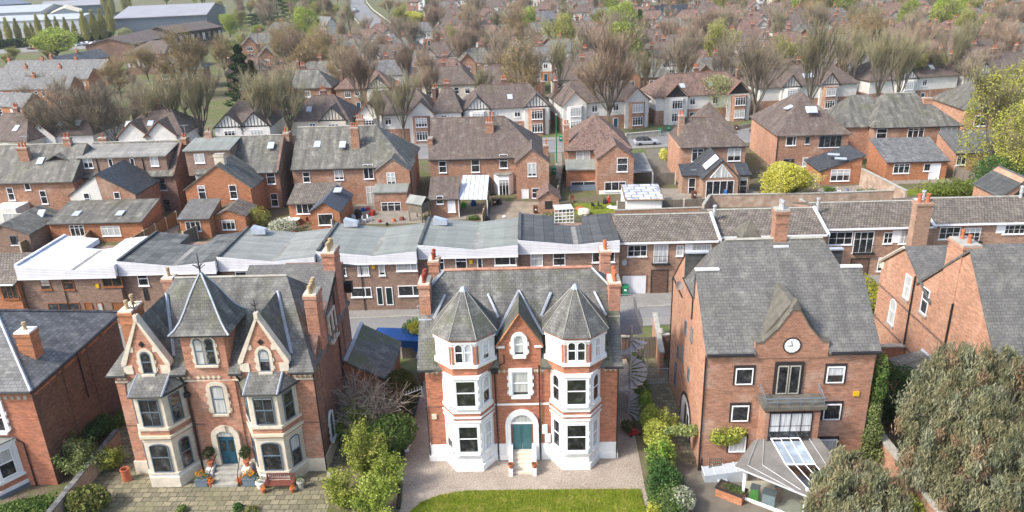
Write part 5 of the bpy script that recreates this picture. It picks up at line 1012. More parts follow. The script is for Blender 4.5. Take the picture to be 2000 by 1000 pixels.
    MB().xz([(l.x, 0), (r_.x, 0), (r_.x, 2.65), ((l.x+r_.x)/2, 3.9), (l.x, 2.65)], yw, yw+7.5).build('garden_room_wall', M['brick_orange'], T); gable_mb(l.x-.25, r_.x+.25, yw-.2, yw+7.6, 2.65, 4.05, 'y').build('garden_room_roof', M['ribbed_dark'], T); pw(T, yw, 620, 417, 652, 438, 'none'); skylight(T, r, 660, 372, 4.0, .9, 1.2, .2)
    # m5
    T = H('semi_detached_pair', 'brown-tiled brick pair with polycarbonate canopy and white bay door', -6, 108)
    y, x0, x1, rf = main_roof(T, (836, 313), (1062, 306), 5.3, 10.0, 12.5, 0, 5.5, 'brick_mid', 'tile_brown')
    for q in ((856,314,873,336,'sash'), (920,310,937,335,'sash'), (975,301,992,327,'sash')): pw(T, y-.02, *q)
    stack(T, 956, 238, y+3.8, 7.5, 1.1, .8, 'brick_mid', 3); stack(T, 960, 226, y+8, 8.5, 1.1, .6, 'brick_mid', 2); stack(T, 840, 268, y+2.2, 5, .7, .9, 'brick_mid', 0)
    yy, a, b, r = gabf(T, (1007, 319), (1072, 316), 5.2, 7.2, 6, 'brick_mid', 'tile_brown', name='rear_wing'); pw(T, yy, 1030, 318, 1048, 343, 'case2'); pw(T, yy, 1039, 366, 1054, 386, 'sash'); pw(T, yy, 1019, 369, 1033, 402, 'none', 'upvc', glass='upvc', name='door'); stack(T, 1066, 282, yy+2.5, 5, .7, .7, 'brick_mid', 1)
    bx0, bx1 = PYp(965, 370, y-1).x, PYp(1003, 370, y-1).x; pl = [(bx0, y), (bx0+.6, y-.9), (bx1-.6, y-.9), (bx1, y)]; MB().prism(pl, 0, 2.9).build('bay', M['upvc'], T); MB().prism([(bx0-.1, y), (bx0+.5, y-1.05), (bx1-.5, y-1.05), (bx1+.1, y)], 2.9, 3.05).build('bay_roof', M['felt'], T); pw(T, y-.9, 974, 350, 995, 386, 'case3t')
    yy, a, b, r = lean(T, (836, 390), (895, 389), 2.6, 3.8, 2.0, 'brick_mid', 'tile_brown'); pw(T, yy, 852, 382, 866, 397); pw(T, yy, 874, 388, 890, 413, 'none', 'upvc', glass='garage_white', name='door')
    q = [PZ(895, 389, 2.5), PZ(951, 389, 2.5), PZ(955, 342, 3.9), PZ(904, 342, 3.9)]; MB().ext(q, (0, 0, -.06)).build('canopy_roof', M['poly'], T); MB().box(q[0].x, q[1].x, y-1.4, y-.01, 0, 2.5).build('store', M['timber'], T)
    for k in range(7): t = k/6; MB().tube([q[0].lerp(q[1], t)+Vector((0, 0, .04)), q[3].lerp(q[2], t)+Vector((0, 0, .04))], .04, 4).build('canopy_bar', M['lead'], T)
    for k in (0, 1): MB().box(q[k].x-.06, q[k].x+.06, q[k].y, q[k].y+.12, 0, 2.45).build('canopy_post', M['upvc'], T)
    # m6
    T = H('detached_house', 'brick house with rust-patched pyramid roof, tall chimney and sliding patio door', 10, 109)
    y, x0, x1, rf = main_roof(T, (1104, 294), (1236, 291), 5.3, 9.4, 12, 4.9, 4.9, 'brick_mid', 'tile_rust')
    for q in ((1126,295,1152,321,'case2'),): pw(T, y-.02, *q)
    yy, a, b, r = gabf(T, (1168, 312), (1237, 306), 5.2, 7.2, 5, 'brick_mid', 'tile_rust', name='rear_wing'); pw(T, yy, 1205, 307, 1226, 334, 'sash'); pw(T, yy, 1181, 355, 1222, 372, 'case3'); p, q2 = PYp(1170, 372, yy), PYp(1237, 395, yy); MB().box(p.x, q2.x-.1, yy-.03, yy-.003, 0, p.z).build('white_dado', M['white'], T)
    stack(T, 1106, 242, y+2.4, 4, .8, 1.1, 'brick_mid', 2)
    x0e, x1e = PYp(1105, 345, y-1.4).x, PYp(1168, 345, y-1.4).x; MB().box(x0e+.1, x1e, y-1.3, y, 0, 2.75).build('extension_wall', M['brick_orange'], T); MB().yz([(y-1.6, 2.75), (y, 3.9), (y, 3.75), (y-1.6, 2.6)], x0e, x1e).build('extension_roof', M['felt_green'], T); pw(T, y-1.3, 1115, 354, 1165, 386, 'case2', 'upvc', glass='glass_net', name='patio_door')
    st = MB(); [st.box(x0e+.5, x1e-.2, y-3.2+.5*k, y-1.3, .12*k, .12*k+.115) for k in range(3)]; st.build('steps', M['grey_frame'], T)
    C = thing('carport', 'flat grey carport beside the rust-roofed house', 'carport', (16, 108, 0)); q = [PZ(1236, 333, 2.5), PZ(1275, 334, 2.5), PZ(1258, 298, 2.6), PZ(1237, 299, 2.6)]; MB().ext(q, (0, 0, -.12)).build('roof', M['felt'], C); MB().box(q[0].x, q[1].x, q[0].y-.05, q[0].y, 2.2, 2.55).build('fascia', M['upvc'], C)
    for k in (0, 1, 2): MB().box(q[k].x-.06, q[k].x+.06, q[k].y+.05, q[k].y+.2, 0, 2.4).build('post', M['upvc'], C)
    C = thing('shed', 'low garden shed with patchy white boarded roof by the timber fence', 'shed', (14, 103, 0)); q = [PZ(1221, 391, 2.2), PZ(1297, 390, 2.2), PZ(1285, 359, 2.4), PZ(1213, 360, 2.4)]; MB().ext(q, (0, 0, -.1)).build('roof', M['boards'], C); MB().box(q[0].x+.2, q[1].x-.2, q[0].y+.2, q[2].y-.2, 0, 2.1).build('wall', M['white'], C); MB().tube([q[0], q[1]], .09, 4).tube([q[0], q[3]], .09, 4).build('edge', M['fence'], C)
    # m7
    T = H('detached_house', 'brown-tiled brick house with glazed gable garden room', 26.5, 110)
    y, x0, x1, rf = main_roof(T, (1330, 289), (1463, 285), 5.3, 8.7, 10, 1.4, 4.4, 'brick_mid', 'tile_brown', side='brick_hall')
    pw(T, y-.02, 1352, 290, 1373, 314, 'case2t'); pw(T, y-.02, 1422, 289, 1446, 313, 'case2t'); stack(T, 1331, 224, y+4, 5, .8, 1.1, 'brick_tan', 2); MB().box(x0-.1, x0+.35, y+.02, y+9.3, 0, 5.25).build('side_wall', M['brick_hall'], T)
    q = PYp(1383, 216, y+11); MB().cone([(q.x-4, y+7), (q.x+4, y+7), (q.x+4, y+14), (q.x-4, y+14)], 5.5, (q.x, y+10.5, 9.9)).build('rear_roof', M['tile_brown'], T); MB().box(q.x-3.7, q.x+3.7, y+9, y+13.7, 0, 5.5).build('rear_block', M['brick_mid'], T)
    for z0, l, r_ in ((0, (1332, 343), (1372, 342)), (0, (1444, 342), (1468, 341))):
        yy, a, b, r = lean(T, l, r_, 2.7, 2.9, .9, 'brick_tan', 'slate_dark'); pw(T, yy, *((1345,347,1357,384) if l[0] < 1400 else (1442+3,345,1458,381)), 'sash'); skylight(T, r, *((1353, 330) if l[0] < 1400 else (1442, 327)), 3.1, tilt=.25)
    l, r_ = PZ(1374, 349, 2.8), PZ(1443, 347, 2.8); yw = (l.y+r_.y)/2; xm = (l.x+r_.x)/2
    MB().xz([(l.x, 0), (r_.x, 0), (r_.x, 2.75), (xm, 5.15), (l.x, 2.75)], yw, y-.01).build('garden_room_wall', M['brick_tan'], T); gr = gable_mb(l.x-.25, r_.x+.25, yw-.2, y+.5, 2.75, 5.35, 'y').build('garden_room_roof', M['slate_dark'], T)
    MB().xz([(l.x+.9, 2.9), (r_.x-.9, 2.9), (xm, 4.75)], yw-.05, yw-.003).build('gable_glass', M['glass'], T); MB().box(xm-.04, xm+.04, yw-.08, yw-.05, 2.9, 4.7).box(xm-.9, xm-.83, yw-.08, yw-.05, 2.9, 3.7).box(xm+.83, xm+.9, yw-.08, yw-.05, 2.9, 3.7).tube([(l.x+.9, yw-.06, 2.9), (xm, yw-.06, 4.78), (r_.x-.9, yw-.06, 2.9)], .06, 4).build('gable_bars', M['upvc'], T)
    pw(T, yw, 1380, 352, 1431, 388, 'case4', 'upvc', name='glazed_doors'); MB().ext([(xm-1.9, yw+1.0, 3.75), (xm-.2, yw+1.0, 5.3), (xm-.2, yw+3.2, 5.3), (xm-1.9, yw+3.2, 3.75)], (-.05, 0, .08)).build('roof_glazing', M['poly'], T)
    # m8
    T = H('detached_house', 'brick house with large brown pyramid roof and leaded roof window', 43, 116)
    x0, x1, y0 = eave((1518, 266), (1664, 261), 5.4); MB().box(x0+.35, x1-.35, y0+.35, y0+15, 0, 5.3).build('wall', M['brick_mid'], T); rf = hip_mb(x0, x1, y0, y0+15.4, 5.4, 10.6, y0+6.7, y0+8.5, 'y').build('roof', M['tile_brown'], T); MB().box(x0+.32, x0+.36, y0+.4, y0+14.9, 0, 5.2).build('side_wall', M['brick_hall'], T)
    yq = y0+.35
    for q in ((1536,266,1554,283,'side','upvc'), (1573,266,1581,280,'none','grey_frame'), (1601,264,1642,286,'case4','grey_frame'), (1530,309,1550,326,'side','grey_frame'), (1568,307,1577,324,'sash','upvc')): pw(T, yq, *q[:4], kind=q[4], frame=q[5])
    skylight(T, rf, 1585, 215, 8.6, 1.6, 1.2, .65); skylight(T, rf, 1541, 210, 8.6, 1.0, 1.3, .3, -1.2); pipe(T, [(x0+.3, y0+.3, 5.2), (x0+.3, y0+.3, 0)], .07)
    l, r_ = PZ(1605, 330, 3.0), PZ(1687, 302, 3.0); ym = 107.5; l = PYp(1604, 332, ym); r_ = PYp(1686, 303, ym)
    MB().xz([(l.x, 0), (r_.x, 0), (r_.x, r_.z-.1), (l.x, l.z-.1)], ym, ym+6).build('extension_wall', M['brick_orange'], T); MB().xz([(l.x-.3, l.z-.08), (r_.x+.3, r_.z+.08), (r_.x+.3, r_.z-.1), (l.x-.3, l.z-.25)], ym-.2, ym+6.3).build('extension_roof', M['slate_dark'], T); pw(T, ym, 1624, 330, 1658, 352, 'case3t')
    for px, py in ((1628, 302), (1642, 310)): skylight(T, rf, px, py, 3.8, .8, 1.5, .0, 1.2)
    # m9
    T = H('detached_house', 'slate-roofed brick house with tan chimney and long slate lean-to extension', 59, 119)
    y, x0, x1, rf = main_roof(T, (1708, 251), (1880, 244), 5.4, 9.6, 12, 3.6, 5.4, 'brick_mid', 'slate_old')
    for q in ((1713,251,1731,269,'sash'), (1774,249,1803,267,'case3t'), (1838,246,1868,262,'case3')): pw(T, y-.02, *q)
    stack(T, 1811, 190, y+4, 7.5, 1.3, .9, 'brick_hall', 1); yy, a, b, r = lean(T, (1732, 317), (1856, 314), 2.8, 6.5, 2.0, 'brick_orange', 'slate_blue'); pw(T, yy, 1746, 320, 1775, 337, 'case3t'); pw(T, yy, 1805, 319, 1817, 333, 'none'); pw(T, yy, 1818, 318, 1832, 352, 'none', 'upvc', glass='garage_white', name='door'); skylight(T, r, 1805, 286, 3.8, .6, .6, .3)
    MB().box(x0-3.6, x0+.4, y+2, y+12, 0, 5.2).build('side_block', M['brick_hall'], T); hip_mb(x0-4, x0+5, y+1.6, y+12.4, 5.2, 9.3, x0-1, x0+2).build('side_roof', M['slate_old'], T)
    # m10
    T = H('detached_house', 'orange brick house with slate roof mostly hidden behind the yellow-green tree', 74, 118)
    y, x0, x1, rf = main_roof(T, (1885, 215), (2060, 210), 5.4, 9.6, 12, 4, 0, 'brick_hall', 'slate_old')
    for q in ((1976,220,1988,236,'none'), (1905,225,1925,245,'case2')): pw(T, y, *q)
    yy, a, b, r = lean(T, (1868, 300), (1990, 296), 2.8, 6, 2.0, 'brick_hall', 'slate_pale'); pw(T, yy, 1870, 304, 1885, 321, 'case2'); pw(T, yy, 1912, 310, 1922, 324, 'none')
    T = H('garden_room', 'orange brick gabled garden room with triangular window at the right edge', 55, 90); T['category'] = 'building'
    l, r_ = PZ(1955, 385, 2.4), PZ(2040, 380, 2.4); yw = l.y; xm = PYp(2004, 350, yw); MB().xz([(l.x, 0), (r_.x, 0), (r_.x, 2.4), (xm.x, xm.z), (l.x, 2.4)], yw, yw+6).build('wall', M['brick_hall'], T); gable_mb(l.x-.2, r_.x+.2, yw-.2, yw+6.2, 2.4, xm.z+.15, 'y').build('roof', M['felt_dark'], T); MB().xz([(xm.x-1.3, 2.45), (xm.x+.2, 2.45), (xm.x-.2, 3.6)], yw-.04, yw-.003).build('window', M['glass'], T)
M['whitewash'] = plain('whitewash', (.66, .645, .60), .9, .06, 3, dirt=(.52, .42, .34)); M['poly'] = plain('polycarbonate', (.62, .64, .66), .35, .12, 1.5); M['boards'] = NT('boards_').m
def _bd():
    t = NT('patchy_boards', .8); c, f = t.brick((.62, .62, .62), (.50, .51, .53), (.16, .19, .25), 1.6, 1.1, .1); c = t.mix(t.mask(t.noise(.8, 5), .5, .62), c, (.25, .27, .31)); t.col(c); M['boards'] = t.m
    t = NT('ribbed_dark_roof', .5); c, f = t.brick((.10, .115, .14), (.09, .10, .125), (.03, .035, .04), .4, 60, .05, off=0); t.col(c).bump(f, .6, .03); M['ribbed_dark'] = t.m
_bd()
mid_row()
# ------------------------------------------------------------------ SECOND STREET: gabled pairs facing us
GR_FAR = 'gabled houses along the second street'
def sw(T, x, z, w, h, y=0.0, kind='case4t', glass='glass', frame='upvc', rz=0): return window(T, (x, y-.004, z), rz, w, h, kind, frame, simple=True, sill='upvc', glass=glass)
def semi_parts(T, W, D, ze, zr, wall, lower, roofm, gables, timber, bays=True, gcol=None, hip=3.4, seed=0, gw=2.3):
    """pair of houses in local coordinates: origin front left, facade on y=0 facing -y; gables = list of centre x"""
    MB().box(0, W, 0, D, 0, ze-.1).build('wall', M[wall], T, False)
    if lower != wall: MB().box(-.02, W+.02, -.03, D+.02, 0, 2.7).build('lower_wall', M[lower], T, False)
    rf = hip_mb(-.35, W+.35, -.35, D+.35, ze, zr, hip, W-hip).build('roof', M[roofm], T, False)
    MB().tube([(hip, D/2, zr+.03), (W-hip, D/2, zr+.03)], .1, 4).build('ridge_tiles', M['tile_rust'], T, False)
    R = random.Random(seed)
    for i, g in enumerate(gables):
        gz = ze+2.35
        gc = gcol or wall
        MB().xz([(g-gw, 0), (g+gw, 0), (g+gw, ze), (g, gz-.1), (g-gw, ze)], -.55, 1.0).build('gable', M[gc if gc != 'timber' else 'render'], T, False)
        gable_mb(g-gw-.3, g+gw+.3, -.85, D*.42, ze-.15, gz+.15, 'y').build('gable_roof', M[roofm], T, False)
        MB().tube([(g-gw-.3, -.87, ze-.2), (g, -.87, gz+.08), (g+gw+.3, -.87, ze-.2)], .07, 4).build('bargeboard', M['timber' if timber else 'brown_frame'], T, False)
        if timber:
            k = MB().box(g-gw, g+gw, -.60, -.55, ze-.1, ze+.08)
            for j in range(-3, 4): x = j*.58; k.box(g+x-.05, g+x+.05, -.60, -.55, ze, gz-.25-abs(x)*2.35/gw)
            k.build('timber_framing', M['timber'], T, False)
        elif gcol == 'timber': MB().xz([(g-gw+.1, ze-.05), (g+gw-.1, ze-.05), (g, gz-.2)], -.60, -.552).build('black_gable_panel', M['timber'], T, False)
        if bays:
            pl = [(g-1.6, -.55), (g-1.1, -1.25), (g+1.1, -1.25), (g+1.6, -.55)]
            b = MB().prism(pl, 0, ze-.35).build('bay', M[lower if lower != wall else 'upvc'] if i % 2 else M[wall], T, False)
            for z in (.75, 3.25): sw(T, g, z, 2.1, 1.6, -1.25, 'case4t')
        else: sw(T, g, 3.4, 1.9, 1.4, -.555, 'case3t'); sw(T, g, .9, 2.0, 1.5, -.555, 'case3t')
    mid = [x for x in (W*.38, W*.62) if all(abs(x-g) > gw+.6 for g in gables)]
    for x in mid: sw(T, x, 3.6, 1.1, 1.3, 0, 'case2t'); 
    for x in mid: window(T, (x, -.04, .1), 0, 1.0, 2.1, 'none', 'upvc', simple=True, sill=None, glass='navy', name='door')
    for x, dy in ((W*.5, 0.0),): chimney(T, x, D/2+.3, ze+2, zr+1.0, 1.0, .6, 'brick_side', 3, 'terracotta', world=False, along='x')
    for x in (.5, W-.5)[seed % 2:1+seed % 2]: chimney(T, x, D*.62, ze, zr+.1, .7, 1.0, 'brick_side', 2, 'terracotta', world=False)
    return rf
def semi_at(l, r, label, wall='render', lower='brick_mid', roofm='tile_brown', gables=(.18, .82), timber=True, z=5.4, zr=9.0, D=10, seed=1, gcol=None, bays=True, sky=(), gw=2.3, group=GR_FAR):
    a, b = PZ(l[0], l[1], z), PZ(r[0], r[1], z); W = math.hypot(b.x-a.x, b.y-a.y)
    T = thing('gabled_house', label, 'house', (a.x, a.y, 0), math.atan2(b.y-a.y, b.x-a.x), group)
    rf = semi_parts(T, W, D, z, zr, wall, lower, roofm, [W*g for g in gables], timber, bays, gcol, seed=seed, hip=min(3.4, W*.3), gw=gw)
    for t in sky:
        def mk(): return MB().box(-.5, .5, -.65, .65, -.06, .06).mesh('skylight', M['skylight'])
        o = inst('skylight', cached('sky2', mk), rf, (W*t, 2.0, z+(zr-z)*2.35/(D/2+.35)+.08)); o.rotation_euler = (math.atan2(zr-z, D/2+.35), 0, 0)
    return T
semi_at((232, 266), (356, 262), 'white pebble-dashed pair with two plain gables behind the flat-dormered roof', gables=(.25, .68), timber=False, bays=False, seed=2, sky=(.1, .45), gw=2.6)
semi_at((422, 248), (528, 244), 'white house pair with black timber-framed twin gables left of the cream gable', gables=(.25, .73), timber=True, bays=False, seed=3, gw=2.5)
semi_at((566, 236), (680, 233), 'cream house with one black timber gable and roof window', 'render_cream', gables=(.75,), timber=True, bays=False, seed=4, sky=(.3,), gcol='render_cream')
semi_at((700, 226), (850, 221), 'white rendered pair with low curved gables behind the olive bare tree', gables=(.14, .82), timber=False, bays=True, seed=5)
semi_at((846, 220), (900, 218), 'plain brown-roofed white house squeezed beside the timbered pair', gables=(), timber=False, seed=6)
semi_at((905, 214), (1074, 206), 'white pair with black-and-white timber gables and one red-bricked bay', gables=(.16, .84), timber=True, seed=7, sky=(.55,))
semi_at((1095, 204), (1268, 193), 'brick pair with pale plain gables behind the great round bare tree', 'render', 'brick_mid', gables=(.15, .85), timber=False, seed=8)
semi_at((1282, 190), (1468, 180), 'white and brick pair with one solid black gable and white bay', 'render', 'brick_mid', gables=(.2, .86), timber=False, seed=9, gcol='timber', sky=(.3, .6), roofm='tile_rust')
semi_at((1485, 172), (1675, 161), 'long brown-roofed white pair with dark gables and twin roof windows', gables=(.3, .7), timber=True, seed=10, sky=(.5, .56), gw=2.0)
semi_at((1700, 158), (1872, 146), 'white rendered pair with small timber gable over its bay and one roof window', gables=(.4,), timber=True, seed=11, sky=(.75,))
semi_at((1885, 146), (2050, 138), 'white pair with small gables at the far right of the second street', gables=(.2, .8), timber=True, seed=12)
semi_at((60, 265), (180, 262), 'brown-roofed white house with three roof windows behind the slate roofs at left', gables=(.2,), timber=False, bays=False, seed=13, sky=(.4, .7))
semi_at((-60, 272), (52, 275), 'brown tiled house with roof window and brick chimneys at the left edge', 'render_cream', gables=(), timber=False, seed=14, sky=(.7,))
# ------------------------------------------------------------------ BACKGROUND STREETS
def proto(kind):
    T = thing('house_pair' if kind != 'terrace' else 'terraced_row_house', 'x y z w', 'house'); R = random.Random(hash(kind) % 1000)
    if kind == 'gabled': semi_parts(T, 13, 9.5, 5.3, 8.9, 'render', 'brick_mid', 'tile_brown', [2.4, 10.6], True, False)
    if kind == 'rear': semi_parts(T, 14, 9.5, 5.4, 8.8, 'render_cream', 'render_cream', 'tile_brown', [], False); [sw(T, x, 3.3, 1.1, 1.5, 0, 'sash') for x in (1.5, 4, 10, 12.4)]
    if kind == 'slate': semi_parts(T, 13, 9.5, 5.4, 8.9, 'brick_mid', 'brick_mid', 'slate_old', [3], False, False, gcol='brick_mid'); [sw(T, x, 3.3, 1.0, 1.4, 0, 'sash') for x in (8, 11)]
    if kind == 'brown': semi_parts(T, 12, 9, 5.2, 8.6, 'brick_mid', 'brick_mid', 'tile_rust', [9], True, False, gcol='render'); sw(T, 2.5, 3.3, 1.3, 1.3, 0, 'case3t'); sw(T, 5, 3.3, 1.0, 1.3, 0, 'case2t')
    if kind == 'blue': semi_parts(T, 12, 9, 5.6, 8.8, 'render', 'brick_orange', 'slate_blue', [], False); [sw(T, x, 3.4, 1.1, 1.5, 0, 'sash') for x in (2, 6, 9.6)]
    if kind == 'terrace':
        W = 11; MB().yz([(0, 0), (0, 5.3), (4.2, 7.9), (8.4, 5.3), (8.4, 0)], 0, W).build('wall', M['brick_orange'], T, False); MB().yz([(-.3, 5.25), (4.2, 8.1), (8.7, 5.25), (8.7, 5.1), (4.2, 7.95), (-.3, 5.1)], 0, W).build('roof', M['slate_blue'], T, False)
        for x in (0.4,): chimney(T, x, 4.2, 6.5, 8.9, .8, .9, 'brick_orange', 3, 'terracotta', world=False)
        for x in (2, 4, 7.4, 9.4): sw(T, x, 3.4, 1.0, 1.4, 0, 'sash'); sw(T, x, .8, 1.0, 1.4, 0, 'sash')
    return T
PR = {}
BG_DESC = {'gabled': 'timber-gabled brown-roofed pair', 'rear': 'cream-walled brown-roofed pair', 'slate': 'grey slate-roofed brick pair', 'brown': 'rusty tiled brick pair', 'blue': 'blue-grey slated white pair', 'terrace': 'blue-slated brick terrace house with chimneys'}
ORD = ['first', 'second', 'third', 'fourth', 'fifth', 'sixth', 'seventh', 'eighth', 'ninth', 'tenth', 'eleventh', 'twelfth', 'thirteenth', 'fourteenth', 'fifteenth', 'sixteenth', 'seventeenth', 'eighteenth', 'nineteenth', 'twentieth', 'twenty-first', 'twenty-second', 'twenty-third', 'twenty-fourth', 'twenty-fifth', 'twenty-sixth', 'twenty-seventh', 'twenty-eighth']
def put(kind, x, y, rz, label, group, sx=1.0):
    if kind not in PR: PR[kind] = T = proto(kind)
    else: T = copy_tree(PR[kind])
    T.location = (x, y, 0); T.rotation_euler = (0, 0, rz); T['label'] = label; T['group'] = group; T.scale = (sx, 1, 1); return T
RB = random.Random(41); BGPOS = []
def in_view(x, y, z=6, m=70):
    px, py = proj(x, y, z); return -m < px < 2000+m and py > -25
def bg_rows():
    rows = [(177, -62, 150), (194, -66, 160), (213, -60, 180), (231, -66, 195), (250, -70, 205), (270, -66, 220), (291, -70, 235), (313, -66, 250), (337, -40, 265), (363, -40, 285), (392, -45, 310), (424, -50, 335), (460, -60, 360), (500, -70, 390), (545, -80, 420), (600, -90, 460), (670, -100, 520)]
    for ri, (y0, xa, xb) in enumerate(rows):
        x = xa+RB.uniform(0, 8); k = 0
        while x < xb:
            kinds = ['rear', 'slate', 'brown', 'blue'] if ri % 2 == 0 else ['gabled', 'brown', 'slate', 'gabled', 'blue']
            if x > 40: kinds = [c for c in kinds if c != 'blue']+['brown']
            kind = RB.choice(kinds); y = y0+.035*x+RB.uniform(-1.5, 1.5)
            if RB.random() > (.06 if ri < 5 else .25) and in_view(x, y) and not (350 < y and -125 < x < -40 and False):
                put(kind, x, y, RB.uniform(-.04, .04)+.03, '%s, %s from left in the %s row beyond the second street' % (BG_DESC[kind], ORD[min(k, 27)], ORD[ri]), 'background houses in the %s row' % ORD[ri], RB.uniform(.9, 1.1)); BGPOS.append((x, y)); k += 1
            x += RB.uniform(14.5, 18)
bg_rows()
# terraces on the left, before the industrial estate
k = 0
for row, (pl, pr_, z) in enumerate((((-30, 172), (150, 168), 5.3), ((-30, 150), (205, 150), 5.3), ((-30, 202), (70, 205), 5.3), ((5, 134), (215, 131), 5.3), ((118, 124), (240, 102), 5.3))):
    a, b = PZ(*pl, z), PZ(*pr_, z); L = (b-a).length; n = int(L/11); ang = math.atan2(b.y-a.y, b.x-a.x)
    for i in range(n):
        p = a.lerp(b, i*11/L)
        if not in_view(p.x, p.y, m=100): continue
        put('terrace', p.x, p.y, ang, 'blue-slated brick terrace house, %s from the left in the %s row at left' % (ORD[i], ['lower', 'middle', 'lowest', 'upper', 'slanting upper'][row]), 'slate-roofed terraces at the left').scale = (1, .72, .9)
for i, (px, py, kd) in enumerate(((470, 175, 'slate'), (545, 150, 'brown'), (500, 112, 'slate'), (440, 142, 'brown'), (300, 140, 'slate'), (575, 92, 'brown'), (520, 62, 'blue'), (470, 88, 'slate'))):
    p = PZ(px, py, 5.4); put(kd, p.x, p.y, .2, '%s, %s of the scattered houses around the black-green conifer' % (BG_DESC[kd], ORD[i]), 'houses scattered near the conifer')
# ------------------------------------------------------------------ INDUSTRIAL ESTATE, CHURCH ROAD, ODD BUILDINGS
def slabhouse(name, label, cat, l, r, z, zr, dep, wall, roofm, axis='x', hip=0, win=None):
    a, b = PZ(*l, z), PZ(*r, z); W = math.hypot(b.x-a.x, b.y-a.y); T = thing(name, label, cat, (a.x, a.y, 0), math.atan2(b.y-a.y, b.x-a.x))
    if hip: MB().box(0, W, 0, dep, 0, z).build('wall', M[wall], T, False); hip_mb(-.5, W+.5, -.5, dep+.5, z, zr, hip, W-hip).build('roof', M[roofm], T, False)
    elif axis == 'x': MB().yz([(0, 0), (0, z), (dep/2, zr-.3), (dep, z), (dep, 0)], 0, W).build('wall', M[wall], T, False); gable_mb(-.5, W+.5, -.5, dep+.5, z, zr, 'x', .3).build('roof', M[roofm], T, False)
    else: MB().xz([(0, 0), (W, 0), (W, z), (W/2, zr-.3), (0, z)], 0, dep).build('wall', M[wall], T, False); gable_mb(-.5, W+.5, -.5, dep+.5, z, zr, 'y', .3).build('roof', M[roofm], T, False)
    if win:
        for i in range(win): MB().box(W*(i+.3)/win, W*(i+.75)/win, -.12, -.01, z*.35, z*.8).build('window', M['glass'], T, False)
    return T
slabhouse('warehouse', 'large blue-grey warehouse with pale ribbed roof in the industrial estate', 'warehouse', (222, 36), (402, 28), 9, 13, 75, 'shed_blue', 'steelgrey', 'x')
slabhouse('warehouse', 'white-roofed warehouse at the top left corner', 'warehouse', (-60, 28), (78, 22), 9, 12, 60, 'galv', 'steelroof')
slabhouse('warehouse', 'low white warehouse behind the line of poplars', 'warehouse', (-80, 44), (152, 36), 7, 9, 30, 'steelroof', 'steelroof')
slabhouse('warehouse', 'pale cream gabled shed between the poplars', 'warehouse', (98, 27), (155, 24), 8, 11, 50, 'steelroof', 'cream', 'y')
slabhouse('warehouse', 'dark-roofed long shed at the top edge left of centre', 'warehouse', (80, 14), (205, 8), 8, 11, 50, 'shed_blue', 'steelgrey')
slabhouse('warehouse', 'dark blue shed in the very top left corner', 'warehouse', (-40, 12), (60, 6), 9, 12, 60, 'shed_blue', 'shed_blue')
slabhouse('warehouse', 'white flat canopy building at the top right of the estate', 'warehouse', (300, 20), (440, 12), 7, 8, 30, 'steelroof', 'steelroof')
slabhouse('office', 'dark brown office block with deep eaves beside the big tan tree', 'office', (243, 106), (320, 104), 6.5, 9.5, 24, 'brick_side', 'tile_brown', hip=3, win=8)
slabhouse('office', 'long brown wing of the office block reaching toward the green tree', 'office', (262, 86), (345, 66), 6, 8.5, 18, 'brick_side', 'tile_brown', win=8)
slabhouse('office', 'brown far wing of the office block behind the tan tree tops', 'office', (345, 64), (432, 52), 7, 9.5, 18, 'timber', 'tile_brown', win=8)
slabhouse('cottage', 'white gabled house with slate roof above the bare trees', 'house', (574, 117), (606, 122), 5.5, 9, 16, 'render', 'slate_blue', 'y')
slabhouse('works', 'long brown-roofed brick works with chimneys in the middle distance', 'works', (612, 92), (708, 86), 6, 9, 12, 'brick_mid', 'tile_brown', win=9)
slabhouse('hall', 'white-walled hall with slate roof left of the bridge road', 'hall', (637, 52), (660, 50), 5, 9, 14, 'render', 'slate_blue', 'y')
slabhouse('school', 'long low cream wall and slate-roofed school in the distance', 'school', (1000, 45), (1105, 35), 5, 8, 14, 'render_cream', 'slate_blue', win=10)
slabhouse('depot', 'white flat building in the far distance right of centre', 'depot', (940, 52), (1010, 48), 5, 6, 20, 'render', 'steelroof')
for i in range(6): slabhouse('sawtooth_shed', ['far left', 'second', 'third', 'fourth', 'fifth', 'far right'][i]+' bay of the blue-white sawtooth-roofed sheds in the distance', 'shed', (1262+i*10, 33), (1274+i*10, 33), 5, 9, 26, 'steelroof', 'slate_blue', 'y')['group'] = 'sawtooth sheds'
# bridge road
def strip(name, pts, w, z, mat):
    L, R_ = [], []
    for i, p in enumerate(pts):
        a, b = pts[max(i-1, 0)], pts[min(i+1, len(pts)-1)]; d = Vector((b[0]-a[0], b[1]-a[1], 0)).normalized(); n = Vector((-d.y, d.x, 0))*w/2
        L.append((p[0]+n.x, p[1]+n.y, z)); R_.append((p[0]-n.x, p[1]-n.y, z))
    n = len(pts); mb = MB().add(L+R_, [(i, n+i, n+i+1, i+1) for i in range(n-1)]); return props(mb.build(name, M[mat]), kind='structure')
bp = [PZ(x, y) for x, y in ((765, 75), (740, 55), (722, 38), (705, 22), (697, 8), (696, -3))]
strip('bridge_road', [(p.x, p.y) for p in bp], 13, .06, 'asphalt'); 
for s, lb in ((-1, 'left'), (1, 'right')): 
    pts = [(p.x+s*8.5, p.y) for p in bp]; T = thing('parapet', 'pale parapet wall on the %s side of the distant bridge road' % lb, 'wall', (pts[0][0], pts[0][1], 0)); MB().tube([(x, y, .7) for x, y in pts], .45, 4).build('wall', M['stone_grey'], T)
CARC = {}
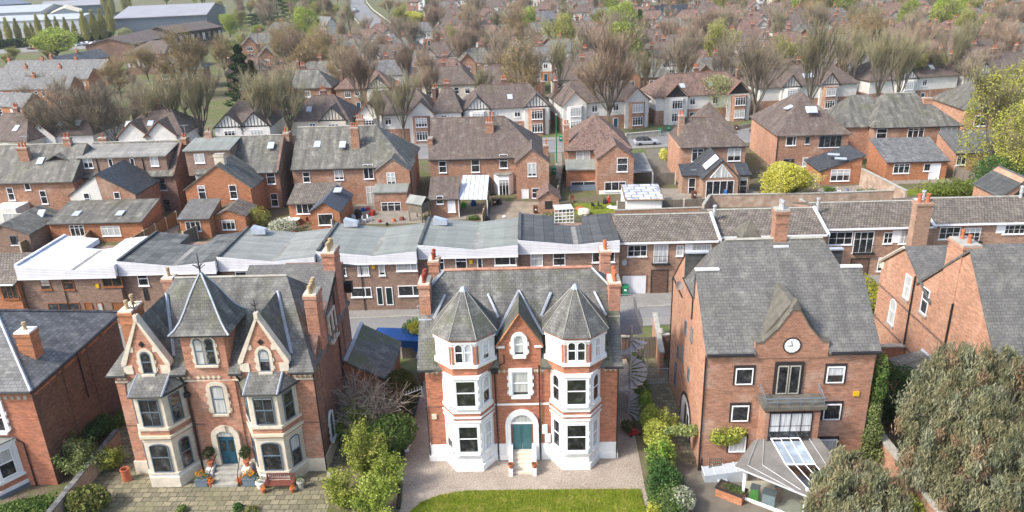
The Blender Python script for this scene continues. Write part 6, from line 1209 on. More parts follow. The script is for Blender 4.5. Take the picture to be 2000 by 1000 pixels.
def car(x, y, rz, col, label, group='parked cars'):
    def mk(c):
        b = MB().loft([[(-2.1, -.85, .35), (2.1, -.85, .35), (2.1, .85, .35), (-2.1, .85, .35)], [(-2.15, -.88, .8), (2.1, -.88, .75), (2.1, .88, .75), (-2.15, .88, .8)], [(-2.0, -.8, .95), (1.9, -.8, .85), (1.9, .8, .85), (-2.0, .8, .95)]])
        c2 = MB().loft([[(-1.9, -.78, .92), (1.0, -.78, .88), (1.0, .78, .88), (-1.9, .78, .92)], [(-1.4, -.62, 1.42), (.3, -.62, 1.42), (.3, .62, 1.42), (-1.4, .62, 1.42)]])
        return b.mesh('body', c), c2.mesh('cabin', M['glass'])
    if col.name not in CARC: CARC[col.name] = mk(col)
    T = thing('parked_car', label, 'car', (x, y, 0), rz, group); inst('body', CARC[col.name][0], T, (0, 0, 0)); inst('cabin', CARC[col.name][1], T, (0, 0, 0))
    for sx in (-1.3, 1.3):
        for sy in (-.8, .8): inst('wheel', cached('wheel', lambda: MB().xz([(.32*math.cos(k*math.pi/5), .32+.32*math.sin(k*math.pi/5)) for k in range(10)], -.1, .1).mesh('wheel', M['black'])), T, (sx, sy, 0))
    return T
M['car_red'] = plain('red_car_paint', (.30, .02, .015), .3, .02, 1, spec=.6); M['car_white'] = plain('white_car_paint', (.75, .76, .78), .3, .02, 1, spec=.6); M['car_dark'] = plain('dark_car_paint', (.04, .045, .055), .3, .02, 1, spec=.6); M['car_silver'] = plain('silver_car_paint', (.38, .40, .43), .3, .02, 1, spec=.6)
for (px, py, c, lb) in ((698, 24, 'car_dark', 'dark car on the distant bridge road'), (694, 19, 'car_white', 'white car ahead of the dark one on the bridge road'), (692, 26, 'car_red', 'red car nearest the left parapet of the bridge road')): p = PZ(px, py); car(p.x, p.y, 1.4, M[c], lb, 'cars on the bridge road')
names = {'car_red': 'red', 'car_white': 'white', 'car_dark': 'dark', 'car_silver': 'silver'}; RC = random.Random(5)
for i in range(16):
    px = 62+i*9.2; c = RC.choice(list(names)); p = PZ(px, 96-i*.75+RC.uniform(-1, 1)); car(p.x, p.y, RC.uniform(1.2, 1.7), M[c], '%s car, %s from the left in the car park behind the bright green tree' % (names[c], ORD[i]), 'cars in the estate car park')
p = PZ(20, 100); sheet_pts = [PZ(x, y) for x, y in ((40, 101), (215, 92), (215, 80), (-20, 90))]
def sheet(name, pts, z, mat, kind='structure', thick=None):
    mb = MB()
    if thick: mb.prism(pts, z-thick, z)
    else: mb.add([(x, y, z) for x, y in pts], [tuple(range(len(pts)))])
    return props(mb.build(name, M[mat]), kind=kind)
def psheet(name, px, z, mat, **k): return sheet(name, [(p.x, p.y) for p in (PZ(x, y) for x, y in px)], z, mat, **k)
psheet('car_park', ((-20, 106), (60, 101), (235, 92), (235, 80), (-20, 90)), .02, 'pavement'); psheet('estate_yard', ((-60, 80), (230, 62), (440, 50), (440, 30), (-60, 50)), .015, 'asphalt')
P = thing('street_column', 'tall pale column in the distance right of the yellow tree', 'column', tuple(PZ(831, 45))); MB().tube([(0, 0, 0), (0, 0, 22)], [.7, .6], 8).build('shaft', M['white'], P, False)
# ------------------------------------------------------------------ TREES
def tube_into(mb, p0, p1, r0, r1, n=5): mb.tube([p0, p1], [r0, r1], n)
def tree_mesh(seed, H, spread=1.0, upright=.5, trunk=.22, ntw=42, twl=1.5, tww=.04, r0=.32, levels=3, leaf=0, lsize=.25, round_=False):
    R = random.Random(seed); rng = np.random.default_rng(seed); mb = MB(); ends = []
    def grow(p, d, L, r, lv):
        mid = p+d*L*.5+Vector((R.uniform(-1, 1), R.uniform(-1, 1), 0))*L*.06; q = p+d*L
        mb.tube([p, mid, q], [r, r*.82, r*.62], 5 if lv == 0 else 4 if lv < 2 else 3)
        if lv >= 2: ends.append((p, q, d))
        if lv >= levels: return
        n = 8 if lv == 0 else R.choice((3, 4)); a0 = R.uniform(0, 6.28)
        for i in range(n):
            a = a0+i*6.283/n+R.uniform(-.4, .4); tilt = ((R.uniform(.55, .95) if i % 2 else R.uniform(.05, .45)) if lv == 0 else R.uniform(.2, .6))*spread
            side = Vector((math.cos(a), math.sin(a), 0)); nd = (d*math.cos(tilt)+side*math.sin(tilt)+Vector((0, 0, upright*.35))).normalized()
            grow(q-d*L*R.uniform(0, .35 if lv else .3), nd, L*R.uniform(.58, .8) if lv else H*R.uniform(.2, .36), r*.52, lv+1)
    grow(Vector((0, 0, -.2)), Vector((R.uniform(-.05, .05), R.uniform(-.05, .05), 1)).normalized(), H*trunk, r0, 0)
    Q = []
    for mid, q, d in ends:
        n = ntw; t = rng.random(n)[:, None]; base = np.array(mid)*(1-t)+np.array(q)*t; dd_ = np.array(d)
        v = dd_*.7+rng.normal(size=(n, 3))*.5*spread+np.array([0, 0, upright*.7]); v /= np.linalg.norm(v, axis=1)[:, None]
        L = twl*rng.uniform(.4, 1.15, n)[:, None]; w = np.cross(v, rng.normal(size=(n, 3))); w /= np.linalg.norm(w, axis=1)[:, None]; w *= tww*.5
        tip = base+v*L; Q.append(np.stack([base-w, base+w, tip+w*.45, tip-w*.45], 1))
        # side twiglets
        s = base+v*L*rng.uniform(.35, .8, n)[:, None]; v2 = v+rng.normal(size=(n, 3))*.6; v2 /= np.linalg.norm(v2, axis=1)[:, None]; tip = s+v2*L*.45; Q.append(np.stack([s-w*.7, s+w*.7, tip+w*.3, tip-w*.3], 1))
    Q = np.concatenate(Q)
    lf = None
    if leaf:
        k = rng.integers(0, len(Q), leaf); c = Q[k].mean(1)+rng.normal(size=(leaf, 3))*.25
        if round_:
            zt = Q[:, :, 2].max(); rx = np.percentile(np.hypot(Q[:, 0, 0], Q[:, 0, 1]), 90)*1.05; nn = int(leaf*.75); dd2 = rng.normal(size=(nn, 3)); dd2 /= np.linalg.norm(dd2, axis=1)[:, None]
            lob = rng.normal(size=(14, 3)); lob /= np.linalg.norm(lob, axis=1)[:, None]; bv = (np.exp(7*(dd2@lob.T-1))*rng.uniform(-.6, .45, 14)).sum(1); rr2 = (rng.uniform(.55, 1, nn)**.5*(1+bv))[:, None]
            e = dd2*rr2*np.array([rx, rx, zt*.42])+np.array([0, 0, zt*.56]); cl = e[rng.integers(0, nn, 90)]; kk = rng.integers(0, 90, nn); near = np.linalg.norm(e-cl[kk], axis=1) < rx*.6; e[near] += (cl[kk]-e)[near]*.55; c[:nn] = e
        leaf = len(c); u = rng.normal(size=(leaf, 3)); u /= np.linalg.norm(u, axis=1)[:, None]; w = np.cross(u, rng.normal(size=(leaf, 3))); w /= np.linalg.norm(w, axis=1)[:, None]; s = lsize*rng.uniform(.5, 1.2, leaf)[:, None]
        lf = np.stack([c-u*s*.5, c-w*s*.35, c+u*s*.5, c+w*s*.35], 1)
    top = max(float(np.percentile(Q[:, 2, 2], 97.5)), 1)
    return mb, Q, lf, top
M['leaf_brown'] = leaf_mat('leaf_brown', (.03, .035, .015), (.06, .055, .025), (.09, .08, .04))
_tm = {}
def tree_kind(kind, var):
    key = (kind, var)
    if key in _tm: return _tm[key]
    s = var*17+3
    P = dict(lime=dict(H=15, spread=.82, upright=.75, trunk=.25, ntw=34, twl=2.1, tww=.032, r0=.24, mat='twig_rust', levels=3),
             brown=dict(H=14, spread=.9, upright=.6, trunk=.26, ntw=20, twl=1.7, tww=.032, r0=.22, mat='twig_brown'),
             olive=dict(H=14, spread=.72, upright=.85, trunk=.28, ntw=18, twl=1.8, tww=.032, r0=.22, mat='twig_olive'),
             tan=dict(H=15, spread=1.15, upright=.4, trunk=.2, ntw=34, twl=1.7, tww=.045, mat='twig_tan', leaf=5000, lsize=.22, lm='leaf_tan', round_=True),
             bud=dict(H=12, spread=.9, upright=.6, trunk=.2, ntw=20, twl=1.5, tww=.04, mat='twig_olive', leaf=9000, lsize=.26, lm='leaf_bud'),
             yellowgreen=dict(H=13, spread=.75, upright=.9, trunk=.18, ntw=30, twl=1.7, tww=.04, mat='twig_olive', leaf=11000, lsize=.24, lm='leaf_yg', round_=True),
             limeleaf=dict(H=8, spread=1.0, upright=.4, trunk=.15, ntw=14, twl=1.3, tww=.03, mat='twig_olive', leaf=8000, lsize=.26, lm='leaf_lime', round_=True),
             yellow=dict(H=8, spread=1.1, upright=.35, trunk=.12, ntw=18, twl=1.3, tww=.03, mat='twig_olive', leaf=14000, lsize=.26, lm='leaf_yellow', round_=True),
             green=dict(H=9, spread=1.1, upright=.3, trunk=.15, ntw=16, twl=1.4, tww=.04, mat='twig_brown', leaf=12000, lsize=.4, lm='leaf_green2', round_=True),
             blossom=dict(H=8, spread=1.0, upright=.5, trunk=.18, ntw=14, twl=1.3, tww=.03, mat='twig_olive', leaf=5000, lsize=.22, lm='leaf_pale', round_=True),
             thorn=dict(H=4, spread=1.3, upright=.1, trunk=.2, ntw=6, twl=1.2, tww=.03, r0=.1, mat='twig_pale'))[kind]
    P = dict(P); mat = P.pop('mat'); lm = P.pop('lm', None); mb, Q, lf, top = tree_mesh(s, **P)
    tk = mb.mesh('trunk', M['bark']); cr_ = quads_mesh('crown', Q, M[mat]); parts = [('trunk', tk), ('crown', cr_)]
    if lf is not None: parts.append(('leaves', quads_mesh('leaves', lf, M[lm])))
    _tm[key] = (parts, top); return _tm[key]
M['twig_tan'] = leaf_mat('twig_tan', (.21, .15, .09), (.30, .225, .13), (.34, .27, .15), .3, .1); M['leaf_tan'] = leaf_mat('leaf_tan', (.24, .19, .09), (.34, .27, .12), (.36, .31, .13), .4, .2)
M['leaf_yg'] = leaf_mat('leaf_yellowgreen', (.22, .235, .05), (.35, .36, .08), (.45, .43, .13), .5, .25); M['leaf_green2'] = leaf_mat('leaf_spring', (.12, .165, .03), (.19, .25, .045), (.27, .32, .06), .35); M['leaf_pale'] = leaf_mat('leaf_pale', (.28, .33, .10), (.38, .42, .16), (.52, .52, .32), 1.0)
M['twig_pale'] = plain('pale_bark', (.34, .30, .24), .9, .15, 3)
def tree(kind, x, y, h, label, name='tree', group=None, wide=1.0, var=None, rz=None, cat='tree'):
    var = var if var is not None else random.randrange(3); parts, top = tree_kind(kind, var); s = h/top
    T = thing(name, label, cat, (x, y, 0), rz if rz is not None else random.uniform(0, 6.28), group); T.scale = (s*wide, s*wide, s)
    for nm, me in parts: inst(nm, me, T, (0, 0, 0))
    return T
def tree_px(kind, px, pyb, pyt, label, **k):
    p = PZ(px, pyb); h = PYp(px, pyt, p.y).z; return tree(kind, p.x, p.y, max(3, h), label, **k)
def ell_tree(px, py, z, rad, n, size, mat, label, name='shrub', cat='shrub', trunk=True, **k):     # leafy crown whose centre shows at px, py, height z
    p = PZ(px, py, z); T = thing(name, label, cat, (p.x, p.y, 0))
    leaf_blob('crown', T, (0, 0, z), rad, n, size, mat, **k)
    if trunk:
        mb = MB(); R = random.Random(int(px))
        for i in range(4): a = R.uniform(0, 6.28); mb.tube([(R.uniform(-.15, .15), R.uniform(-.15, .15), 0), (.25*rad[0]*math.cos(a), .25*rad[1]*math.sin(a), z*.6), (.6*rad[0]*math.cos(a), .6*rad[1]*math.sin(a), z+rad[2]*.3)], [.09, .06, .02], 5)
        mb.build('trunk', M['bark'], T, False)
    return T
# second street avenue and big named trees
G2 = 'bare street trees along the second street'
def tree_st(kind, px, pyt, label, wide=1.0, off=9.0):      # tree on the verge of the second street
    lo, hi = 120, 400
    for _ in range(30):
        m_ = (lo+hi)/2; p = PZ(px, m_)
        if p.y > 132.5+.1*p.x+off: lo = m_
        else: hi = m_
    return tree(kind, p.x, p.y, PYp(px, pyt, p.y).z, label, name='bare_tree', group=G2, wide=wide)
for kind, px, b, t, lb, w in (
    ('brown', 150, 282, 172, 'bare brown tree standing furthest left on the second street', 1.0), ('brown', 196, 278, 162, 'bare spreading tree just right of the leftmost street tree', 1.1), ('brown', 238, 270, 182, 'darker bare tree left of the white twin gables', .9),
    ('brown', 290, 262, 178, 'thin bare tree in front of the white twin gables', .8), ('olive', 352, 270, 145, 'olive-barked bare tree right of the white twin gables', 1.0), ('olive', 400, 262, 135, 'tall bare tree between the two gabled pairs', 1.0),
    ('olive', 570, 285, 128, 'pale olive bare tree in front of the cream timber gable', 1.0), ('olive', 790, 268, 142, 'vase-shaped olive bare tree in front of the white low-gabled pair', .9), ('lime', 1190, 236, 52, 'great round-headed bare tree with rust twigs before the plain-gabled pair', 1.15),
    ('brown', 1470, 280, 68, 'tall bare tree in front of the solid black gable pair', 1.0), ('olive', 1575, 190, 40, 'upright olive bare tree behind the pyramid-roofed house', .8), ('olive', 1706, 205, 55, 'forked olive bare tree right of the pyramid-roofed house', .85), ('olive', 1745, 206, 70, 'leaning olive bare tree beside the forked one', .8),
    ('brown', 1884, 200, 100, 'bare brown tree behind the large yellow-green tree', .9), ('brown', 512, 215, 110, 'bare brown tree right of the black-green conifer', 1.0), ('brown', 685, 185, 92, 'bare tree in front of the cream backs left of centre', .9), ('lime', 918, 150, 52, 'round bare tree left of the centre skyline', .9),
    ('lime', 1050, 148, 72, 'round bare tree with green base right of centre', .9), ('lime', 860, 112, 60, 'small round bare tree right of the yellow tree', 1.0), ('lime', 1300, 110, 40, 'bare lime behind the roof windows right of the tall spruce', 1.0), ('tan', 375, 190, 66, 'huge tan budding tree left of the conifer', 1.05), ('tan', 290, 160, 92, 'tan budding tree left of the huge one', 1.0), ('tan', 440, 150, 74, 'tan budding tree behind the huge one', .8), ('brown', 90, 200, 140, 'dark twiggy tree over the left terraces', 1.0)):
    (tree_st(kind, px, t, lb, w*(1.1 if px < 600 else 1.05)) if b > 225 or px in (1575, 1706, 1745) else tree_px(kind, px, b, t, lb, name='bare_tree', group=G2, wide=w))
tree_px('yellowgreen', 1930, 345, 132, 'large yellow-green budding tree at the right edge of the gardens', name='budding_tree', wide=.85, var=0)
tree_px('yellowgreen', 1975, 375, 215, 'smaller ivy-green tree under the large yellow-green one', name='budding_tree', wide=1.0, var=1)
tree_px('blossom', 1395, 232, 152, 'pale lime blossoming tree before the black gable pair', name='blossom_tree', wide=1.1)
tree_px('yellow', 1535, 392, 330, 'bright yellow flowering tree beside the glazed gable garden room', name='yellow_tree', wide=1.35, var=0)
tree_px('bud', 1835, 178, 106, 'lime-green budding tree in front of the white pair at right', name='budding_tree'); tree_px('limeleaf', 1480, 175, 105, 'fresh green tree left of the bare tree at upper right', name='budding_tree')
tree_px('yellow', 805, 66, 28, 'bright yellow round tree right of the bridge road', name='yellow_tree', wide=2.2, var=1)
tree_px('limeleaf', 112, 114, 62, 'bright lime-green round tree by the car park', name='leafy_tree', wide=1.7, var=0); tree_px('limeleaf', 352, 60, 22, 'broad bright green tree before the blue-grey warehouse', name='leafy_tree', wide=2.2, var=1); tree_px('limeleaf', 290, 64, 34, 'smaller green tree beside the blue-grey warehouse', name='leafy_tree', wide=1.3, var=2)
tree_px('limeleaf', 450, 72, 30, 'pale green narrow tree at the end of the brown office wing', name='leafy_tree', wide=.8, var=2); tree_px('bud', 30, 122, 92, 'olive round tree left of the bright lime-green one', name='budding_tree', wide=1.3); tree_px('bud', 95, 120, 98, 'small olive tree right above the left terraces', name='budding_tree'); tree_px('limeleaf', 505, 72, 50, 'fresh green shrub tree above the brown office block', name='leafy_tree', wide=1.4)
tree_px('blossom', 248, 84, 56, 'white blossoming tree in front of the blue-grey warehouse', name='blossom_tree', wide=1.4); tree_px('blossom', 1165, 130, 95, 'pale green tree over the middle roofs', name='blossom_tree')
tree_px('yellowgreen', 1405, 40, -8, 'lime weeping tree at the top edge right of centre', name='leafy_tree'); tree_px('yellowgreen', 1905, 40, 0, 'yellow-green tree at the top right', name='leafy_tree', wide=1.1); tree_px('yellowgreen', 1985, 68, 18, 'bright lime-yellow tree in the top right corner', name='leafy_tree', wide=1.3); tree_px('limeleaf', 1930, 70, 30, 'lime tree left of the top right corner tree', name='leafy_tree', wide=1.1)
tree_px('limeleaf', 660, 178, 130, 'small yellow-green tree between the middle roofs', name='leafy_tree')
for kind, px, t, lb, w in (('olive', 320, 172, 'slim olive bare tree between the white twin gables', 1.0), ('olive', 530, 140, 'olive bare tree right of the timber twin gables', 1.1), ('brown', 100, 190, 'broad bare tree over the leftmost white house', 1.3), ('olive', 745, 165, 'slender bare tree left of the vase-shaped one', .8), ('brown', 1500, 95, 'bare tree right of the tall one before the black gable pair', .9), ('brown', 1640, 75, 'bare tree above the pyramid-roofed house', .9), ('olive', 1815, 95, 'olive bare tree above the slate-extended house', 1.0), ('brown', 1330, 62, 'bare tree rising behind the black gable pair', .9), ('lime', 1780, 60, 'round bare tree over the white pair at right', .9)):
    tree_st(kind, px, t, lb, w, 9.0 if px < 800 else 30.0)
# conifers
def conifer(px, pyb, pyt, rad, label, n=7000, mat='leaf_dark', size=.5, taper=.9):
    p = PZ(px, pyb); h = PYp(px, pyt, p.y).z; rng = np.random.default_rng(int(px)); t = rng.random(n)**.75; z = h*(.06+.94*t); lay = .75+.25*np.cos(z*3.1)
    r = rad*(1-t**1.2*taper)*lay*rng.uniform(.45, 1, n)**.5; a = rng.uniform(0, 6.283, n); P_ = np.stack([r*np.cos(a), r*np.sin(a), z], 1)
    u = np.stack([np.cos(a), np.sin(a), rng.uniform(-.6, .1, n)], 1)+rng.normal(size=(n, 3))*.3; u /= np.linalg.norm(u, axis=1)[:, None]; w = np.cross(u, rng.normal(size=(n, 3))); w /= np.linalg.norm(w, axis=1)[:, None]; s = size*rng.uniform(.6, 1.4, n)[:, None]
    T = thing('conifer', label, 'tree', (p.x, p.y, 0)); MB().tube([(0, 0, 0), (0, 0, h*.9)], [rad*.08, .04], 6).build('trunk', M['bark'], T, False); inst('crown', quads_mesh('crown', np.stack([P_-u*s*.5, P_-w*s*.3, P_+u*s*.5, P_+w*s*.3], 1), M[mat]), T, (0, 0, 0)); return T
conifer(482, 215, 86, 5.5, 'broad black-green conifer left of centre'); conifer(505, 228, 118, 3.4, 'dark brown-green conifer just in front of the broad one', mat='leaf_brown'); conifer(545, 52, -12, 9, 'tall dark conifer at the top edge', taper=.5); conifer(515, 50, 26, 12, 'low dark evergreen clump beside the tall top-edge conifer', taper=.3)
conifer(1248, 90, 18, 4.5, 'tall green spruce right of centre in the distance', mat='leaf_green'); conifer(1648, 42, -6, 8, 'dark green conifer at the top edge over the right roofs', taper=.6); conifer(162, 50, 22, 3, 'dark thin conifer beside the poplars') ; conifer(1410, 92, 66, 2.5, 'small dark evergreen between chimneys at upper right')
# poplars
def poplar_mesh(seed, H=22, rad=2.0, n=2600):
    rng = np.random.default_rng(seed); t = rng.random(n); z = H*(.1+.88*t); r = rad*(np.sin(np.clip(t*1.02+.12, 0, 1)*3.1)**.6)*rng.random(n)**.5; a = rng.uniform(0, 6.283, n); P_ = np.stack([r*np.cos(a), r*np.sin(a), z], 1)
    v = np.stack([np.cos(a)*.18, np.sin(a)*.18, np.ones(n)], 1)+rng.normal(size=(n, 3))*.12; L = rng.uniform(1.0, 2.6, n)[:, None]; w = np.cross(v, rng.normal(size=(n, 3))); w /= np.linalg.norm(w, axis=1)[:, None]; w *= .09
    return quads_mesh('crown', np.stack([P_-w, P_+w, P_+v*L+w*.4, P_+v*L-w*.4], 1), M['poplar'])
pm = [poplar_mesh(i) for i in range(3)]; ptk = MB().tube([(0, 0, 0), (0, 0, 20)], [.4, .08], 6).mesh('trunk', M['bark'])
for i, (px, b, t) in enumerate(((2, 92, 34), (22, 88, 34), (40, 86, 36), (58, 84, 42), (68, 82, 44), (80, 76, 28), (100, 74, 26), (115, 70, 32), (134, 78, 34), (150, 80, 40), (172, 84, 22), (190, 82, 20), (206, 80, 18), (222, 74, 12), (208, 30, -20), (222, 32, -14), (247, 30, -16), (256, 28, -12))):
    p = PZ(px, b); h = PYp(px, t, p.y).z; T = thing('poplar', 'slender poplar, %s from the left in the line before the warehouses' % ORD[i], 'tree', (p.x, p.y, 0), random.uniform(0, 6), 'poplars before the warehouses'); s = h/23; T.scale = (s*1.5, s*1.5, s); inst('trunk', ptk, T, (0, 0, 0)); inst('crown', pm[i % 3], T, (0, 0, 0))
hedge_pts = [PZ(x, y) for x, y in ((-30, 98), (80, 90), (150, 84), (215, 78))]
T = thing('hedge', 'dark green hedge in front of the poplar line', 'hedge', tuple(hedge_pts[0])); 
for a, b in zip(hedge_pts[:-1], hedge_pts[1:]): d = (b-a); _n = 2600; _rng = np.random.default_rng(3); tt = _rng.random(_n)[:, None]; c = np.array(a-hedge_pts[0])+np.array(d)*tt+_rng.normal(size=(_n, 3))*np.array([.8, .8, 0])+np.array([0, 0, 1])*_rng.uniform(0, 3.5, _n)[:, None]; u = _rng.normal(size=(_n, 3))*.5; w = _rng.normal(size=(_n, 3))*.4; inst('foliage', quads_mesh('foliage', np.stack([c-u, c-w, c+u, c+w], 1), M['leaf_dark']), T, (0, 0, 0))
# scattered background trees between the streets
def scatter():
    R = random.Random(12); rows = [(168, -60, 150, 13), (193, -50, 165, 11), (217, -70, 180, 12), (243, -75, 200, 12), (272, -85, 215, 14), (304, -90, 240, 14), (338, -95, 265, 16), (376, -130, 290, 17), (418, -150, 320, 19), (466, -165, 360, 20), (518, -190, 400, 22), (580, -220, 440, 24), (650, -270, 500, 27), (740, -330, 560, 34)]
    kd = ['brown', 'brown', 'lime', 'olive', 'brown', 'tan', 'lime', 'bud', 'brown', 'olive', 'lime', 'bud', 'tan', 'olive', 'limeleaf']; dn = dict(brown='bare brown tree', lime='rust-twigged bare tree', olive='olive bare tree', tan='tan budding tree', bud='lime budding tree', limeleaf='lime-green tree')
    for ri, (y0, xa, xb, st) in enumerate(rows):
        x = xa+R.uniform(0, st); k = 0
        while x < xb:
            y = y0+.035*x+R.uniform(-4, 4); kind = R.choice(kd)
            px, py = proj(x, y, 5)
            if x > 60 and kind in ('tan', 'bud') and R.random() < .3: kind = 'brown'
            if -40 < px < 2040 and py > -30 and not (y > 350 and abs(px-730) < 42) and not (px < 440 and 20 < py < 125 and y0 < 600):
                if min([9]+[math.hypot(x-a-6.5, (y-b-5)) for a, b in BGPOS]) > 4.0:
                    tree(kind, x, y, R.uniform(10, 16) if ri < 6 else R.uniform(11, 18), '%s, %s from left in the %s tree line beyond the second street' % (dn[kind], ORD[min(k, 27)], ORD[ri]), name='bare_tree' if kind in ('brown', 'lime', 'olive') else 'leafy_tree', group='background trees in the %s line' % ORD[ri], wide=R.uniform(.7, .95)); k += 1
            x += st*R.uniform(.6, 1.4)
    # left hand belt around the terraces and offices
    for i, (px, py, t, kind) in enumerate(((20, 135, 105, 'bud'), (95, 165, 140, 'brown'), (60, 225, 165, 'brown'), (130, 225, 150, 'brown'), (210, 215, 150, 'brown'), (235, 190, 118, 'tan'), (160, 195, 150, 'olive'), (280, 230, 150, 'brown'), (560, 190, 130, 'brown'), (610, 180, 85, 'tan'), (640, 130, 70, 'brown'), (580, 90, 50, 'tan'), (600, 62, 30, 'yellowgreen'), (620, 55, 5, 'yellowgreen'), (480, 100, 68, 'bud'), (470, 60, 20, 'yellowgreen'), (560, 130, 80, 'tan'), (520, 100, 62, 'bud'), (650, 45, 8, 'bud'), (670, 90, 60, 'brown'), (780, 48, 18, 'brown'), (760, 30, 0, 'tan'), (540, 105, 60, 'tan'), (395, 45, 22, 'bud'), (430, 40, 2, 'yellowgreen'), (490, 30, 5, 'bud'), (470, 150, 100, 'tan'), (550, 160, 110, 'brown'), (520, 130, 88, 'tan'), (590, 150, 100, 'tan'), (450, 120, 78, 'bud'), (540, 75, 45, 'bud'), (625, 85, 50, 'brown'), (640, 60, 25, 'tan'))):
        tree_px(kind, px, py, t, '%s tree, %s in the mixed belt left of the bridge road' % (kind.replace('yellowgreen', 'yellow-green').replace('bud', 'budding').replace('tan', 'tan budding').replace('brown', 'bare brown').replace('olive', 'olive bare'), ORD[i] if i < 28 else 'extra '+ORD[i-28]), name='belt_tree', group='mixed belt of trees at the left', wide=1.15)
scatter()
# ------------------------------------------------------------------ FOREGROUND PLANTING
M['blades'] = leaf_mat('grass_blades', (.17, .235, .02), (.25, .31, .035), (.38, .37, .09), 1.2, .2); M['pebble'] = plain('pebble', (.42, .37, .31), .9, .3, 6)
M['leaf_lime2'] = leaf_mat('leaf_yellow_lime', (.20, .25, .04), (.33, .37, .07), (.46, .47, .13)); M['leaf_olivedark'] = leaf_mat('leaf_yew', (.045, .06, .018), (.075, .09, .03), (.12, .12, .05)); M['leaf_bright'] = leaf_mat('leaf_bright', (.09, .18, .03), (.16, .27, .04), (.24, .34, .07)); M['leaf_sage'] = leaf_mat('leaf_sage', (.13, .18, .06), (.22, .27, .10), (.33, .36, .13)); M['leaf_dark2'] = leaf_mat('leaf_deep', (.03, .07, .02), (.05, .11, .03), (.08, .15, .045))
def strips(n, P, size, aspect, droop, seed):
    rng = np.random.default_rng(seed); u = rng.normal(size=(n, 3)); u /= np.linalg.norm(u, axis=1)[:, None]; u = u*(1-droop)+np.array([0, 0, -1.])*droop; u /= np.linalg.norm(u, axis=1)[:, None]
    w = np.cross(u, rng.normal(size=(n, 3))); w /= np.linalg.norm(w, axis=1)[:, None]; s = size*rng.uniform(.6, 1.3, n)[:, None]
    return np.stack([P-u*s*.5*aspect, P-w*s*.5*.2+u*s*.05, P+u*s*.5*aspect, P+w*s*.5*.2+u*s*.05], 1)
def eucalyptus(px, py, z, lobes, label, seed):      # a trunk and pale boughs carrying many hanging sprays, gathered in uneven lobes
    p = PZ(px, py, z); T = thing('eucalyptus', label, 'tree', (p.x, p.y, 0)); rng = np.random.default_rng(seed); PP = []; mb = MB(); R = random.Random(seed)
    mb.tube([(0, 0, 0), (.2, .1, z*.4), (0, 0, z*.7)], [.4, .3, .2], 8)
    for (lx, ly, lz, lr, n) in lobes:
        nc = max(8, int(n/150)); d = rng.normal(size=(nc, 3)); d /= np.linalg.norm(d, axis=1)[:, None]; c = d*rng.uniform(.4, 1.15, nc)[:, None]*lr*np.array([1, 1, .85])+np.array([lx, ly, lz])
        k = rng.integers(0, nc, n); t = rng.normal(size=(n, 3)); w_ = rng.uniform(.6, 1.4, nc)[k][:, None]; PP.append((c[k]+t*np.array([.16, .16, .16])*w_-np.array([0, 0, .8])*rng.random(n)[:, None]*w_, (k*7+int(lx*13)) % 100/100.))
        mb.tube([(0, 0, z*.6), (lx*.5, ly*.5, z*.6+(lz-z*.6)*.6), (lx, ly, lz)], [.16, .1, .05], 5)
        for q in range(4): e = c[R.randrange(nc)]; mb.tube([(lx*.8, ly*.8, z*.6+(lz-z*.6)*.85), tuple(e)], [.05, .015], 4)
    P = np.concatenate([a for a, b in PP]); g = np.concatenate([b for a, b in PP]); Q = strips(len(P), P, .33, 1.0, .62, seed+1)
    for nm, sel, m in (('crown', g < .55, 'euc_a'), ('leaves', (g >= .55) & (g < .88), 'euc_b'), ('dry_leaves', g >= .88, 'euc_c')): inst(nm, quads_mesh(nm, Q[sel], M[m]), T, (0, 0, 0))
    mb.build('trunk', M['twig_pale'], T, False); return T
M['euc_a'] = leaf_mat('euc_grey_green', (.135, .145, .075), (.235, .235, .13), (.36, .335, .20), .8, .2); M['euc_b'] = leaf_mat('euc_blue_green', (.14, .165, .10), (.25, .265, .17), (.39, .385, .26), .8, .2); M['euc_c'] = leaf_mat('euc_dry', (.20, .14, .08), (.28, .20, .12), (.34, .27, .17), 1.3, .2)
eucalyptus(1930, 850, 5.0, [(-3.0, .6, 4.6, 1.7, 8640), (-1.6, 2.2, 6.6, 1.9, 9360), (.4, 2.6, 8.0, 2.0, 10080), (2.4, 1.6, 7.6, 2.1, 8640), (-.3, -.4, 6.4, 2.2, 10800), (-2.5, -1.6, 3.4, 1.7, 7920), (-.6, -2.4, 3.4, 2.0, 8640), (1.8, -1.6, 4.8, 2.2, 9360), (3.6, 0, 5.2, 2.3, 6480), (-4.0, -.3, 3.2, 1.0, 3240), (-3.1, 2.2, 5.6, 1.0, 3240), (-1.2, 3.6, 7.9, 1.0, 3240)], 'big grey-green drooping eucalyptus filling the lower right corner', 5)
eucalyptus(1672, 950, 3.0, [(-1.3, 0, 3.4, 1.15, 5760), (0, .6, 4.0, 1.2, 6480), (1.3, .2, 3.2, 1.2, 5760), (-.6, -1.0, 2.5, 1.2, 5040), (.9, -1.2, 2.3, 1.2, 5040), (-2.2, -.5, 2.6, .7, 1800), (2.2, -.6, 2.2, .8, 1800)], 'smaller grey-green eucalyptus beside the conservatory', 9)
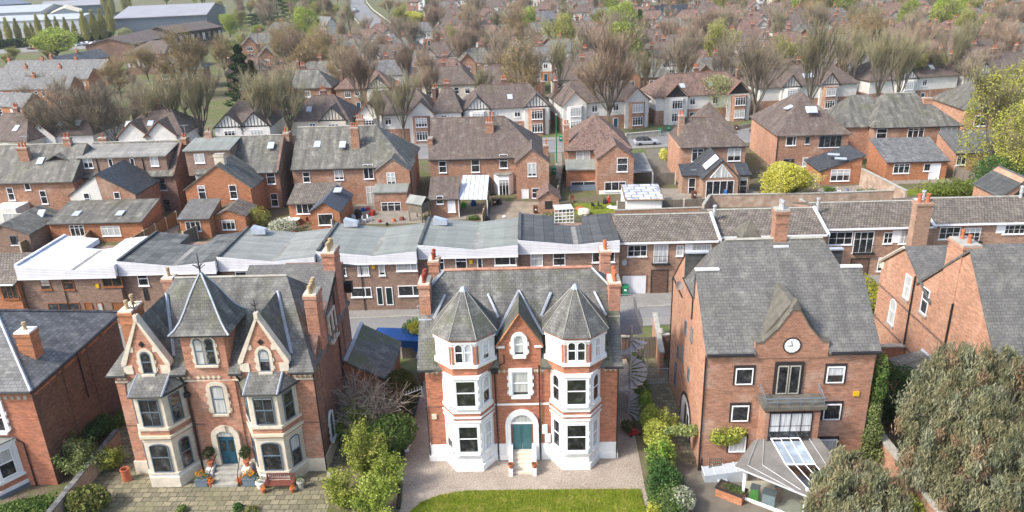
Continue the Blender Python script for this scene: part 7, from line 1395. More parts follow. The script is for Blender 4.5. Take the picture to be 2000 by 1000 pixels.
def spray(px, py, R_, h, nb, n, size, mat, label, seed):
    p = PZ(px, py); T = thing('shrub', label, 'shrub', (p.x, p.y, 0)); R = random.Random(seed); rng = np.random.default_rng(seed); mb = MB(); L = []
    for i in range(nb):
        a = R.uniform(0, 6.28); k = R.random()**.5; r = R_*k; hh = h*(1.05-.55*k*k)*R.uniform(.75, 1.1); b = (R.uniform(-.3, .3)*R_*.4, R.uniform(-.3, .3)*R_*.4, 0); m = (b[0]+r*.35*math.cos(a), b[1]+r*.35*math.sin(a), hh*.6); e = (r*math.cos(a), r*math.sin(a), hh)
        mb.tube([b, m, e], [.035, .022, .008], 4); L.append((b, m, e))
    L = np.array(L); k = rng.integers(0, nb, n); t = rng.uniform(.15, 1, n)[:, None]; A, B, C_ = L[k, 0], L[k, 1], L[k, 2]; P = (1-t)**2*A+2*t*(1-t)*B+t*t*C_+rng.normal(size=(n, 3))*np.array([.17, .17, .14])*(R_/2)**.5
    u = rng.normal(size=(n, 3)); u /= np.linalg.norm(u, axis=1)[:, None]; w = np.cross(u, rng.normal(size=(n, 3))); w /= np.linalg.norm(w, axis=1)[:, None]; s = size*rng.uniform(.5, 1.2, n)[:, None]
    mb.build('stems', M['bark'], T, False); inst('crown', quads_mesh('crown', np.stack([P-u*s*.5, P-w*s*.33, P+u*s*.5, P+w*s*.33], 1), M[mat]), T, (0, 0, 0)); return T
def shrub(px, py, z, rad, n, size, mat, label, name='shrub', cat='shrub', **k): return ell_tree(px, py, z, rad, n, size, mat, label, name, cat, **k)
spray(716, 935, 1.7, 4.3, 34, 8500, .15, 'leaf_lime2', 'tallest lime-green shrub in the gap left of the gravel', 3); spray(762, 962, 1.3, 3.1, 26, 5500, .15, 'leaf_lime', 'fresh green shrub nearest the left gravel edge', 4); spray(672, 985, 1.5, 2.6, 24, 5000, .15, 'leaf_lime2', 'low lime shrub overhanging the paving right of the bench', 6); spray(735, 1010, 1.6, 3.0, 28, 6000, .15, 'leaf_lime', 'lime shrub cut by the bottom edge left of the gravel', 9)
spray(700, 868, 1.7, 3.2, 26, 3800, .17, 'leaf_lime', 'yellow-green shrub against the turret house corner', 5)
shrub(762, 852, 1.5, (1.45, 1.6, 1.4), 5500, .2, 'leaf_green', 'glossy green rhododendron beside the gravel edge', shell=.6)
shrub(783, 765, 1.8, (1.35, 1.5, 1.9), 7000, .16, 'leaf_olivedark', 'dark olive rounded yew behind the rhododendron', shell=.7, lump=.15)
shrub(668, 835, .9, (.9, 1.2, .9), 1800, .2, 'leaf_bright', 'bright green low bush at the foot of the turret house side wall')
shrub(810, 650, 1.2, (1.2, 1.4, 1.2), 2500, .2, 'leaf_green', 'green bush topped with yellow at the street end of the side garden'); shrub(812, 640, 2.2, (.9, .8, .5), 900, .18, 'leaf_yellow', 'yellow-leaved shrub top beside the street', trunk=False)
t = tree_px('thorn', 722, 850, 740, 'leafless pale-branched shrub in front of the lean-to garage', name='bare_shrub', wide=1.1)
spray(160, 930, 1.9, 2.6, 34, 5500, .18, 'leaf_sage', 'sage-green bush over the low garden wall', 7); shrub(120, 870, 1.5, (1.3, 1.3, 1.4), 3500, .22, 'leaf_green', 'dark green bush against the corner house bay'); shrub(175, 850, 1.0, (1.3, 2.4, 1.0), 3500, .2, 'leaf_dark2', 'dark green bushes behind the low garden wall')
spray(222, 915, 1.2, 1.7, 22, 2300, .15, 'leaf_lime2', 'small lime shrub on the paving left of the turret house', 8); shrub(170, 975, .7, (1.4, 1.2, .8), 2600, .28, 'grass_tuft', 'straw-coloured grassy shrub at the bottom left'); shrub(60, 990, .6, (2.6, 1.0, .5), 3000, .2, 'leaf_green', 'low green planting at the bottom left corner')
shrub(230, 820, .6, (.5, 2.0, .6), 1300, .2, 'leaf_green', 'narrow green strip of plants beside the turret house wall')
for px, py, r, m, lb in ((355, 993, .35, 'leaf_green', 'left tuft between the paving stones'), (465, 990, .3, 'leaf_dark2', 'middle tuft between the paving stones'), (490, 997, .5, 'grass_tuft', 'spiky pale tuft between the paving stones')): shrub(px, py, .2, (r, r, .25), 260, .16, m, lb, name='plant', cat='plant', trunk=False)
shrub(430, 800, .9, (.3, .3, .3), 100, .1, 'leaf_green', 'tiny green plant by the handrail', name='plant', cat='plant', trunk=False)

M['leaf_variegated'] = leaf_mat('leaf_variegated', (.16, .19, .10), (.30, .33, .22), (.50, .50, .38), 3.0); M['leaf_yellow2'] = leaf_mat('leaf_gold_green', (.16, .22, .03), (.34, .34, .04), (.50, .45, .06))
# hedge line and climbers between the gravel and the drive
spray(1285, 925, 1.1, 2.6, 22, 3600, .16, 'leaf_bright', 'bright green arching shrub in the hedge beside the lawn', 21); spray(1300, 868, .9, 2.9, 20, 3000, .16, 'leaf_lime2', 'lime shrub at the foot of the arching climber', 22)
H_ = thing('hedge', 'tall mixed hedge with lime climbers between the gravel and the right-hand drive', 'hedge', (8.3, 45, 0))
for i, (y, z, rx, ry, rz_, n, m) in enumerate(((53.5, .9, .5, 1.6, .9, 1500, 'leaf_green'), (51, 1.0, .55, 1.6, 1.0, 1800, 'leaf_green2'), (48.6, 1.1, .6, 1.5, 1.1, 2200, 'leaf_bright'), (46.3, 1.2, .7, 1.4, 1.1, 2400, 'leaf_lime'), (44.4, 1.6, .9, 1.2, 1.2, 2600, 'leaf_lime2'), (42.8, 1.4, .9, 1.2, 1.3, 2600, 'leaf_lime'), (41.2, 1.1, 1.0, 1.2, 1.2, 2600, 'leaf_green'), (39.6, 1.1, 1.1, 1.1, 1.1, 2600, 'leaf_dark2'), (38.0, .9, 1.0, 1.2, .9, 2200, 'leaf_green'))):
    leaf_blob('foliage', H_, (.05*(i % 3)-(.5 if y < 42 else .2)+(45-y)*.012, y-45, z), (rx, ry, rz_), n, .17, m, lump=.4, shell=.4)
shrub(1322, 975, .9, (1.15, 1.0, .8), 3200, .17, 'leaf_variegated', 'grey variegated shrub at the bottom of the hedge'); shrub(1278, 998, .5, (.5, .5, .4), 700, .15, 'leaf_yellow', 'small yellow-leaved plant at the bottom of the hedge', trunk=False)
shrub(1235, 700, .5, (.5, 1.4, .5), 1100, .18, 'leaf_green', 'rough ivy under the spiral stair', trunk=False); shrub(1228, 835, .4, (.6, .6, .5), 700, .14, 'leaf_olivedark', 'dark low bush behind the red mower', trunk=False)
V = thing('pergola_vine', 'lime-green climber arching from the hedge to the clock house downpipe', 'climber', (10.8, 43.1, 0))
leaf_blob('foliage', V, (-1.0, .2, 2.5), (1.5, .45, .35), 1700, .17, 'leaf_sage', lump=.3); leaf_blob('foliage', V, (1.6, -.5, 2.6), (1.55, .8, .75), 4200, .17, 'leaf_lime2', lump=.4, shell=.3)
MB().tube([(-2.3, .3, 0), (-2.2, .3, 2.5), (.4, 0, 2.6), (2.4, -.4, 2.6)], .05, 5).build('pergola_beam', M['bark'], V, False); MB().tube([(-.1, 0, 2.6), (.1, -.6, 1.6), (.0, -.75, 0)], .05, 5).build('stem', M['black'], V, False)
I_ = thing('ivy', 'green ivy climbing the right corner of the clock house', 'climber', (21.6, 42.6, 0))
for z, rx, n in ((.9, 1.3, 3200), (2.6, .85, 2200), (4.2, .6, 1500), (5.8, .45, 1000), (7.4, .3, 500)): leaf_blob('foliage', I_, (.05, 0, z), (rx, .7, 1.15), n, .16, 'leaf_sage' if z < 5 else 'leaf_green', lump=.4)
shrub(1755, 770, 1.8, (2.2, 2.6, 2.0), 7000, .2, 'leaf_dark2', 'dense dark green bush between the clock house and outbuilding', shell=.4); shrub(1700, 590, 2.2, (.9, 3.2, 1.6), 3600, .24, 'leaf_yellow2', 'yellow-green shrubs behind the right end of the clock house')
shrub(1815, 900, 1.0, (1.5, 2, 1.2), 2400, .25, 'leaf_dark2', 'dark undergrowth beyond the boundary wall'); shrub(1810, 990, .8, (1.2, 1.2, .8), 1600, .2, 'leaf_lime', 'bright low shrub at the bottom beyond the boundary wall')
pl = thing('palm', 'spiky green cordyline palm behind the clock house corner', 'palm', tuple(PZ(1728, 660, 0))); MB().tube([(0, 0, 0), (0, 0, 2.2)], [.2, .14], 7).build('trunk', M['bark'], pl, False)
rng = np.random.default_rng(4); n = 420; d = rng.normal(size=(n, 3)); d /= np.linalg.norm(d, axis=1)[:, None]; d[:, 2] = d[:, 2]*.7+.15; c = np.tile(np.array([[0, 0, 2.4]]), (n, 1)); w = np.cross(d, [0, 0, 1.0]); w /= np.linalg.norm(w, axis=1)[:, None]; inst('fronds', quads_mesh('fronds', np.stack([c-w*.05, c+w*.05, c+d*1.5+w*.02-[0, 0, .25], c+d*1.5-w*.02-[0, 0, .25]], 1), M['leaf_dark2']), pl, (0, 0, 0))
# mid-garden shrubs
for px, py, z, r, m, sz, lb in ((548, 440, 1.0, (2.2, 1.6, 1.2), 'leaf_blossom', .25, 'white-flowering shrub beside the white garden table'), (505, 425, 1.4, (1.8, 1.4, 1.6), 'leaf_bud', .25, 'olive shrub left of the white-flowering one'), (1880, 368, .9, (5.2, 1.8, 1.2), 'leaf_green2', .3, 'wide bright green hedge bush behind the tiled terrace'), (1075, 425, .5, (1.4, 1.2, .6), 'leaf_green', .2, 'low green plants behind the black-roofed house'), (1296, 302, .9, (.8, .8, 1.2), 'leaf_yellow', .25, 'yellow shrub at the drive by the second street'), (1378, 210, 1.5, (2, 1.5, 1.6), 'leaf_pale', .3, 'pale blossoming shrub before the black-gabled pair'), (868, 408, .4, (1.2, .5, .4), 'leaf_dark2', .2, 'row of potted plants by the canopy house door'), (925, 425, .3, (.9, .5, .3), 'leaf_green', .2, 'green plant patch before the open store'), (1200, 400, .3, (.5, .4, .3), 'leaf_green', .2, 'weeds by the shed'), (1345, 400, .3, (.7, .4, .3), 'leaf_lime', .2, 'weeds on top of the grey fence'), (1690, 375, .4, (1.6, .6, .5), 'leaf_dark2', .2, 'green border by the old brick wall'), (1620, 370, .3, (.8, .8, .3), 'leaf_green', .2, 'low plants on the terrace right of the yellow tree'), (1105, 330, .6, (.7, 2, .7), 'leaf_green', .25, 'green plants in the passage beside the rust-roofed house'), (395, 290, 1, (2, 1.5, 1.5), 'leaf_olivedark', .3, 'dark shrub behind the party wall'), (605, 240, 1.5, (2.4, 2, 2.4), 'leaf_bud', .3, 'pale yellow-green bush left of the cream timber gable'), (1950, 345, 2.2, (3.4, 2.6, 3.0), 'leaf_dark2', .3, 'dark ivy bush at the foot of the yellow-green trees'), (1640, 240, 3.0, (1.0, 1.0, 3.0), 'leaf_olivedark', .3, 'dark climber beside the pyramid-roofed house'), (1690, 240, 3, (1, 1, 3), 'leaf_brown', .3, 'brown climber left of the slate-roofed house')):
    shrub(px, py, z, r, int(350*r[0]*max(r[1], r[2])+250), sz, m, lb, trunk=r[0] > 1.5)
# ------------------------------------------------------------------ FENCES, WALLS, GATES
def fence(label, pts, h, mat='fence', z=0.0, name='fence', cat='fence', posts=True, t=.05):
    a = PZ(*pts[0], z); T = thing(name, label, cat, (a.x, a.y, 0)); prev = a
    for q in pts[1:]:
        b = PZ(*q, z); d = b-prev; n = Vector((-d.y, d.x, 0)).normalized()*t; o = Vector((a.x, a.y, 0))
        MB().prism([((prev-n-o).x, (prev-n-o).y), ((prev+n-o).x, (prev+n-o).y), ((b+n-o).x, (b+n-o).y), ((b-n-o).x, (b-n-o).y)], 0, h).build('panel' if posts else 'wall', M[mat], T, False)
        if posts:
            k = max(2, int(d.length/2.4)+1)
            for i in range(k): c = prev.lerp(b, i/(k-1))-o; MB().box(c.x-.08, c.x+.08, c.y-.08, c.y+.08, 0, h+.08).build('post', M['stone'], T, False)
        else: n *= 1.4; MB().prism([((prev-n-o).x, (prev-n-o).y), ((prev+n-o).x, (prev+n-o).y), ((b+n-o).x, (b+n-o).y), ((b-n-o).x, (b-n-o).y)], h, h+.1).build('coping', M['stone_grey'], T, False)
        prev = b
    return T
fence('tan timber fence behind the white-roofed terrace house', ((45, 500), (102, 466)), 1.7); fence('tan timber fence right of the orange two-window extension', ((262, 490), (347, 437)), 1.7); fence('short tan fence panel by the white roof courtyard', ((172, 485), (186, 468)), 1.7)
fence('grey weathered fence between the orange extensions and flat roofs', ((362, 480), (412, 455)), 1.8, 'fence_grey'); fence('rough timber divider beside the polycarbonate canopy', ((942, 445), (955, 395)), 1.6, 'fence'); fence('long grey board fence behind the first tiled roof', ((1205, 418), (1378, 412)), 1.7, 'fence_grey'); fence('grey fence against the orange garden room', ((650, 455), (668, 425)), 1.7, 'fence_grey')
fence('brick garden wall under the grey board fence', ((1200, 424), (1378, 418)), .9, 'brick_mid', posts=False, name='garden_wall', cat='wall', t=.12); fence('long brick garden wall behind the tiled terrace', ((1372, 425), (1385, 405), (1590, 402), (1755, 396)), 1.7, 'old_brick', posts=False, name='garden_wall', cat='wall', t=.14); fence('tall weathered brick wall between the two right-hand gardens', ((1680, 362), (1765, 408)), 2.4, 'old_brick', posts=False, name='garden_wall', cat='wall', t=.16); fence('low brick wall stub behind the party upstand', ((1560, 415), (1592, 440)), 1.8, 'brick_hall', posts=False, name='garden_wall', cat='wall', t=.14)
fence('pale picket fence panels beside the slate-extended house', ((1862, 345), (1905, 362)), 1.6, 'fence_grey'); fence('low stone wall before the plain-gabled pair', ((1222, 272), (1290, 266)), 1.0, 'stone_grey', posts=False, name='garden_wall', cat='wall', t=.2); fence('timber side gate and fence left of the glazed garden room house', ((1275, 362), (1318, 360)), 1.8, 'fence_grey'); fence('dark fence behind the rust-roofed house passage', ((1088, 395), (1100, 340)), 1.6, 'fence_grey'); fence('low brick wall before the black-gabled pair', ((1395, 262), (1465, 250)), .8, 'old_brick', posts=False, name='garden_wall', cat='wall'); fence('picket fence by the blue skip', ((785, 700), (822, 698)), 1.0, 'fence_grey')
def gate():
    T = thing('side_gate', 'weathered wooden double gate between brick pillars with stone lions beside the clock house', 'gate', (9.2, 57.8, 0))
    for s in (-1, 1): MB().box(s*.62-.55, s*.62+.55, -.05, .05, 0, 1.9).build('leaf', M['fence_grey'], T, False)
    for x in (-1.5, 1.45):
        MB().box(x-.3, x+.3, -.3, .3, 0, 2.1).build('pillar', M['brick_side'], T, False)
        k = MB().box(x-.38, x+.38, -.38, .38, 2.1, 2.22).lathe(x, 0, [(.3, 2.22), (.33, 2.4), (.2, 2.6), (.1, 2.68)], 8); k.build('lion', M['stone_grey'], T, False)
gate()
fence('orange brick wall with slate coping leading to the gate', ((1291, 737), (1277, 655)), 2.2, 'brick_hall', posts=False, name='garden_wall', cat='wall', t=.15); fence('dark brick wall behind the gate pillar by the clock house', ((1288, 700), (1306, 699)), 2.2, 'brick_side', posts=False, name='garden_wall', cat='wall', t=.12)
def railing_gate():
    T = thing('railing', 'grey steel railing gate across the path beside the clock house', 'railing', (9.9, 53.3, 0)); k = MB().tube([(-1.0, 0, 1.45), (.75, 0, 1.45)], .03, 4).tube([(-1.0, 0, .15), (.75, 0, .15)], .03, 4)
    for i in range(15): k.tube([(-1.0+i*.125, 0, 0), (-1.0+i*.125, 0, 1.5)], .018, 4)
    k.build('bars', M['galv'], T, False)
railing_gate()
# spiral fire stair
def spiral():
    T = thing('spiral_stair', 'grey steel spiral fire stair beside the right wall of the white-bayed villa', 'staircase', (6.95, 49.2, 0)); R_, H_, turns, n = 1.25, 6.3, 2.1, 34
    MB().tube([(0, 0, 0), (0, 0, H_+1)], .09, 8).build('column', M['galv'], T, False); rail = []
    for i in range(n):
        a = -1.2+turns*2*math.pi*i/n; b = a+turns*2*math.pi/n*1.15; z = H_*(i+1)/n
        MB().ext([(.08*math.cos(a), .08*math.sin(a), z), (R_*math.cos(a), R_*math.sin(a), z), (R_*math.cos(b), R_*math.sin(b), z), (.08*math.cos(b), .08*math.sin(b), z)], (0, 0, -.05)).build('tread', M['galv_light'], T, False)
        rail.append((R_*math.cos(a), R_*math.sin(a), z+1.0)); 
    k = MB().tube(rail, .03, 5)
    for p in rail: k.tube([p, (p[0], p[1], p[2]-1.0)], .016, 4); 
    for i in range(len(rail)-1): q = [(a+b)/2 for a, b in zip(rail[i], rail[i+1])]; k.tube([q, (q[0], q[1], q[2]-1.0)], .016, 4)
    k.build('balustrade', M['galv'], T, False)
    MB().box(-1.45, .9, .7, 5.4, H_-.06, H_).build('landing', M['pavement'], T, False); r = MB().tube([(.9, .7, H_+1), (.9, 5.4, H_+1), (-1.45, 5.4, H_+1)], .03, 4)
    for i in range(22): r.tube([(.9, .7+4.7*i/21, H_), (.9, .7+4.7*i/21, H_+1)], .016, 4)
    for i in range(12): r.tube([(-1.45+2.35*i/11, 5.4, H_), (-1.45+2.35*i/11, 5.4, H_+1)], .016, 4)
    r.build('landing_railing', M['galv'], T, False)
    for x in (-1.3, .8): MB().tube([(x, 5.2, 0), (x, 5.2, H_)], .06, 5).build('support', M['galv'], T, False)
M['galv_light'] = plain('galvanised_tread', (.46, .48, .50), .5, .1, 6); spiral()
def bin_(x, y, rz, col, label, group='wheelie bins'):
    T = thing('wheelie_bin', label, 'bin', (x, y, .12 if 66 < y < 72 else 0), rz, group); MB().loft([[(-.24, -.28, .08), (.24, -.28, .08), (.24, .28, .08), (-.24, .28, .08)], [(-.29, -.34, .95), (.29, -.34, .95), (.29, .36, .95), (-.29, .36, .95)]]).build('body', M[col], T, False)
    MB().loft([[(-.31, -.38, .95), (.31, -.38, .95), (.31, .38, .95), (-.31, .38, .95)], [(-.27, -.2, 1.06), (.27, -.2, 1.06), (.27, .36, 1.08), (-.27, .36, 1.08)]]).build('lid', M[col], T, False)
    MB().tube([(-.26, .42, .98), (.26, .42, .98)], .025, 5).build('handle', M['black'], T, False)
    for s in (-1, 1): inst('wheel', cached('binwheel', lambda: MB().yz([(.1*math.cos(k*math.pi/5), .1+.1*math.sin(k*math.pi/5)) for k in range(10)], -.03, .03).mesh('wheel', M['black'])), T, (s*.24, .32, 0))
    o = MB().box(-.12, .12, -.335, -.325, .55, .75).build('sticker', M['white'], T, False); o.rotation_euler = (0, 0, 0); return T
p = PZ(778, 600); bin_(p.x, p.y, .1, 'green_bin', 'green wheelie bin beside the paired dark doors'); p = PZ(1221, 578); bin_(p.x, p.y, -.1, 'green_bin', 'green wheelie bin in front of the white garage door')
for px, py, c, lb in ((1082, 340, 'green_bin', 'green wheelie bin in the passage left of the rust-roofed house'), (1095, 276, 'green_bin', 'green wheelie bin on the far side of the second street'), (1289, 262, 'green_bin', 'green wheelie bin by the stone wall across the second street'), (1305, 256, 'green_bin', 'green wheelie bin in front of the white bay'), (1437, 255, 'brown_bin', 'dark wheelie bin by the tree trunk on the second street'), (1046, 417, 'brown_bin', 'brown wheelie bin by the small brick outhouse'), (1355, 388, 'brown_bin', 'dark red wheelie bin left of the glazed garden room'), (966, 402, 'brown_bin', 'brown bin beside the timber divider')): p = PZ(px, py); bin_(p.x, p.y, .1, c, lb)
p = PZ(1087, 318); L = thing('lamp_post', 'slim green lamp post in the gap left of the rust-roofed house', 'lamp post', tuple(p)); MB().tube([(0, 0, 0), (0, 0, 1.6), (0, 0, 8)], [.12, .1, .06], 8).build('post', M['green_bin'], L, False); MB().box(-.12, .12, -.5, .1, 7.95, 8.12).build('lantern', M['galv'], L, False)
SK = thing('skip', 'blue steel skip parked behind the lean-to garage', 'skip', (-11.6, 59.6, 0), -.12); MB().loft([[(-1.7, -.9, .1), (1.7, -.9, .1), (1.7, .9, .1), (-1.7, .9, .1)], [(-2.3, -1.1, 1.7), (2.3, -1.1, 1.7), (2.3, 1.1, 1.7), (-2.3, 1.1, 1.7)]]).build('body', M['blue'], SK, False); MB().tube([(-2.3, -1.1, 1.7), (2.3, -1.1, 1.7), (2.3, 1.1, 1.7), (-2.3, 1.1, 1.7), (-2.3, -1.1, 1.7)], .06, 4).build('rim', M['blue'], SK, False)
SH = thing('bin_store', 'small brick bin store with pale green roof beside the white-bayed villa', 'store', (-8.6, 55.6, 0)); MB().box(-.8, .6, -.9, .9, 0, 1.9).build('wall', M['brick_brown'], SH, False); MB().box(-.95, .75, -1.05, 1.05, 1.9, 2.05).build('roof', M['felt_green'], SH, False)
AE = thing('tv_aerial', 'white television aerial on a pole behind the bin store', 'aerial', (-7.75, 54.5, 0)); MB().tube([(0, 0, 1), (0, 0, 7.2)], .035, 5).build('mast', M['upvc'], AE, False); MB().tube([(0, 0, 7.1), (-1.4, .2, 6.6)], .02, 4).build('boom', M['upvc'], AE, False)
for i in range(7): MB().tube([(-.2-.18*i, -.25, 7.02-.065*i), (-.2-.18*i, .35, 7.02-.065*i)], .012, 3).build('element', M['upvc'], AE, False)
R9 = random.Random(3)
for i in range(11):
    x, y = -9.15+R9.uniform(-.05, .05)+(.012*i), 48.7-i*.52-(1.6 if i > 7 else 0); T = thing('edging_stone', 'white painted edging stone, %s from the back along the left gravel edge' % ORD[i], 'stone', (x, y, 0), R9.uniform(0, 3), 'white edging stones'); s = R9.uniform(.16, .26); k = MB(); k.loft([[(s*math.cos(a)*f*R9.uniform(.85, 1.1), s*math.sin(a)*f*R9.uniform(.8, 1.1), z*s) for a in [j*math.pi/4 for j in range(8)]] for f, z in ((.9, 0), (1.1, .35), (.8, .8), (.2, 1.0))]); k.build('stone', M['white'], T, False)
ED = thing('membrane_edge', 'black weed membrane strip along the left edge of the gravel', 'membrane', (-9.2, 46, 0)); MB().tube([(.1, 8, .04), (0, 3, .05), (-.1, -2, .04), (.5, -7, .04)], .14, 5).build('strip', M['black'], ED, False)
MW = thing('lawn_mower', 'red lawn mower parked on the gravel under the spiral stair', 'mower', (7.0, 46.6, 0), .3); MB().loft([[(-.5, -.25, .12), (.4, -.25, .12), (.4, .25, .12), (-.5, .25, .12)], [(-.45, -.22, .3), (.2, -.2, .34), (.2, .2, .34), (-.45, .22, .3)]]).build('deck', M['car_red'], MW, False); MB().lathe(-.05, 0, [(.16, .32), (.17, .46), (.08, .52)], 8).build('engine', M['car_red'], MW, False); MB().tube([(-.4, -.2, .3), (-.9, -.2, .8), (-.9, .2, .8), (-.4, .2, .3)], .02, 4).build('handle', M['black'], MW, False)
for sx in (-.35, .3):
    for sy in (-.27, .27): inst('wheel', cached('mwheel', lambda: MB().xz([(.1*math.cos(k*math.pi/5), .1+.1*math.sin(k*math.pi/5)) for k in range(10)], -.03, .03).mesh('wheel', M['black'])), MW, (sx, sy, 0))
# garden clutter in the middle row
def at(px, py, z=0): return tuple(PZ(px, py, z))
TB_ = thing('garden_table', 'round white garden table beside the white-flowering shrub', 'table', at(570, 438)); MB().lathe(0, 0, [(1.15, .72), (1.15, .76), (.1, .78)], 18).build('top', M['white'], TB_, False); MB().tube([(0, 0, 0), (0, 0, .72)], .05, 5).build('leg', M['white'], TB_, False)
def chair(px, py, col, label, rz=0):
    T = thing('garden_chair', label, 'chair', at(px, py), rz, 'garden chairs behind the houses'); MB().box(-.25, .25, -.25, .25, .42, .46).build('seat', M[col], T, False); MB().box(-.25, .25, .23, .27, .46, .95).build('backrest', M[col], T, False)
    for a in (-.22, .22):
        for b in (-.22, .22): MB().box(a-.02, a+.02, b-.02, b+.02, 0, .42).build('leg', M[col], T, False)
for px, py, c, lb in ((592, 445, 'wood', 'brown chair right of the round white table'), (604, 438, 'wood', 'brown chair nearest the orange garden room'), (712, 435, 'white', 'white chair on the patio behind the grey-green roof'), (722, 432, 'white', 'white chair beside the red towel'), (1160, 408, 'black', 'dark metal chair on the lawn by the patio door'), (1172, 408, 'black', 'second dark metal chair nearer the shed'), (1638, 378, 'white', 'white chair on the terrace right of the yellow tree'), (1118, 395, 'wood', 'brown chair by the patio steps'), (1425, 392, 'white', 'white chair before the glazed doors')): chair(px, py, c, lb, random.uniform(0, 3))
def lump(px, py, r, h, mat, label, name, cat, rz=0):
    T = thing(name, label, cat, at(px, py), rz); R = random.Random(int(px*7+py)); MB().loft([[(r*f*math.cos(a)*R.uniform(.8, 1.15), r*f*math.sin(a)*R.uniform(.8, 1.15), z*h) for a in [j*math.pi/5 for j in range(10)]] for f, z in ((1, 0), (1.05, .35), (.8, .8), (.3, 1))]).build('body', M[mat], T, False); return T
for a in ((700, 425, .55, 1.2, 'black', 'black covered barbecue beside the white glazed door', 'barbecue_cover', 'barbecue'), (728, 420, .5, .7, 'car_red', 'dark red towel over the patio chair', 'towel', 'towel'), (770, 433, .25, .5, 'terracotta', 'orange pot at the foot of the gabled wing', 'flower_pot', 'pot'), (742, 434, .22, .45, 'car_red', 'red pot left of the orange one', 'flower_pot', 'pot'), (756, 440, .2, .4, 'black', 'black pot between the two bright pots', 'flower_pot', 'pot'), (577, 457, .3, .5, 'car_red', 'red tub below the white-flowering shrub', 'tub', 'tub'), (975, 400, .35, .9, 'black', 'black sack beside the timber divider', 'sack', 'sack'), (953, 437, .35, 1.0, 'black', 'black water butt behind the grey-green roof', 'water_butt', 'water butt'), (1189, 397, .25, 1.1, 'car_red', 'red gas bottle by the white dado', 'gas_bottle', 'bottle'), (1181, 398, .28, .8, 'black', 'black bin by the red gas bottle', 'garden_bin', 'bin'), (1140, 418, .9, .8, 'cream', 'heap of cream and orange junk on the back lawn', 'junk_heap', 'heap'), (1132, 410, .6, .5, 'terracotta', 'orange plastic toys on the junk heap', 'toys', 'toys'), (1416, 386, .35, 1.2, 'blue', 'blue folded parasol before the glazed doors', 'parasol', 'parasol'), (690, 430, .35, .8, 'galv', 'grey watering can heap by the barbecue', 'bucket', 'bucket'), (710, 412, .35, .5, 'blue', 'blue crate under the white glazed door', 'crate', 'crate'), (718, 411, .35, .5, 'car_red', 'red crate beside the blue crate', 'crate', 'crate'), (850, 420, .3, .4, 'skylight', 'pale bowl by the canopy house wall', 'bowl', 'bowl'), (985, 424, .25, .2, 'white', 'white plate-like stone on the bare garden', 'stone', 'stone'), (905, 405, .4, .8, 'leafbox', 'green tub inside the open store', 'tub', 'tub'), (925, 402, .4, .9, 'blue', 'dark blue box inside the open store', 'box', 'box'), (1655, 372, .2, .3, 'blue', 'small blue pot on the right terrace', 'flower_pot', 'pot'), (785, 430, .35, .5, 'wood', 'stacked logs beside the gabled wing', 'log_pile', 'logs'), (1200, 405, .9, .25, 'white', 'white sheet lying on the lawn by the shed', 'sheet', 'sheet')): lump(*a)
S1 = thing('playhouse', 'grey tilted playhouse on posts between the two brick pairs', 'playhouse', at(820, 430), -.5); MB().box(-1.1, 1.1, -.9, .9, 1.3, 2.6).build('wall', M['fence_grey'], S1, False); gable_mb(-1.3, 1.3, -1.1, 1.1, 2.6, 3.4, 'x', .12).build('roof', M['felt'], S1, False)
for a in (-1, 1):
    for b in (-.8, .8): MB().box(a-.07, a+.07, b-.07, b+.07, 0, 1.3).build('post', M['fence_grey'], S1, False)
O1 = thing('outhouse', 'tiny brick outhouse with brown tiled roof and dark window opening', 'outhouse', at(1072, 418), 0); MB().xz([(-1.35, 0), (1.35, 0), (1.35, 2.2), (0, 3.1), (-1.35, 2.2)], 0, 3.2).build('wall', M['brick_mid'], O1, False); gable_mb(-1.6, 1.6, -.2, 3.4, 2.15, 3.3, 'y').build('roof', M['tile_rust'], O1, False); MB().box(-.5, .5, -.03, -.004, .7, 1.8).build('opening', M['timber'], O1, False)
AR = thing('garden_arch', 'white lattice garden arch behind the black felt roof', 'arch', at(1102, 440), .1); k = MB()
for i in range(6): k.box(-1.2+.48*i-.04, -1.2+.48*i+.04, -.05, .05, 0, 2.1)
for i in range(5): k.box(-1.25, 1.25, -.07, .07, .3+.45*i, .38+.45*i)
k.build('lattice', M['white'], AR, False)
k = MB()
for i in range(7): k.box(-1.2, 1.2, .1+.3*i, .18+.3*i, 2.1, 2.16)
k.build('top_lattice', M['white'], AR, False)
for px, py, c, rz, lb in ((1262, 283, 'car_silver', .1, 'silver car parked on the second street'), (150, 300, 'car_dark', .1, 'dark car parked on the second street at left'), (1488, 262, 'car_dark', .1, 'dark car parked beyond the glazed garden room house')): p = PZ(px, py); car(p.x, p.y, rz, M[c], lb)

# grass blades on the visible part of the lawn and weeds at its edge
_r = np.random.default_rng(8); n = 26000; X = _r.uniform(-8.2, 6.6, n); Y = _r.uniform(37.6, 40.62, n)
ed = np.interp(X, [-8.4, -8.0, -7.4, -6.3, -4.6, 6.7], [36, 38.6, 39.5, 40.2, 40.62, 40.55])+_r.normal(size=n)*.05; X, Y = X[Y < ed], Y[Y < ed]; n = len(X); a = _r.uniform(0, 6.28, n); h = _r.uniform(.03, .11, n); w = np.stack([np.cos(a), np.sin(a), 0*a], 1)*.02; B = np.stack([X, Y, 0*X+.05], 1); L_ = np.stack([_r.normal(size=n)*.03, _r.normal(size=n)*.03, h], 1)
gm = quads_mesh('grass', np.stack([B-w, B+w, B+w*.3+L_, B-w*.3+L_], 1), M['blades']); go = bpy.data.objects.new('grass', gm); COL.objects.link(go); props(go, 'short green grass growing on the lawn', 'grass', kind='stuff')
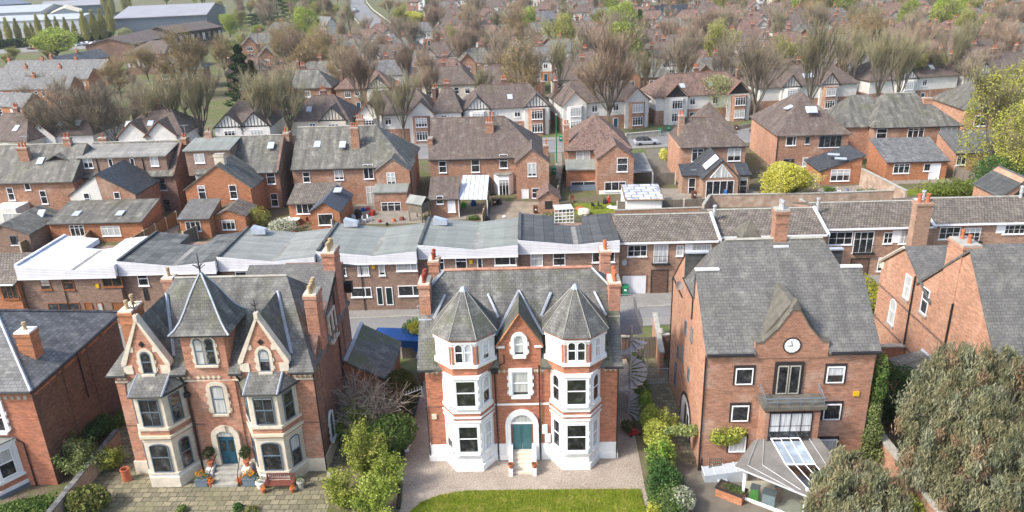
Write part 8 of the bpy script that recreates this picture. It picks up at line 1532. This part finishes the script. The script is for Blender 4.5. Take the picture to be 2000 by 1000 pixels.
_r = np.random.default_rng(9); n = 2200; X = _r.uniform(-9, 7, n); Y = _r.uniform(38, 44, n); a = _r.uniform(0, 6.28, n); s_ = _r.uniform(.015, .045, n)[:, None]; B = np.stack([X, Y, 0*X+.03], 1); u = np.stack([np.cos(a), np.sin(a), 0*a], 1)*s_; w = np.stack([-np.sin(a), np.cos(a), 0*a+.3], 1)*s_
gm = quads_mesh('pebbles', np.stack([B-u, B-w*.8, B+u, B+w*.8], 1), M['pebble']); go = bpy.data.objects.new('pebbles', gm); COL.objects.link(go); props(go, 'scattered pale larger stones in the gravel', 'pebbles', kind='stuff')
# aerials on the middle-row chimneys
for px, py, y, lb in ((358, 262, 107.5, 'the party-wall chimney of the wide-dormer house'), (694, 244, 108, 'the central chimney of the slate-roofed pair'), (957, 234, 113, 'the central chimney of the brown-tiled pair'), (1108, 238, 113, 'the tall chimney of the rust-roofed house'), (1332, 222, 114, 'the left chimney of the glazed garden room house'), (45, 284, 104, 'the three-pot chimney at the left edge'), (1812, 186, 124, 'the tan chimney of the slate-extended house')):
    p = PYp(px, py, y); T = thing('tv_aerial', 'thin television aerial on '+lb, 'aerial', (p.x+.3, p.y, p.z-1.0)); MB().tube([(0, 0, 0), (0, 0, 2.3)], .03, 4).build('mast', M['galv'], T, False); k = MB().tube([(-.5, 0, 2.25), (.6, .2, 2.25)], .02, 3)
    for i in range(6): k.tube([(-.45+.2*i, -.3, 2.25), (-.45+.2*i, .35, 2.25)], .014, 3)
    k.build('boom', M['galv'], T, False)
for i, (px, c, o, lb) in enumerate(((1180, 'car_dark', 1.2, 'dark car parked left of the silver car'), (1395, 'car_white', 6.0, 'white car behind the glazed garden room house'), (1000, 'car_red', 1.2, 'red car on the second street behind the brown-tiled pair'), (330, 'car_silver', 1.2, 'silver car under the left street trees'), (60, 'car_white', 6, 'white car on the second street at far left'), (1690, 'car_silver', 6, 'silver car on the second street behind the pyramid roof'))):
    lo, hi = 120, 400
    for _ in range(30):
        m_ = (lo+hi)/2; p = PZ(px, m_)
        if p.y > 132.5+.1*p.x+o: lo = m_
        else: hi = m_
    car(p.x, p.y, .1, M[c], lb)
# ------------------------------------------------------------------ ground and streets
sheet('ground', [(-2500, -100), (2500, -100), (2500, 5000), (-2500, 5000)], 0, 'far_ground')
ny = lambda x: 64.15+.091*x if x > -60 else 58.7
fy = lambda x: 67.24+.045*x
xs_ = [-90, -60, -30, 0, 30, 60, 90]
sheet('street_road', [(x, ny(x)) for x in xs_]+[(x, fy(x)) for x in xs_[::-1]], .02, 'asphalt')
sheet('street_pavement', [(x, fy(x)) for x in xs_]+[(x, fy(x)+6) for x in xs_[::-1]], .12, 'pavement', thick=.119)
sheet('near_pavement', [(x, ny(x)-1.6) for x in xs_]+[(x, ny(x)) for x in xs_[::-1]], .12, 'pavement', thick=.119)
for i, x in enumerate(xs_[:-1]): pass
sheet('kerb', [(x, fy(x)-.14) for x in xs_]+[(x, fy(x)) for x in xs_[::-1]], .13, 'stone_grey', thick=.129)
y2 = lambda x: 132.5+.10*x
X2 = [-160, -80, 0, 60, 140]
sheet('second_road', [(x, y2(x)) for x in X2]+[(x, y2(x)+7.5) for x in X2[::-1]], .02, 'asphalt')
sheet('second_pavement', [(x, y2(x)+7.5) for x in X2]+[(x, y2(x)+9.8) for x in X2[::-1]], .12, 'pavement', thick=.119); sheet('second_pavement', [(x, y2(x)-2.2) for x in X2]+[(x, y2(x)) for x in X2[::-1]], .12, 'pavement', thick=.119)
sheet('middle_gardens', [(-95, 73), (95, 73), (95, 128), (-95, 124)], .008, 'garden')
# plots round the three villas
sheet('gravel_drive', [(-9.0, 57), (-9.1, 44.5), (-8.6, 39.8), (-8.3, 30), (7.2, 30), (6.9, 40.5), (7.1, 49.5), (8.3, 50), (8.3, 58), (-7, 60)], .012, 'gravel')
lw = [(-8.4, 30), (-8.0, 38.6), (-7.4, 39.5), (-6.3, 40.2), (-4.6, 40.62), (0, 40.62), (6.6, 40.5), (6.8, 30)]
sheet('lawn', lw, .05, 'lawn', thick=.04)
sheet('stone_terrace', [(-29.6, 30), (-13.2, 30), (-12.6, 36), (-12.6, 43.2), (-13.6, 53), (-31.5, 53), (-31.2, 44)], .016, 'flags')
M['dust'] = plain('dusty_earth', (.27, .22, .165), .95, .25, .8, dirt=(.16, .14, .09))
sheet('left_garden_soil', [(-50, 30), (-29.8, 30), (-31.2, 55), (-50, 55)], .012, 'garden')
sheet('driveway', [(8.9, 30), (22.7, 30), (22.6, 42.6), (10.9, 42.6), (10.9, 57), (8.8, 57)], .016, 'drive')
sheet('side_path', [(9.3, 43), (10.7, 43), (10.7, 57.5), (9.3, 57.5)], .03, 'flags', thick=.02)
sheet('shrub_bed', [(-12.9, 30), (-9.0, 30), (-9.3, 56), (-13.8, 58)], .02, 'garden'); sheet('right_bed', [(22.9, 30), (45, 30), (45, 56), (22.5, 56)], .014, 'garden')
def patch(name, px, mat): return psheet(name, px, .03, mat)
patch('patio', ((640, 440), (830, 436), (826, 405), (700, 398), (655, 425)), 'patio'); patch('patio', ((838, 430), (945, 428), (950, 398), (842, 400)), 'patio'); patch('bare_garden', ((955, 430), (1110, 426), (1085, 396), (960, 392)), 'dust')
patch('back_lawn', ((1120, 418), (1205, 418), (1195, 396), (1118, 398)), 'lawn'); patch('patio', ((1300, 396), (1500, 390), (1470, 370), (1290, 368)), 'patio'); patch('patio', ((1590, 386), (1760, 382), (1700, 360), (1600, 368)), 'patio'); patch('patio', ((1725, 360), (1870, 358), (1850, 348), (1722, 350)), 'patio'); patch('back_lawn', ((1750, 382), (1880, 380), (1850, 368), (1752, 370)), 'lawn')
patch('side_drive', ((1265, 345), (1320, 345), (1300, 290), (1262, 292)), 'drive'); patch('side_drive', ((1085, 350), (1100, 350), (1096, 285), (1083, 285)), 'patio'); patch('patio', ((270, 480), (345, 470), (350, 440), (300, 445)), 'patio')
def haze():
    m = bpy.data.materials.new('haze'); m.use_nodes = True; t = m.node_tree; t.nodes.clear(); o = t.nodes.new('ShaderNodeOutputMaterial'); v = t.nodes.new('ShaderNodeVolumePrincipled')
    v.inputs['Color'].default_value = (.86, .90, .95, 1); v.inputs['Density'].default_value = .00014; v.inputs['Anisotropy'].default_value = .2; t.links.new(v.outputs[0], o.inputs['Volume'])
    props(MB().box(-2600, 2600, -160, 5100, -1, 60).build('haze', m), kind='stuff')
haze()
